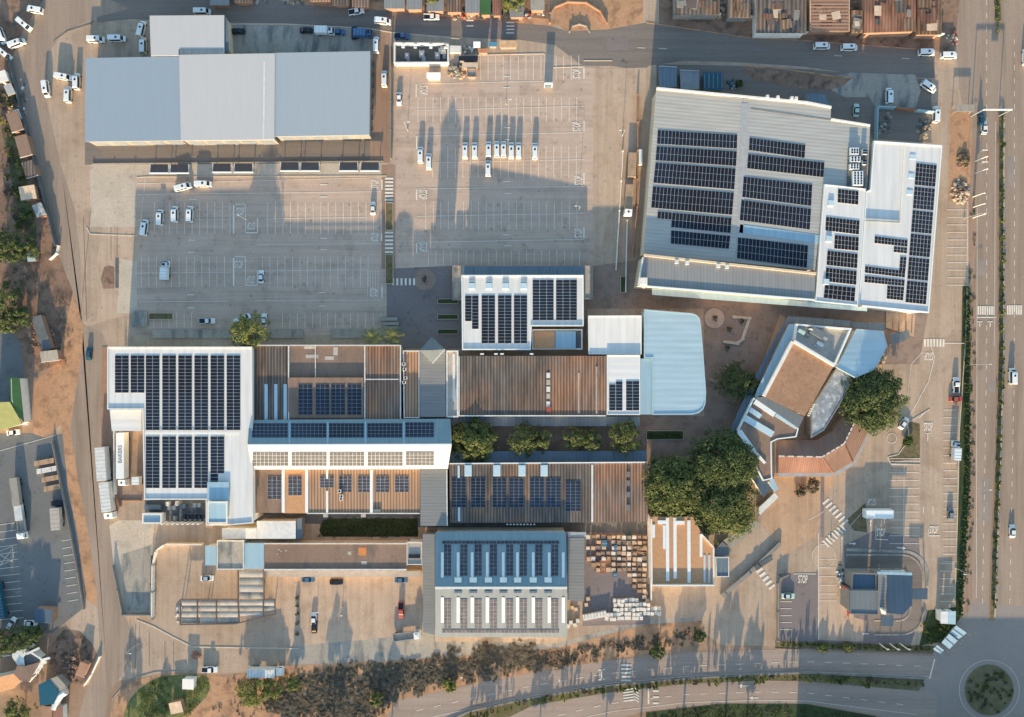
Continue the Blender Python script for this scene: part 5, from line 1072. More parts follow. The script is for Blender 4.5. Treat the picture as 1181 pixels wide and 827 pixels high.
b = thing('wall_platform', 'pale raised platform strip below the west parking lot', 'platform', P(280, 383)); section(b, [(152, 359), (170, 359), (170, 377), (152, 377)], .5, M['cgrey'], M['wallg'], thick=.1)
for x0, x1 in ((176, 350), (382, 440)):
    b = thing('raised_walk', 'western raised walkway south of the west parking lot' if x0 < 200 else 'eastern raised walkway by the palms south of the parking lot', 'walkway', P((x0 + x1) / 2, 385)); section(b, [(x0, 380), (x1, 380), (x1, 390), (x0, 390)], .3, M['cgrey'], M['wallg'], thick=.1)
for i, y in enumerate((366, 371, 376)):
    b = thing('step_platform', ['top', 'middle', 'lowest'][i] + ' of the stacked grey steps right of the palms', 'steps', P(450, y)); section(b, [(437 + i * 3, y), (458 + i * 2, y), (458 + i * 2, y + 4), (437 + i * 3, y + 4)], .9 - i * .25, M['cgrey'], M['wallg'], thick=.08)

# --- houses and yards on the west and south-west
b = B('green_roof_house', 'house with yellow green and dark green roof slopes at the left edge', 'house', 8, 465)
section(b, [(-12, 464.8), (11, 463.4), (25.6, 489), (-12, 500)], ly(464, 6.2, 499, 3.6), M['ygreen'], M['wallw'], roofname='south_roof')
section(b, [(10.6, 435.6), (22, 436), (27.4, 487.4), (11.6, 463)], lx(11, 6.2, 27, 3.8), M['green'], M['wallw'], roofname='east_roof'); section(b, [(-12, 437), (10.2, 435.8), (11, 462.8), (-12, 464.4)], ly(464, 6.2, 436, 3.8), M['deckd'], M['wallw'], roofname='north_roof')
m = MB(); m.bar(P(-12, 498.5, 3.2), P(27, 489, 3.2), .3, .25); m.bar(P(22, 489, 3.2), P(33, 489.6, 3.2), .5, .3); m.build('gutter', M['white'], b)
b = B('tan_roof_house', 'tan and brown roofed house with white stepped carport beams in the bottom left corner', 'house', 20, 780)
section(b, [(-14, 784), (15.6, 777), (24, 785.6), (16, 794), (-14, 802)], ly(777, 5.4, 802, 4.2), M['tanflat'], M['wallw'], roofname='south_roof'); section(b, [(20, 767.6), (28, 768.6), (46, 763.6), (34, 786), (24, 785), (16, 776.8)], lx(16, 5.4, 46, 4.4), M['brownflat'], M['wallw'], roofname='east_roof')
section(b, [(14, 754), (26, 746.5), (33, 750), (27, 758), (28, 768), (20, 767), (14, 758)], 4.6, M['offwhite'], M['wallw'], roofname='north_roof'); section(b, [(27, 758), (34, 751), (46, 762), (28, 768)], 4.2, M['deckd'], M['wallw'], roofname='court_roof')
for i in range(5): m = MB(); m.bar(P(34 + (4 - i) * 3.2, 786 - (4 - i) * 6.2, 3.6), P(42 + (4 - i) * 4, 777 - (4 - i) * 4.6, 3.6), .7, .25); m.build('carport_beam', M['white'], b)
m = MB(); m.bar(P(-12, 759, 3), P(14, 755, 3), .4, .3); m.bar(P(31, 754, 4.6), P(46, 747, 4.6), .7, .3); m.bar(P(36, 752, 4.4), P(50, 761, 4.4), .5, .3); m.build('eave_beam', M['offwhite'], b)
for x, y in ((-10, 759), (45, 748), (50, 761), (54, 758), (42, 776)): m = MB(); m.cyl(P(x, y, 0), P(x, y, 3.6), .12); m.build('post', M['offwhite'], b)
b = B('tarpaulin_shed', 'blue green and pale tarpaulin shed beside the curved pipe in the bottom left', 'shed', 60, 797)
section(b, [(44, 790), (56, 784), (68, 798), (62, 812), (46, 814)], 3.4, M['cteal'], M['wallg'], thick=.1); section(b, [(56, 783.6), (66, 780), (78, 793), (68, 797.6)], 3.2, M['cgrey'], M['wallg'], thick=.1); section(b, [(47, 814.5), (60, 815), (60, 834), (47, 834)], 3.2, M['browngravel'], M['wallb'], thick=.1)
b = B('curved_pipe_roof', 'pale curved barrel roof ending in a red roof at the bottom left', 'shed', 68, 812)
pp = [(76, 797), (70, 801), (66, 808), (63, 817)]
for a_, b_ in zip(pp, pp[1:]): m = MB(); m.cyl(P(*a_, 2.2), P(*b_, 2.2), 1.2, n=12); m.build('pipe_segment', M['offwhite'], b)
section(b, [(61, 816), (72, 815), (73, 840), (60, 840)], 3.0, M['clay'], M['wallw'], thick=.12)
for l, x, y, w_, d_, mm, rz, h in [('white roofed shack beside the top left minibuses', 3, 88, 10, 12, 'offwhite', .3, 2.8), ('metal scrap shed among the west gardens', 11, 103, 9, 12, 'metal', .4, 2.2), ('white tank shed in the upper west gardens', 20, 132, 7, 11, 'offwhite', .3, 2.2),
                             ('brown terrace wall shack with pale rim in the west gardens', 17, 140, 14, 22, 'brownflat', .3, 2.6), ('second brown shack further down the west gardens', 27, 168, 14, 24, 'brownflat', .25, 2.6), ('third brown shack near the bend of the west fence', 34, 195, 13, 18, 'brownB', .3, 2.5),
                             ('tan roofed hut in the middle of the west gardens', 32, 222, 18, 15, 'brickp', .15, 3), ('pale blue grey hut below the tan hut', 45, 242, 11, 14, 'mott', .4, 2.8), ('small white shed under the west trees', 36, 296, 9, 10, 'bluelx', .1, 2.4),
                             ('open shack frame with pallets at the left dirt verge', 48, 384, 12, 40, 'deckd', .3, 2.2), ('grey shed with white eave on the left dirt verge', 57, 410.5, 20, 12, 'cgrey', .12, 2.8), ('rusty shed at the foot of the pallet pile', 44, 404, 7, 8, 'clay', .1, 2.2),
                             ('dark blue roof at the south end of the west lot', 50, 710, 20, 16, 'navy', -.05, 3), ('brown shack at the junction dirt heap', 95, 772, 10, 16, 'wallb', -.4, 2.2), ('white hut on the corner lawn', 217, 789, 13, 12, 'wroof', -.05, 2.6), ('pale rubble hut at the bottom edge lawn', 203, 816, 14, 13, 'brickp', .2, 2.4)]:
    b = thing('garden_shed', l, 'shed', P(x, y)); p = P(x, y, h); W_, D_ = w_ * S / 2, d_ * S / 2; cs, sn = math.cos(rz), math.sin(rz)
    q = [Vector((p.x + u * cs - v * sn, p.y + u * sn + v * cs, h + (.25 if v > 0 else 0))) for u, v in ((-W_, -D_), (W_, -D_), (W_, D_), (-W_, D_))]
    m = MB(); m.slab(q, thick=.12); m.build('roof', M[mm], b); m = MB(); m.slab([Vector((a.x, a.y, a.z - .13)) for a in offset(q, .2)], bottom=0); m.build('wall', M['wallb' if mm not in ('offwhite', 'wroof') else 'wallw'], b)
    m = MB(); m.box((p.x + D_ * sn * 1.0, p.y - D_ * cs - .05, h - .3), (W_ * 2 + .2, .2, .2), rz); m.build('eave', M['offwhite'] if 'eave' in l or 'rim' in l or 'brown' in l else M['wallg'], b)
    m = MB(); m.box((p.x + D_ * sn * .97, p.y - D_ * cs * .97 + .02, .02), (.9, .12, 1.9), rz); m.build('door', M['woodr'], b)
# unseen blocks added south of the frame edge to shade road and roundabout
for x0, x1, y0, h, l in [(925, 986.8, 866, 6.8, 'unseen shading block added south of the lower road, western'), (987, 1079.8, 866, 7.0, 'unseen shading block added south of the lower road, eastern'), (1080, 1216, 872, 8.2, 'unseen shading block added south of the roundabout')]:
    b = thing('unseen_shade_block', l, 'building', P((x0 + x1) / 2, y0 + 25)); section(b, rect(x0, y0, x1, y0 + 50), h, M['cgrey'], M['wall'], .4); openings(b, (x0, y0 + 50), (x1, y0 + 50), h, 6)
# ------------------------------------------------------------ vegetation
def leaf_cloud(mb, c, rx, ry, rz, n, size, rnd, shell=.55):
    for _ in range(n):
        while True:
            v = Vector((rnd.uniform(-1, 1), rnd.uniform(-1, 1), rnd.uniform(-1, 1)))
            if .05 < v.length < 1: break
        v = v.normalized() * (shell + (1 - shell) * rnd.random() ** .5)
        p = Vector((c[0] + v.x * rx, c[1] + v.y * ry, c[2] + v.z * rz))
        nn = (v + Vector((rnd.uniform(-.9, .9), rnd.uniform(-.9, .9), rnd.uniform(-.3, .9)))).normalized()
        t = nn.orthogonal().normalized(); q = nn.cross(t); a = rnd.uniform(0, 6.28); t, q = t * math.cos(a) + q * math.sin(a), q * math.cos(a) - t * math.sin(a)
        s = size * rnd.uniform(.6, 1.3)
        mb.add([p - t * s * .5, p + q * s * .32, p + t * s * .5, p - q * s * .32], [(0, 1, 2, 3)])
def crown_mesh(R_, H_, base, clumps, n, size, seed, name='crown', mat=None):
    """uneven crown of leaf clumps spread over a dome; origin at the trunk foot"""
    rnd = random.Random(seed); mb = MB()
    for k in range(clumps):
        a = rnd.uniform(0, 6.283); u = rnd.random() ** .5; el = rnd.random()
        r = R_ * u * rnd.uniform(.86, 1.02) * .88; z = base + H_ * (.25 + .62 * math.sqrt(max(0, 1 - (u * .95) ** 2)) * rnd.uniform(.62, 1.08))
        if el < .25: z = base + H_ * rnd.uniform(.15, .4)
        cr = R_ * rnd.uniform(.15, .27)
        leaf_cloud(mb, (r * math.cos(a), r * math.sin(a), z), cr, cr, cr * .75, n, size, rnd)
    for k in range(max(3, clumps // 5)):   # stray sprigs on the rim
        a = rnd.uniform(0, 6.283); r = R_ * rnd.uniform(.92, 1.08); leaf_cloud(mb, (r * math.cos(a), r * math.sin(a), base + H_ * rnd.uniform(.2, .45)), R_ * .1, R_ * .1, R_ * .07, n // 4, size, rnd)
    return mb.mesh(name, mat or M['leaf'])
def trunk_mesh(h, r, R_, seed):
    rnd = random.Random(seed); m = MB(); m.cyl((0, 0, -.1), (0, 0, h * .5), r, r * .75, 8)
    for k in range(6):
        a = k * 1.047 + rnd.uniform(-.3, .3); L_ = R_ * rnd.uniform(.4, .65); m.cyl((0, 0, h * rnd.uniform(.35, .5)), (math.cos(a) * L_, math.sin(a) * L_, h * rnd.uniform(.8, 1.05)), r * .45, r * .12, 6)
    return m.mesh('trunk', M['trunk'])
_tc = {}
def tree(label, px, py, rpx, h, mat='leaf', seed=0, name='broadleaf_tree', group=None, dense=1.0, share=None, size=.62, rz=None, sx=1, sy=1):
    """px, py: crown centre in the photo"""
    R_ = rpx * S * (HC - h * .6) / HC; c = P(px, py, h * .6)
    t = thing(name, label, 'tree', (c.x, c.y, 0), group, rz if rz is not None else 0)
    if share and share in _tc: cm, tm, R0 = _tc[share]; k = R_ / R0
    else:
        cl = int(max(34, min(150, R_ * R_ * 1.5))); cm = crown_mesh(R_, h * .78, h * .24, cl, int((150 if R_ > 7 else 90) * dense), size if R_ > 7 else size * .8, seed, mat=M[mat]); tm = trunk_mesh(h * .7, max(.12, h * .035), R_, seed); k = 1
        if share: _tc[share] = (cm, tm, R_)
    for nm, me in (('trunk', tm), ('crown', cm)):
        o = bpy.data.objects.new(nm, me); COL.objects.link(o); o.parent = t
    t.scale = (k * sx, k * sy, k)
    return t
# large trees
tree('huge dark crowned tree, northern crown of the big cluster above the kiosk', 834, 536, 39.5, 13, 'leafd', 11)
tree('wide green tree at the west side of the big cluster, over the brown hall end', 777, 562, 38, 11.5, 'leaf', 12)
tree('lighter green tree at the south side of the big cluster above the kiosk', 834, 584, 39.5, 11.5, 'leaf', 13)
tree('round dark green tree beside the rust red tiled shops', 1008, 460.5, 37.5, 11, 'leafd', 14)
tree('yellow green street tree at the south edge of the west parking lot', 288, 384, 24, 13, 'leafy', 15)
tree('courtyard tree at the west end of the four between the brown halls', 547, 507, 27, 9.5, 'leaf', 16)
tree('lobed courtyard tree, second from the west between the brown halls', 603, 507, 20, 9, 'leaf', 17)
tree('small courtyard tree touching the lobed one on its east', 624, 507, 15, 8.5, 'leaf', 18)
tree('flat courtyard tree, third clump from the west between the halls', 662, 506, 16, 8.5, 'leaf', 19, sy=.9)
tree('small courtyard tree just right of the flat third clump', 681, 508, 14, 8.2, 'leaf', 20)
tree('courtyard tree at the east end below the white solar annex', 720, 504, 21, 9, 'leaf', 21)
tree('dark shaded tree between the plaza benches and the plaza building', 850, 441, 24, 7, 'leafd', 22)
tree('small lit tree at the canopy edge right of the dark shaded tree', 866, 446, 13, 6, 'leaf', 23)
tree('yellow green tree with pale crown beside the white lorry at the bottom', 292, 797, 20, 6, 'leafy', 24)
tree('small tree right of the yellow green tree below the lorry', 314, 794, 13, 5, 'leafy', 25)
tree('round small yellow green bush tree right of the white lorry', 337, 789, 9, 4, 'leafy', 26)
tree('dark bushy tree at the left edge above the garden path', 8, 284, 22, 8, 'leafd', 27)
tree('dark tree beside the small white shed at the left edge', 30, 288, 15, 7, 'leafd', 28)
tree('green tree at the left edge below the path', 6, 342, 19, 7, 'leafd', 29)
tree('green tree in the left gardens above the grey lot', 22, 364, 14, 6, 'leafd', 30)
tree('green bush tree by the dark lot corner at the left edge', 8, 372, 13, 5, 'leaf', 31)
tree('green bush at the bottom left house corner', 22, 822, 18, 5, 'leaf', 32)
tree('palm like green tree among market shacks at the top edge', 591, 2, 14, 6, 'leafy', 33)
tree('small green tree at the top edge left of the shacks', 500, -2, 9, 5, 'leafy', 34)
tree('little green tree growing from the roadside dirt at the bottom crosswalk', 758, 752, 9, 4, 'leafd', 35)
tree('small dark tree at the east tip of the dirt embankment', 808, 734, 6.5, 4, 'leafd', 36)
tree('young tree with sparse crown south of the tiled shops', 937, 560, 9, 3.5, 'leafs', 37, dense=.5)
tree('low sparse shrub beside the young tree south of the tiled shops', 924, 566, 7, 1.6, 'leafs', 38, 'shrub', dense=.35)
tree('small bush inside the grass island right of the round tree', 1047, 509, 6, 2, 'leafh', 39, 'shrub')
tree('bush beside the small blue office at the north edge of pallets', 853, 96, 4, 2, 'leafd', 40, 'shrub')
tree('bright green shrub at the lower embankment edge', 519, 791, 8, 2.6, 'leafy', 41, 'shrub')
tree('green shrub at the bottom of the embankment near the dirt path', 433, 806, 9, 3, 'leaf', 42, 'shrub')
tree('orange flowering shrub by the lower road in front of the lot', 949, 748, 6, 1.8, 'leafy', 43, 'shrub')
tree('yellow flowering shrub right of the orange one by the lower road', 979, 747, 6, 1.6, 'leafy', 44, 'shrub')
tree('dark tree in the bottom left corner yard', -6, 742, 20, 8, 'leafd', 45)
tree('dark tree row crown behind the bottom left house', 22, 738, 18, 7, 'leafd', 46)
tree('dark small tree next to the blue roof in the west lot', 38, 733, 12, 6, 'leafd', 47)
# palms
def palm(label, px, py, r, h, seed):
    rnd = random.Random(seed); c = P(px, py, h); t = thing('palm_tree', label, 'palm', (c.x, c.y, 0), 'palms below the west parking lot')
    m = MB(); m.cyl((0, 0, -.1), (0, 0, h), .28, .2, 8); o = bpy.data.objects.new('trunk', m.mesh('trunk', M['trunk'])); COL.objects.link(o); o.parent = t
    m = MB()
    for k in range(16):
        a = k * 2 * pi / 16 + rnd.uniform(-.2, .2); L_ = r * S * rnd.uniform(.85, 1.1); prev = Vector((0, 0, h)); up = rnd.uniform(.2, .9)
        for j in range(1, 9):
            u = j / 8; p = Vector((math.cos(a) * L_ * u, math.sin(a) * L_ * u, h + up * math.sin(u * 2.4) * 1.2 - u * u * 1.6)); d = (p - prev).normalized(); n = Vector((-math.sin(a), math.cos(a), 0))
            for s in (-1, 1):
                for q in (0, .5):
                    b_ = prev.lerp(p, q); w_ = .62 * math.sin(min(1, u * 1.2) * 2.6) + .12; m.add([b_, b_ + d * .14, b_ + n * s * w_ + d * .28 + Vector((0, 0, -.22 * w_)), b_ + n * s * w_ * .9 + d * .2 + Vector((0, 0, -.24))], [(0, 1, 2, 3)])
            prev = p
    o = bpy.data.objects.new('crown', m.mesh('crown', M['leafy'])); COL.objects.link(o); o.parent = t
palm('western palm of the pair below the west parking lot', 430, 389, 15, 8, 1)
palm('eastern palm of the pair beside the grey steps', 453, 388, 14, 8, 2)
# bushes: shared meshes, one object each
def bush_proto(n, mat, seed, R_=1.0, H_=1.2, size=.34): return [crown_mesh(R_, H_, .05, 9, n, size, seed + i, 'foliage', M[mat]) for i in range(3)]
BH = bush_proto(46, 'leafh', 100); BS = bush_proto(60, 'leafs', 200, 1.0, 1.0, .36); BY = bush_proto(46, 'leafy', 300)
def bush(mesh, px, py, r, h, label, group, name='shrub', cat='shrub', rnd=random):
    o = bpy.data.objects.new(name, mesh); COL.objects.link(o); o.location = P(px, py, 0); o.rotation_euler = (0, 0, rnd.uniform(0, 6.28)); o.scale = (r * S, r * S * rnd.uniform(.8, 1.2), h); return tag(o, label, cat, group)
R1_ = random.Random(5)
for i in range(64):
    y = 132 + i * 9.0; x = 1154.6 if y < 410 else 1154.6 - (y - 410) * .031
    bush(R1_.choice(BH + BY[:1]), x + R1_.uniform(-.8, .8), y + R1_.uniform(-2, 2), R1_.uniform(2.2, 4.0), R1_.uniform(.7, 1.3), 'small green shrub in the highway median row', 'shrubs along the highway median', rnd=R1_)
for i in range(6): bush(R1_.choice(BY), 1150 + R1_.uniform(-1, 1), 2 + i * 7, 3, 1, 'shrub in the short northern piece of highway median', 'shrubs at the north median end', rnd=R1_)
for i in range(70):
    x = 545 + i * 7.5; y = ypoly([(545, 825), (614, 809), (699, 795), (790, 786), (880, 782), (930, 781), (1066, 790)], x)
    bush(R1_.choice(BH + BS + BY), x, y - 1.5 + R1_.uniform(-1, 1), R1_.uniform(2, 4.6), R1_.choice((.7, 1.0, 1.4, 1.8, 3.2, 4.2)), 'small shrub in the curved median of the south road', 'shrubs along the south road median', rnd=R1_)
for i in range(56):   # hedge
    y = 334 + i * 6.8; x = 1114.5 if y < 560 else 1114.5 - (y - 560) * .06
    bush(R1_.choice(BH), x + R1_.uniform(-.4, .4), y, R1_.uniform(3.4, 4.3), R1_.uniform(1.3, 1.7), 'bushy section of the dark hedge between bays and highway', 'hedge along the highway', 'hedge_bush', 'hedge', rnd=R1_)
for i in range(16): bush(R1_.choice(BH), 1073 + R1_.uniform(-8, 26), 738 - R1_.uniform(0, 24), 4, 1.2, 'dark shrub under the tilted shade panels', 'shrubs in the roundabout corner bed', rnd=R1_)
for i in range(48):
    a = R1_.uniform(0, 6.28); r = 26 * R1_.random() ** .5
    bush(R1_.choice(BS + BH + BY[:1]), 1141 + r * math.cos(a), 796 + r * math.sin(a), R1_.uniform(1.5, 3.4), R1_.uniform(.4, 1.0), 'low shrub on the roundabout island', 'shrubs on the roundabout island', rnd=R1_)
for i in range(24): bush(R1_.choice(BH), 902 + i * 7.3, 742 + (i * 7.3) * .03 + R1_.uniform(-1, 1), 3.2, .9, 'low hedge plant along the restaurant lot south edge', 'hedge along the restaurant lot', rnd=R1_)
for i in range(9): bush(BH[i % 3], 749 + i * 4.4, 502, 2.8, 1.0, 'clipped plant in the courtyard hedge planter', 'plants in the courtyard planter', rnd=R1_)
# embankment scrub: separate bushes
def inside(poly, x, y):
    c = False
    for (x0, y0), (x1, y1) in zip(poly, poly[1:] + poly[:1]):
        if (y0 > y) != (y1 > y) and x < (x1 - x0) * (y - y0) / (y1 - y0) + x0: c = not c
    return c
SCR = [(340, 784), (400, 770), (480, 764), (500, 756), (580, 744), (640, 752), (720, 738), (806, 726), (806, 740), (700, 752), (640, 768), (600, 772), (560, 782), (500, 792), (460, 800), (430, 827), (330, 830), (300, 812)]
n = 0
while n < 235:
    x, y = R1_.uniform(270, 806), R1_.uniform(724, 830)
    if inside(SCR, x, y): bush(R1_.choice(BS), x, y, R1_.uniform(5, 10) if x < 620 else R1_.uniform(3, 5), R1_.uniform(.25, .65), 'brownish scrub bush on the dirt embankment', 'scrub on the embankment', 'scrub_bush', rnd=R1_); n += 1
# garden bushes on the west side and lawns
for i in range(34):
    y = R1_.uniform(105, 262); x = (y - 80) * .17 + R1_.uniform(-14, 10)
    bush(R1_.choice(BH + BY + BS), x, y, R1_.uniform(3, 6), R1_.uniform(.8, 2), 'garden bush among the west side shacks', 'bushes in the west gardens', rnd=R1_)
def cover(name, pts, n, mats, h, r_, rnd):
    """low ground cover nobody could count: one leaf cloud"""
    xs = [p[0] for p in pts]; ys = [p[1] for p in pts]; m = MB(); k = 0
    while k < n:
        x, y = rnd.uniform(min(xs), max(xs)), rnd.uniform(min(ys), max(ys))
        if inside(pts, x, y): q = rnd.uniform(*r_); m.cm = rnd.randrange(len(mats)); p = P(x, y, 0); leaf_cloud(m, (p.x, p.y, .1), q, q, rnd.uniform(*h), int(16 + q * 26), .32, rnd); k += 1
    o = m.build(name, [M[a] for a in mats]); o['kind'] = 'stuff'; return o
cover('dry_scrub', [(26, 312), (60, 318), (78, 345), (84, 400), (70, 425), (30, 420), (24, 360)], 70, ['leafs'], (.3, .9), (.5, 1.5), R1_)
cover('verge_weeds', [(262, 784), (330, 772), (500, 762), (640, 752), (806, 722), (806, 742), (700, 762), (614, 776), (540, 788), (460, 806), (430, 830), (240, 830)], 420, ['leafs', 'leafs', 'leafh'], (.1, .35), (.25, .8), R1_)
cover('highway_weeds', [(1118, 232), (1125, 232), (1124, 560), (1118, 700), (1112, 700), (1118, 500)], 90, ['leafs', 'leafh'], (.1, .3), (.2, .6), R1_)
cover('lawn_weeds', [(160, 800), (182, 781), (196, 781), (194, 800), (194, 830), (160, 830)], 110, ['leafh', 'leafh', 'leafy'], (.15, .5), (.4, 1.2), R1_); cover('lawn_weeds', [(226, 781), (238, 781), (238, 800), (214, 830), (212, 800)], 50, ['leafh', 'leafy'], (.15, .5), (.4, 1.2), R1_)
cover('verge_grass', [(745, 824), (830, 814), (930, 814), (1000, 826), (1040, 842), (745, 842)], 300, ['leafh', 'leafh', 'leafs'], (.1, .4), (.4, 1.3), R1_)
cover('court_grass', [(368, 598), (481, 598), (481, 619), (368, 619)], 160, ['leafh'], (.03, .08), (.3, .8), R1_)
cover('garden_weeds', [(2, 130), (22, 135), (40, 230), (46, 262), (44, 325), (2, 330)], 90, ['leafh', 'leafs', 'leafs'], (.15, .6), (.4, 1.4), R1_)
cover('dry_scrub', [(58, 748), (74, 728), (92, 730), (108, 748), (104, 770), (92, 788), (74, 784), (58, 768)], 80, ['leafs'], (.15, .5), (.3, .9), R1_)
# street trees beyond the south edge whose shadows reach the road and yard
for i, (x, y, r, h) in enumerate([(560, 858, 14, 8), (622, 862, 12, 7), (700, 852, 10, 6.5), (742, 850, 16, 9), (792, 846, 18, 9), (842, 852, 16, 10), (868, 846, 13, 10), (448, 862, 12, 7), (380, 862, 16, 7), (135, 868, 14, 10), (176, 868, 10, 12)]):
    tree('roadside tree south of the lower road', x, y, r, h, 'leaf', 60 + i % 3, group='roadside trees to the south', share='rs%d' % (i % 3))
for i, (x, y, r, h) in enumerate([(1212, 330, 16, 9), (1216, 520, 18, 10), (1212, 600, 14, 8), (1214, 240, 14, 8)]):
    tree('roadside tree east of the highway', x, y, r, h, 'leaf', 60 + i % 3, group='roadside trees to the east', share='rs%d' % (i % 3))

# ------------------------------------------------------------ vehicles
def loft(mb, st):
    """stations (y, zb, half-width low, z belt, half-width top, z top)"""
    n = len(st)
    vs = []
    for y, zb, w, zk, wt, zt in st: vs += [(-w, y, zb), (-w, y, zk), (-wt, y, zt), (wt, y, zt), (w, y, zk), (w, y, zb)]
    fs = [tuple(range(5, -1, -1)), tuple(range(6 * (n - 1), 6 * n))]
    for i in range(n - 1):
        for j in range(6): a, b_ = i * 6 + j, i * 6 + (j + 1) % 6; fs.append((a, b_, b_ + 6, a + 6))
    mb.add(vs, fs)
def pane(y0, w0, z0, y1, w1, z1, off=.015):
    m = MB(); m.add([(-w0, y0, z0 + off), (w0, y0, z0 + off), (w1, y1, z1 + off), (-w1, y1, z1 + off), (-w0, y0, z0 - .01), (w0, y0, z0 - .01), (w1, y1, z1 - .01), (-w1, y1, z1 - .01)], [(0, 1, 2, 3), (7, 6, 5, 4), (0, 4, 5, 1), (1, 5, 6, 2), (2, 6, 7, 3), (3, 7, 4, 0)]); return m
def sidepane(s, ya, yb, w0, z0, w1, z1):
    m = MB(); e = .015 * s; m.add([(s * w0 + e, ya, z0), (s * w0 + e, yb, z0), (s * w1 + e, yb - .12, z1), (s * w1 + e, ya + .12, z1)], [(0, 1, 2, 3)]); return m
def child(par, name, mb, mats, loc=None):
    o = bpy.data.objects.new(name, mb.mesh(name, mats)); COL.objects.link(o); o.parent = par
    if loc: o.location = loc
    return o
WH = {}
def wheels(par, ys, x, r=.33, w=.22):
    if r not in WH:
        m = MB(); m.cyl((-w / 2, 0, 0), (w / 2, 0, 0), r, r, 12); WH[r] = m.mesh('wheel', M['dark'])
    for y in ys:
        for s in (-1, 1): o = bpy.data.objects.new('wheel', WH[r]); COL.objects.link(o); o.parent = par; o.location = (s * x, y, r)
PROTO = {}
def vehicle(kind, paint):
    k = (kind, paint)
    if k in PROTO: return copy_tree(PROTO[k])
    t = bpy.data.objects.new({'minibus': 'minibus', 'car': 'parked_car', 'pickup': 'pickup_truck', 'van': 'panel_van', 'lorry': 'lorry', 'flatbed': 'flatbed_lorry'}[kind], None); COL.objects.link(t)
    pm = M[paint]; b = MB()
    if kind == 'minibus':
        loft(b, [(2.62, .35, .72, .7, .66, .85), (2.5, .28, .84, .8, .76, 1.0), (2.05, .28, .88, .95, .78, 1.2), (1.45, .28, .9, 1.1, .74, 2.08), (1.0, .28, .9, 1.15, .76, 2.2), (-2.3, .28, .9, 1.15, .76, 2.22), (-2.58, .3, .86, 1.1, .72, 2.1), (-2.66, .35, .82, .9, .74, 1.2)]); child(t, 'body', b, pm)
        child(t, 'windscreen', pane(2.03, .72, 1.22, 1.5, .68, 2.0), M['glass'])
        for s in (-1, 1): child(t, 'side_window', sidepane(s, 1.3, -2.2, .9, 1.2, .77, 2.0), M['glass'])
        child(t, 'rear_window', pane(-2.6, .66, 2.02, -2.655, .68, 1.3, .02), M['glass'])
        m = MB(); m.cyl((0, .15, 2.2), (0, .15, 2.27), .36, .34, 12); child(t, 'roof_hatch', m, M['black'])
        m = MB(); m.box((0, 2.63, .35), (1.5, .12, .22)); child(t, 'bumper', m, M['cgrey2']); wheels(t, (1.7, -1.7), .8)
    elif kind == 'car':
        loft(b, [(2.12, .35, .66, .55, .6, .66), (1.98, .24, .8, .62, .7, .76), (1.0, .24, .86, .78, .72, .92), (.35, .24, .87, .86, .6, 1.40), (-.9, .24, .87, .88, .6, 1.44), (-1.55, .24, .86, .84, .66, 1.0), (-2.0, .26, .8, .76, .68, .92), (-2.14, .36, .7, .6, .62, .74)]); child(t, 'body', b, pm)
        child(t, 'windscreen', pane(1.0, .7, .94, .38, .58, 1.39), M['glass']); child(t, 'rear_window', pane(-.92, .58, 1.43, -1.52, .62, 1.02), M['glass'])
        for s in (-1, 1): child(t, 'side_window', sidepane(s, .6, -1.2, .87, .9, .64, 1.36), M['glass'])
        for s in (-1, 1): m = MB(); m.box((s * .52, 2.1, .5), (.3, .08, .14)); child(t, 'headlight', m, M['offwhite'])
        wheels(t, (1.35, -1.35), .78, .31)
    elif kind == 'pickup':
        loft(b, [(2.55, .4, .72, .65, .66, .8), (2.4, .3, .88, .8, .78, .95), (1.35, .3, .9, .92, .8, 1.1), (.8, .3, .9, 1.0, .68, 1.72), (-.3, .3, .9, 1.0, .68, 1.76), (-.45, .3, .9, 1.0, .76, 1.1), (-.46, .3, .9, .95, .86, .98), (-2.5, .3, .9, .95, .86, .98)]); child(t, 'body', b, pm)
        m = MB(); m.box((0, -1.48, .99), (1.5, 1.9, .02)); child(t, 'load_bed', m, M['black'])
        child(t, 'windscreen', pane(1.34, .76, 1.13, .84, .66, 1.7), M['glass'])
        for s in (-1, 1): child(t, 'side_window', sidepane(s, .95, -.3, .9, 1.05, .7, 1.66), M['glass'])
        for s in (-1, 1): m = MB(); m.box((s * .84, -1.48, .98), (.1, 2.0, .22)); child(t, 'bed_rail', m, pm)
        wheels(t, (1.6, -1.6), .8, .36)
    else:
        L_, W_, Hh = {'van': (6.2, 2.2, 2.9), 'lorry': (11, 2.5, 3.9), 'flatbed': (9, 2.5, 3.0)}[kind]
        loft(b, [(L_ / 2, .5, W_ * .42, 1.0, W_ * .4, 1.3), (L_ / 2 - .15, .4, W_ * .48, 1.3, W_ * .42, 2.2 if kind != 'van' else 1.3), (L_ / 2 - .5, .4, W_ * .49, 1.5, W_ * .42, 2.75 if kind != 'van' else 2.1), (L_ / 2 - 2.0, .4, W_ * .49, 1.5, W_ * .42, 2.8 if kind != 'van' else 2.3)]); child(t, 'cab', b, pm)
        child(t, 'windscreen', pane(L_ / 2 - .14, W_ * .4, 1.5, L_ / 2 - .5, W_ * .38, 2.2 if kind == 'van' else 2.7, .03), M['glass'])
        for s in (-1, 1): child(t, 'side_window', sidepane(s, L_ / 2 - .5, L_ / 2 - 1.5, W_ * .49, 1.6, W_ * .44, 2.2), M['glass'])
        m = MB(); m.box((0, -1.1, .7), (W_ * .7, L_ - 2.2, .3)); child(t, 'chassis', m, M['dark'])
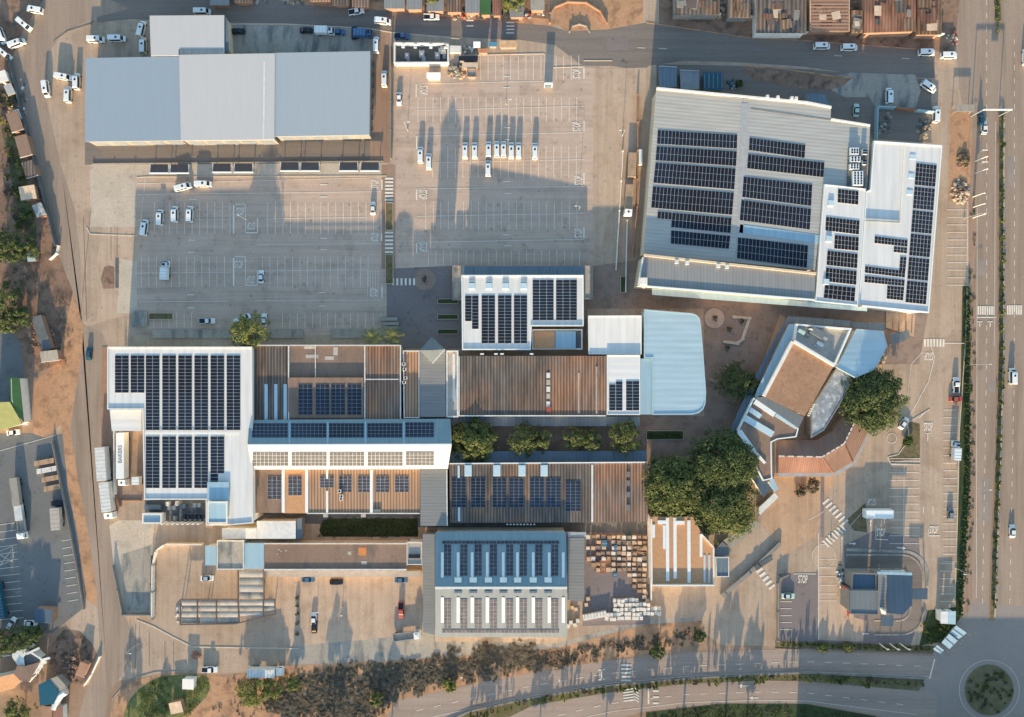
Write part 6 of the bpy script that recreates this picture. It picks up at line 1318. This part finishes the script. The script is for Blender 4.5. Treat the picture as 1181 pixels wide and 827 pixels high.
        if kind == 'flatbed':
            m = MB(); m.box((0, -1.1, 1.05), (W_, L_ - 2.3, .12)); m.cm = 1
            for s in (-1, 1): m.box((s * (W_ / 2 - .06), -1.1, 1.17), (.1, L_ - 2.3, .6))
            m.box((0, -L_ / 2 + .1, 1.17), (W_, .1, .6)); m.box((0, L_ / 2 - 2.3, 1.17), (W_, .1, 1.1)); child(t, 'load_bed', m, (M['cgrey'], M['metal']))
        else:
            m = MB(); m.box((0, -1.08, 1.02), (W_, L_ - 2.3, Hh - 1.05)); child(t, 'cargo_box', m, M['offwhite'] if kind == 'lorry' else pm)
            m = MB()
            for i in range(int(L_ - 2)): m.box((0, -L_ / 2 + .6 + i, Hh - .03), (W_ - .1, .07, .04))
            child(t, 'roof_rib', m, M['metal'])
        m = MB(); m.box((0, L_ / 2 - 1.3, 2.8), (1.0, .7, .1 if kind == 'van' else .3)); child(t, 'roof_deflector', m, pm if kind != 'van' else M['black'])
        wheels(t, (L_ / 2 - 1.1, -L_ / 2 + 1.1, -L_ / 2 + 2.3) if kind != 'van' else (L_ / 2 - 1.2, -L_ / 2 + 1.3), W_ * .42, .48)
    PROTO[k] = t; return t
used = set()
def park(kind, paint, px, py, deg, label, group=None, sc=(1, 1, 1)):
    """deg: heading of the nose, 0 = up in the photo, clockwise"""
    t = vehicle(kind, paint); t.location = P(px, py, .02); t.rotation_euler = (0, 0, -math.radians(deg)); t.scale = sc
    cat = {'minibus': 'minibus', 'car': 'car', 'pickup': 'pickup', 'van': 'van', 'lorry': 'lorry', 'flatbed': 'lorry'}[kind]
    for k in ('label', 'category', 'group'):
        if k in t: del t[k]
    return tag(t, label, cat, group)
G1 = 'minibuses in the north parking lot'
V = [
 ('minibus', 'white', 485.4, 179.5, 0, 'westernmost white minibus in the north parking lot', G1), ('minibus', 'white', 495, 187, 0, 'white minibus just right of and below the westernmost one, north lot', G1),
 ('minibus', 'white', 536.6, 174.5, 0, 'first minibus of the middle row, left of a close pair, north lot', G1), ('minibus', 'white', 547.6, 174.5, 0, 'second minibus of the middle row in the north lot', G1),
 ('minibus', 'white', 563.6, 173.5, 0, 'third minibus in the row, with another minibus directly below it', G1), ('minibus', 'white', 573, 173, 0, 'fourth minibus of the middle row, north lot', G1), ('minibus', 'white', 580.8, 173, 0, 'fifth minibus of the middle row tight beside the fourth', G1),
 ('minibus', 'white', 589.7, 174.5, 0, 'sixth minibus of the middle row, north lot', G1), ('minibus', 'white', 598, 174.5, 0, 'seventh minibus of the middle row, north lot', G1), ('minibus', 'white', 616.7, 175, 0, 'last minibus standing apart at the east end of the row', G1),
 ('minibus', 'white', 563, 195, 0, 'white minibus alone below the row in the north lot', G1),
 ('car', 'white', 460.6, 115, 180, 'white car with dark windows near the lane fence, north lot'),
 ('minibus', 'white', 434.5, 53, 0, 'white minibus in the lane at the warehouse corner'), ('minibus', 'white', 444, 92, 0, 'white minibus in the brown lane beside the fence'), ('minibus', 'white', 442, 26, 95, 'white minibus crossing the top road junction'),
 ('pickup', 'white', 411.5, 14.5, 80, 'white pickup on the top road near the shacks'), ('van', 'white', 376, 38, 90, 'white van facing a blue vehicle in the service yard'), ('car', 'cblue', 391, 38, 90, 'blue car behind the white van in the service yard'),
 ('car', 'black', 354, 36, 90, 'black car left of the white van in the service yard'), ('car', 'black', 276, 37, 90, 'black car alone at the west end of the service yard'), ('car', 'black', 409, 39, 0, 'black car at the east end of the service yard'), ('van', 'cblue', 420, 41, 90, 'dark blue van at the east end of the service yard'),
 ('pickup', 'cblue', 464, 43, 90, 'blue pickup on the road above the walled compound'), ('pickup', 'white', 498, 21, 90, 'white pickup on the top road north of the compound'),
 ('minibus', 'white', 42, 13, 280, 'white minibus in the top left corner road, uppermost'), ('minibus', 'white', 30.5, 30, 130, 'slanted white minibus under the uppermost one at top left'), ('minibus', 'white', 4, 43, 160, 'white minibus cut by the left frame edge'), ('minibus', 'white', 22, 51.5, 70, 'white minibus pointing across the road at top left'), ('minibus', 'white', 7.6, 63.5, 130, 'lowest slanted white minibus at the left edge'),
 ('minibus', 'white', 113, 47, 90, 'white minibus left of two north of the slate roof bay'), ('minibus', 'white', 137, 46, 90, 'white minibus right of two north of the slate roof bay'), ('minibus', 'white', 165, 35, 14, 'tilted white minibus by the annex west wall'), ('minibus', 'white', 167, 54, 0, 'white minibus between annex and warehouse corner'),
 ('minibus', 'white', 75.5, 90, 100, 'white minibus lying crosswise west of the warehouse'), ('minibus', 'white', 90.7, 95, 0, 'white minibus closest to the warehouse west wall'), ('minibus', 'white', 81, 110, 2, 'white minibus below the crosswise one west of the warehouse'), ('minibus', 'white', 55.5, 104, 172, 'white minibus on the west road beside the long shadow'), ('minibus', 'white', 235, 15, 90, 'white minibus on the road behind the annex roof'),
 ('minibus', 'white', 213, 216.5, 75, 'slanted white minibus in the west lot top aisle'), ('minibus', 'white', 236, 213, 90, 'straight white minibus in the west lot top aisle'), ('minibus', 'white', 220.5, 247.5, 2, 'right one of three white minibuses parked in the west lot'), ('minibus', 'white', 203.2, 247.7, 0, 'middle one of three white minibuses parked in the west lot'), ('minibus', 'white', 186.3, 251.5, 2, 'left one of three white minibuses parked in the west lot'), ('minibus', 'white', 168.4, 263, 8, 'white minibus at the west edge of the west lot'),
 ('van', 'white', 193, 312.5, 2, 'long white van in the lower row of the west lot'), ('pickup', 'white', 240, 370.3, 90, 'white pickup parked crosswise at the bottom of the west lot'), ('minibus', 'white', 281, 367.8, 65, 'slanted white minibus touching the street tree shade'), ('car', 'white', 305.4, 369.4, 0, 'white car right of the street tree'), ('car', 'white', 302, 319.4, 0, 'white car right of the painted lane in the west lot'), ('car', 'white', 430.6, 240.6, 0, 'white car with black bonnet at the east end of the west lot'),
 ('minibus', 'white', 946.6, 54.6, 90, 'white minibus at the left of two on the cross road kerb'), ('minibus', 'white', 978, 56.2, 90, 'white minibus at the right of two on the cross road kerb'), ('minibus', 'white', 1067, 62, 90, 'white minibus at the east end of the cross road'), ('minibus', 'white', 1092.6, 65.5, 90, 'white minibus at the highway corner beside a stall'), ('minibus', 'white', 1069, 101.5, 125, 'slanted white minibus in the northeast yard'), ('minibus', 'white', 1023.6, 111.7, 0, 'upright white minibus in the middle of the northeast yard'),
 ('car', 'cgreen', 986.5, 128, 2, 'pale green car in the shaded northeast yard'), ('minibus', 'white', 1077.4, 133, 2, 'white minibus beside the yard wall gate'), ('car', 'white', 1133.7, 148, 0, 'white car under the gantry on the highway'), ('car', 'cteal', 1130, 138, 0, 'dark teal car just ahead of the white car under the gantry'), ('minibus', 'white', 1181, 67, 0, 'white minibus cut by the right frame edge'),
 ('minibus', 'white', 1165.5, 433.8, 0, 'white minibus on the far highway lanes'), ('car', 'white', 1166, 612, 0, 'small white car low on the far highway lanes'), ('car', 'white', 1041, 488, 35, 'slanted white car by the grass island right of the round tree'), ('van', 'white', 1099, 518.8, 4, 'white van in the bays by the highway hedge'), ('pickup', 'white', 1101, 444, 0, 'white pickup in the bays at the hedge'), ('car', 'cred', 1101, 460, 90, 'red car directly below the white pickup at the hedge'), ('car', 'cgrey2', 1095, 592, 0, 'grey car at the lower hedge bays'),
 ('car', 'cgreen', 908, 686.5, 90, 'pale car in the restaurant lot by its wall'), ('pickup', 'cred', 463, 703, 180, 'red pickup in the southwest yard'), ('flatbed', 'white', 470, 731.5, 82, 'flatbed lorry with white cab below the warehouse lean to'), ('lorry', 'white', 309, 771.5, 90, 'white lorry parked over the pale tree at the bottom'), ('pickup', 'white', 243, 771, 90, 'white pickup by the bottom lawn'), ('car', 'black', 363, 722, 0, 'black car in the southwest yard middle'), ('car', 'white', 362.5, 713, 0, 'white car above the black one in the southwest yard'),
 ('car', 'cblue', 356, 667.5, 90, 'blue car under the long canopy in the southwest yard'), ('car', 'black', 388.5, 670.5, 90, 'black car under the long canopy'), ('car', 'cblue', 463, 668, 90, 'blue car at the east end of the long canopy'),
 ('car', 'cteal', 104, 408, 4, 'dark teal car driving on the west road'), ('car', 'black', 68, 580, 85, 'black car in the west lot by the fence'), ('car', 'white', 17, 498.5, 85, 'white car under the green house roof edge'), ('car', 'white', 240, 666, 90, 'white car by the pale blue rooms in the southwest'), ('flatbed', 'white', 28, 604, 173, 'flatbed lorry with white cab at the south of the west lot convoy'),
]
for v in V: park(*v[:6], group=v[6] if len(v) > 6 else None)
# articulated and box vehicles with their own outline
def boxbody(name, label, cat, px, py, deg, L_, W_, Hh, mat, cab=None, ribs=8, z0=1.0, round_=False):
    t = thing(name, label, cat, P(px, py, 0)); t.rotation_euler = (0, 0, -math.radians(deg))
    m = MB(); 
    if round_: loft(m, [(L_ / 2, z0, W_ * .42, 2.2, W_ * .36, Hh - .35), (L_ / 2 - .35, z0, W_ / 2, 2.2, W_ * .42, Hh), (-L_ / 2 + .35, z0, W_ / 2, 2.2, W_ * .42, Hh), (-L_ / 2, z0, W_ * .42, 2.2, W_ * .36, Hh - .35)])
    else: m.box((0, 0, z0), (W_, L_, Hh - z0))
    child(t, 'cargo_box', m, M[mat])
    if ribs:
        m = MB()
        for i in range(ribs): m.box((0, -L_ / 2 + (i + .5) * L_ / ribs, Hh), (W_ - .06, .06, .03))
        child(t, 'roof_rib', m, M['metal'])
    m = MB(); m.box((0, 0, .6), (W_ * .6, L_ * .96, z0 - .62)); child(t, 'chassis', m, M['dark']); wheels(t, (-L_ / 2 + 1, -L_ / 2 + 2.2), W_ * .42, .48)
    if cab is not None:
        m = MB(); y = L_ / 2 + 1.4; loft(m, [(y + 1.1, .5, W_ * .42, 1.2, W_ * .4, 1.5), (y + .95, .4, W_ * .49, 1.5, W_ * .44, 2.6), (y + .6, .4, W_ * .49, 1.6, W_ * .44, 3.1), (y - .9, .4, W_ * .49, 1.6, W_ * .44, 3.2)]); child(t, 'cab', m, M['white'])
        child(t, 'windscreen', pane(y + 1.0, W_ * .42, 1.6, y + .64, W_ * .42, 3.0, .04), M['glass']); m = MB(); m.cyl((0, y, 3.15), (0, y, 3.24), .3, n=10); child(t, 'roof_hatch', m, M['black']); wheels(t, (y - .2,), W_ * .42, .49)
    else: wheels(t, (L_ / 2 - 1.2,), W_ * .42, .49)
    return t
tr = boxbody('articulated_lorry', 'white articulated lorry with large dark lettering on its roof in the loading dock', 'lorry', 146, 524, 180, 14.6, 2.5, 4.0, 'white', cab=1, ribs=0)
tm_ = text_mesh('BAKERS', M['cgrey2'], 'lettering', (0, -.6, 4.02), 0, 5.6, 1.3, tr); tm_.rotation_euler = (0, 0, -pi / 2)
boxbody('box_trailer', 'pale trailer parked on the west road edge, front one behind the dock wall', 'trailer', 123.5, 533.5, 176, 10.6, 3.1, 3.8, 'offwhite', ribs=9)
boxbody('articulated_lorry', 'pale trailer lorry with white cab pointing down beside the dock', 'lorry', 128.5, 571, 174, 9.4, 3.1, 3.8, 'offwhite', cab=1, ribs=8)
boxbody('parked_cab', 'short white lorry cab half under the supermarket edge', 'lorry', 161.5, 553, 180, 2.4, 2.3, 3.0, 'white', ribs=2)
boxbody('white_bus', 'plain white bus standing across the grass triangle', 'bus', 1009.5, 591, 90, 9.0, 3.0, 3.2, 'white', ribs=0, z0=.6, round_=True)
boxbody('load_trailer', 'long loaded grey trailer at the north end of the west lot convoy', 'trailer', 22.5, 566, 173, 9.0, 2.4, 2.4, 'cgrey', ribs=14)
boxbody('load_trailer', 'second grey trailer coupled in the west lot convoy', 'trailer', 26, 590, 173, 5.0, 2.4, 2.2, 'offwhite', ribs=8)
t = boxbody('slatted_trailer', 'upper slatted timber trailer on the ramp west of the mall', 'trailer', 728, 192, 2, 7.8, 2.6, 2.2, 'wood', ribs=10)
t = boxbody('slatted_trailer', 'lower slatted timber lorry on the ramp west of the mall', 'lorry', 724.5, 228, 184, 7.6, 2.6, 2.3, 'wood', cab=1, ribs=10)
boxbody('slim_container', 'slim white container with red end beside the ramp wall', 'container', 737.5, 183, 0, 4.8, 1.1, 2.2, 'white', ribs=0, z0=.7)
# timber bundles and pallets in the west lot
for i, (x, y, l) in enumerate([(53, 532.5, 'topmost orange timber bundle beside the west fence'), (56, 541.5, 'long white wrapped bundle, second from the top by the west fence'), (60, 551.5, 'third timber bundle from the top by the west fence'), (62.5, 562, 'lowest timber bundle by the west fence')]):
    b = thing('timber_bundle', l, 'timber', P(x, y)); c = P(x, y); 
    m = MB()
    for k in range(3): m.box((c.x, c.y + (k - 1) * .55, .1), (6.4 if i < 2 else 5.4, .5, 1.0), .18)
    m.build('boards', M['wrap' if i == 1 else 'wood'], b); m = MB(); m.box((c.x - 1.6, c.y - .3, 1.1), (.12, 1.7, .04), .18); m.box((c.x + 1.6, c.y + .3, 1.1), (.12, 1.7, .04), .18); m.build('strap', M['woodr'], b)
# pallets of bricks in the yard
def pallet_proto(kind):
    t = bpy.data.objects.new('brick_pallet' if kind < 3 else 'wrapped_pallet', None); COL.objects.link(t)
    m = MB()
    for k in (-.5, 0, .5): m.box((0, k, .02), (1.25, .12, .1))
    for k in range(5): m.box((-.5 + k * .25, 0, .12), (.16, 1.15, .03))
    child(t, 'pallet_base', m, M['wood'])
    m = MB(); hh = (.9, .7, 1.0, 1.1)[kind]; m.box((0, 0, .16), (1.16, 1.1, hh), 0, .97 if kind == 3 else 1)
    if kind < 3:
        for q in range(4): m.box((-.42 + q * .28, 0, .16 + hh), (.22, 1.0, .06 + .04 * (q % 2)))
    child(t, 'load', m, M[('brick', 'brickp', 'wood', 'wrap')[kind]]); return t
PP = [pallet_proto(k) for k in range(4)]; first = [True] * 4
def pallet(k, px, py, rz, sc, label, group):
    t = PP[k] if first[k] else copy_tree(PP[k]); first[k] = False
    t.location = P(px, py, .03); t.rotation_euler = (0, 0, rz); t.scale = sc; tag(t, label, 'pallet', group)
R2 = random.Random(9)
YA = [(675, 617), (748, 617), (748, 690), (738, 690), (724, 665), (712, 655), (698, 662), (684, 655), (676, 640)]
for i in range(13):
    for j in range(12):
        x, y = 678 + i * 5.9 + R2.uniform(-.5, .5), 619 + j * 6.2 + R2.uniform(-.5, .5)
        if not inside(YA, x, y) or R2.random() < .1: continue
        pallet(R2.choice((0, 0, 1, 1, 2, 3)), x, y, R2.uniform(-.08, .08), (R2.uniform(.95, 1.25), R2.uniform(.8, 1.2), R2.uniform(.6, 1.1)), 'stacked brick pallet in the materials yard', 'brick pallets in the materials yard')
for i in range(15):
    for j in range(5):
        x, y = 700 + i * 4.3 + R2.uniform(-.6, .6), 692 + j * 5.2 - i * .1 + R2.uniform(-.6, .6)
        if (j == 0 and not 2 <= i <= 8) or (j == 1 and i > 11) or (i < 2 and j in (1, 2)) or (j == 4 and i > 9) or (i > 12 and j != 2 and j != 3): continue
        pallet(3, x, y, R2.uniform(-.15, .15), (.9, 1.0, R2.uniform(.7, 1.1)), 'white wrapped pallet in the lower part of the materials yard', 'white wrapped pallets')
for x, y in [(658, 717), (663, 720), (666, 715), (655, 721), (744, 683), (746, 692), (660, 700), (664, 702), (678, 690), (676, 697)]: pallet(3 if y > 710 else 1, x, y, R2.uniform(-.3, .3), (1, 1, .7), 'loose pallet at the edge of the materials yard', 'loose yard pallets')
b = thing('wrapped_stack', 'long pale stack between wrapped pallets and the warehouse', 'stack', P(686, 708)); m = MB(); m.bar(P(672, 711.5, .05), P(699, 706.5, .05), 1.8, 1.1); m.build('load', M['wrap'], b); m = MB()
for i in range(7): m.bar(P(674 + i * 3.6, 708.2 - i * .66, 1.16), P(674.6 + i * 3.6, 714 - i * .66, 1.16), .12, .05)
m.build('strap', M['wallg'], b)
for l, x, y, s in [('blue tarpaulin covered pile in the upper materials yard', 697, 626, 7), ('dark teal pile right of the blue one in the materials yard', 710, 631, 6), ('teal tarpaulin pile near the yard wall top', 725, 619, 6), ('small blue pile at the middle of the materials yard', 709, 662, 5)]:
    b = thing('covered_pile', l, 'pile', P(x, y)); m = MB(); c = P(x, y, .03); m.box(c, (s * S, s * S * 1.3, 1.1), .1, .8); m.build('tarpaulin', M['tarp' if 'blue' in l else 'cteal'], b); m = MB(); m.box((c.x, c.y, 1.14), (s * S * .8, .1, .03), .1); m.build('rope', M['offwhite'], b)
b = thing('plank_pile', 'heap of loose reddish planks by the yard wall', 'timber', P(735, 630)); m = MB()
for i in range(22): p = P(735 + R2.uniform(-7, 7), 630 + R2.uniform(-8, 8)); m.box((p.x, p.y, .05 + i * .05), (3.2, .22, .06), R2.uniform(-.4, .4))
m.build('planks', M['wood'], b)
b = thing('plank_pile', 'slanted stack of orange planks left of the small blue pile', 'timber', P(698, 650)); m = MB()
for i in range(12): p = P(697 + R2.uniform(-1, 1), 645 + i * 1.3); m.box((p.x, p.y, .05), (4.0, .3, .7), .2 + R2.uniform(-.04, .04))
m.build('planks', M['woodr'], b)
# rubble heaps, sand heaps
def heap(name, label, cx, cy, rx, ry, n, mats, seed, smax=1.0, cat='rubble'):
    r = random.Random(seed); b = thing(name, label, cat, P(cx, cy))
    for k, mt in enumerate(mats):
        m = MB()
        for i in range(n // len(mats)):
            a = r.uniform(0, 6.28); q = r.random() ** .6; p = P(cx + rx * q * math.cos(a), cy + ry * q * math.sin(a)); s = r.uniform(.25, smax)
            m.box((p.x, p.y, .02), (s, s * r.uniform(.5, 1.4), s * r.uniform(.4, 1) * (1.3 - q)), r.uniform(0, 3), .7)
        m.build('debris', M[mt], b)
heap('rubble_heap', 'rubble and scrap heap next to the walled compound', 527, 82, 11, 9, 90, ['cgrey', 'wood', 'deckd'], 3, 1.3)
heap('rubble_heap', 'scrap heap at the roadside stalls', 540, 57, 9, 5, 50, ['wood', 'offwhite', 'wallb'], 4, 1.1)
heap('gravel_heap', 'pale heap with dark soil on the dirt strip east of the mall', 1107, 221, 11, 14, 120, ['brickp', 'deck', 'dirt_dark'], 5, 1.1)
heap('soil_heap', 'dark soil heap with grass on the orange verge', 1110, 184, 7, 11, 60, ['dirt_dark', 'soil'], 6, 1.2)
heap('junk_pile', 'scattered junk along the dark yard behind the white east wing', 1066, 150, 8, 14, 50, ['deckd', 'wood', 'cgrey'], 7, 1.2)
heap('junk_pile', 'junk in the west part of the dark northeast yard', 1020, 142, 9, 16, 40, ['deckd', 'cgrey'], 8, 1.1)
heap('brush_pile', 'brush and scrap pile on the left dirt verge', 48, 385, 14, 22, 110, ['wood', 'dirt_dark', 'wallb'], 9, 1.0)
heap('brush_pile', 'dark brush heap beside the bottom left junction', 83, 768, 11, 18, 90, ['dirt_dark', 'wallb'], 10, 1.2)
heap('equipment_row', 'grey playground like equipment row left of the restaurant', 969, 664, 4, 14, 40, ['metal', 'white', 'deckd'], 11, 1.1, 'equipment')
heap('scrap_pile', 'scrap along the wall of the container area behind the mall', 845, 97, 7, 6, 30, ['metal', 'cteal'], 12, 1.0)
heap('stall_clutter', 'colourful clutter of a stall at the northeast highway corner', 1098, 44, 6, 8, 40, ['cred', 'wrap', 'wood'], 13, 1.1)
heap('stone_heap', 'pale stone heap south of the terrace pavilion', 1016, 412, 5, 10, 40, ['brickp', 'wood'], 14, 1.0)
heap('scrap_pile', 'grey scrap by the shade canopy west end', 206, 708, 3, 14, 24, ['wrap', 'metal'], 15, .9)
heap('rubble_heap', 'brown rubble at the bottom road kerb near the lawn hut', 226, 756, 6, 5, 40, ['woodr', 'wallb'], 16, 1.0)
# round bins / bollards in the yard, plaza pots
for i, y in enumerate((688.5, 698, 707.5, 718, 730.5)):
    b = thing('potted_bush', ['topmost', 'second', 'third', 'fourth', 'lowest'][i] + ' dark round bush in the column of five in the southwest yard', 'shrub', P(343.5, y)); o = bpy.data.objects.new('foliage', BH[i % 3]); COL.objects.link(o); o.parent = b; o.scale = (.75, .75, 1.0); m = MB(); m.cyl((0, 0, 0), (0, 0, .35), .5, n=12); child(b, 'pot', m, M['wallg'])
for i, (x, y, l) in enumerate([(824, 367, 'plaza tree pot in the ring'), (855, 371, 'plaza pot inside the angled bench'), (840.5, 380, 'middle plaza pot left of the angled bench'), (838, 402, 'plaza pot below the angled bench'), (490, 322, 'round dark plant in the ring at the lot corner')]):
    b = thing('potted_tree', l, 'plant', P(x, y)); o = bpy.data.objects.new('foliage', BS[i % 3]); COL.objects.link(o); o.parent = b; o.scale = (.9, .9, 1.4); m = MB(); m.cyl((0, 0, 0), (0, 0, .4), .7, n=12); child(b, 'pot', m, M['wallg'])
# lamp posts, flag poles, gantry
def lamp(px, py, h, label, ang=0, group=None):
    t = thing('street_lamp', label, 'street lamp', P(px, py)); m = MB(); m.cyl((0, 0, 0), (0, 0, h), .1, .06, 8); child(t, 'pole', m, M['metal']); m = MB(); m.cyl((0, 0, h), (1.3 * math.cos(ang), 1.3 * math.sin(ang), h + .15), .05, .05, 6); child(t, 'arm', m, M['metal']); m = MB(); m.box((1.5 * math.cos(ang), 1.5 * math.sin(ang), h + .08), (.7, .28, .12), ang); child(t, 'lamp_head', m, M['offwhite'])
    m = MB(); m.cyl((0, 0, 0), (0, 0, .4), .25, n=8); child(t, 'base', m, M['concrete'])
for x, y, h, a, l in [(583.5, 120, 4, 0, 'short lamp post in the north lot upper aisle'), (718, 156, 5, pi, 'lamp post beside the ramp wall west of the mall'), (289, 256, 7, 2.6, 'lamp post at the painted lanes in the west lot'), (470, 150, 8, 0, 'lamp post between the fence and the north lot'), (667, 243, 7, pi, 'lamp post at the east side of the north lot'), (1118, 560, 8, 0, 'lamp post in the hedge beside the highway'), (1118, 420, 8, 0, 'lamp post in the hedge opposite the terrace'), (642, 770, 6, -1.3, 'leaning dark lamp post by the south road'), (1112, 252, 8, 0, 'lamp post at the top end of the highway bays'), (366, 700, 5, 0, 'lamp post in the southwest yard'), (958, 620, 6, 1, 'lamp post near the diagonal crosswalks'), (1102, 655, 7, pi, 'lamp post in the lower hedge bays'), (395, 700, 8, 0, 'tall lamp post in the southwest yard near the bays'), (160, 742, 8, 0, 'lamp post at the bottom left junction')]: lamp(x, y, h, l, a)
for i, y in enumerate((227, 239, 251)):
    t = thing('flagpole', ['upper', 'middle', 'lower'][i] + ' white flagpole of three beside the highway', 'flagpole', P(1122.5, y)); m = MB(); m.cyl((0, 0, 0), (0, 0, 5.6), .16, .12, 8); child(t, 'pole', m, M['white']); m = MB(); m.box((.35, 0, 4.4), (.6, .05, 1.0)); child(t, 'banner', m, M['white']); m = MB(); m.cyl((0, 0, 0), (0, 0, .3), .35, n=8); child(t, 'base', m, M['concrete'])
for i, y in enumerate((188, 202)):
    t = thing('flagpole', ['northern', 'southern'][i] + ' white pole beside the red framed road marks', 'flagpole', P(1125, y - 2)); m = MB(); m.cyl((0, 0, 0), (0, 0, 6), .16, .12, 8); child(t, 'pole', m, M['white']); m = MB(); m.box((.35, 0, 4.6), (.6, .05, 1.0)); child(t, 'banner', m, M['offwhite'])
for i, x in enumerate((1014, 1026, 1038)):
    t = thing('flagpole', ['left', 'middle', 'right'][i] + ' white flagpole of three by the lower road', 'flagpole', P(x, 742)); m = MB(); m.cyl((0, 0, 0), (0, 0, 5.4), .16, .1, 8); child(t, 'pole', m, M['white']); m = MB(); m.box((.4, 0, 4.3), (.7, .05, 1.0)); child(t, 'banner', m, M['white'])
t = thing('road_gantry', 'white gantry beam spanning the near highway lanes', 'gantry', P(1136, 134)); c = P(1136, 134)
for s in (-1, 1): m = MB(); m.cyl((s * 4.4, 0, 0), (s * 4.4, 0, 6.0), .15, n=8); child(t, 'post', m, M['metal'])
m = MB(); m.box((0, 0, 6.0), (9.2, .35, .35)); child(t, 'beam', m, M['white']); m = MB(); m.box((1.6, 0, 5.2), (2.2, .1, 1.0)); child(t, 'sign_plate', m, M['cblue'])
t = thing('bus_shelter', 'open frame shelter with dark bars at the north end of the orange verge', 'shelter', P(1107, 128))
for s in (-1, 1):
    for q in (-1, 1): m = MB(); m.cyl((s * 2.6, q * .9, 0), (s * 2.6, q * .9, 2.6), .08); child(t, 'post', m, M['metal'])
m = MB(); m.box((0, 0, 2.6), (5.6, 2.2, .15)); child(t, 'roof', m, M['cgrey'])
t = thing('road_sign_frame', 'red and white framed panel standing beside the near highway lanes', 'sign', P(1131, 182)); m = MB(); m.bar((-1, 1.9, 2), (1, 1.9, 2), .2, .2); m.bar((-1, -1.9, 2), (1, -1.9, 2), .2, .2); child(t, 'rail', m, M['white']); m = MB(); m.bar((1, -1.9, 2), (1, 1.9, 2), .15, .2); child(t, 'side_rail', m, M['red_mark'])
for q in (-1, 1): m = MB(); m.cyl((0, q * 1.9, 0), (0, q * 1.9, 2), .07); child(t, 'post', m, M['metal'])

heap('shack_clutter', 'cluttered scrap among the dark market sheds north of the road', 835, 12, 60, 12, 150, ['deckd', 'wood', 'metal', 'wallg'], 21, 1.6)
heap('shack_clutter', 'scrap and rust sheets between the rust roofed sheds', 990, 14, 14, 22, 80, ['wallb', 'wood', 'metal'], 22, 1.5)
heap('shack_clutter', 'clutter in front of the roadside shacks at the top', 560, 18, 70, 5, 130, ['wood', 'deckd', 'cred', 'metal'], 23, 1.0)
heap('shack_clutter', 'clutter among the shacks behind the service yard road', 340, -1, 70, 6, 70, ['wood', 'deckd', 'metal'], 24, 1.1)
heap('garden_clutter', 'household scrap between the upper west gardens sheds', 18, 120, 14, 34, 80, ['wood', 'offwhite', 'deckd'], 25, 1.1)
boxbody('load_trailer', 'grey loaded trailer at the left edge of the west lot', 'trailer', 4, 690, 170, 12, 2.4, 2.6, 'cteal', ribs=12)
boxbody('box_trailer', 'pale box trailer parked by the west lot fence end', 'trailer', 69, 597, 176, 7, 3.0, 2.6, 'deck', ribs=5)
park('car', 'white', 15, 718, 30, 'white car at the lower left edge of the west lot'); park('car', 'white', 37, 718, 95, 'white car beside the dark blue roof in the west lot')
# ------------------------------------------------------------ camera, sun, sky
cam = bpy.data.objects.new('camera', bpy.data.cameras.new('camera')); COL.objects.link(cam)
cam.location = (0, 0, HC); cam.rotation_euler = (0, 0, 0); cam.data.sensor_width = 36
cam.data.lens = 18 / (590.5 * S / HC); cam.data.clip_start = 1; cam.data.clip_end = 3000; scn.camera = cam
ELV = math.radians(12.0); AZ = math.radians(3.5)
sun = bpy.data.objects.new('sun', bpy.data.lights.new('sun', 'SUN')); COL.objects.link(sun)
sun.data.energy = 3.35; sun.data.color = (1.0, .785, .52); sun.data.angle = math.radians(.5); sun.location = (-20, -150, 120)
sun.rotation_euler = Vector((math.sin(AZ) * math.cos(ELV), math.cos(AZ) * math.cos(ELV), -math.sin(ELV))).to_track_quat('-Z', 'Y').to_euler()
w = bpy.data.worlds.new('World'); scn.world = w; w.use_nodes = True; nt = w.node_tree
sky = nt.nodes.new('ShaderNodeTexSky'); sky.sky_type = 'NISHITA'; sky.sun_disc = False; sky.sun_elevation = ELV; sky.sun_rotation = math.pi + AZ
sky.air_density = 1.0; sky.dust_density = .6; sky.ozone_density = 2.0
nt.links.new(sky.outputs[0], nt.nodes['Background'].inputs[0]); nt.nodes['Background'].inputs[1].default_value = .15
scn.view_settings.view_transform = 'Standard'; scn.view_settings.look = 'None'; scn.view_settings.gamma = 1; scn.view_settings.use_curve_mapping = False
scn.view_settings.exposure = 1.42
scn.render.resolution_x = 1024; scn.render.resolution_y = 717
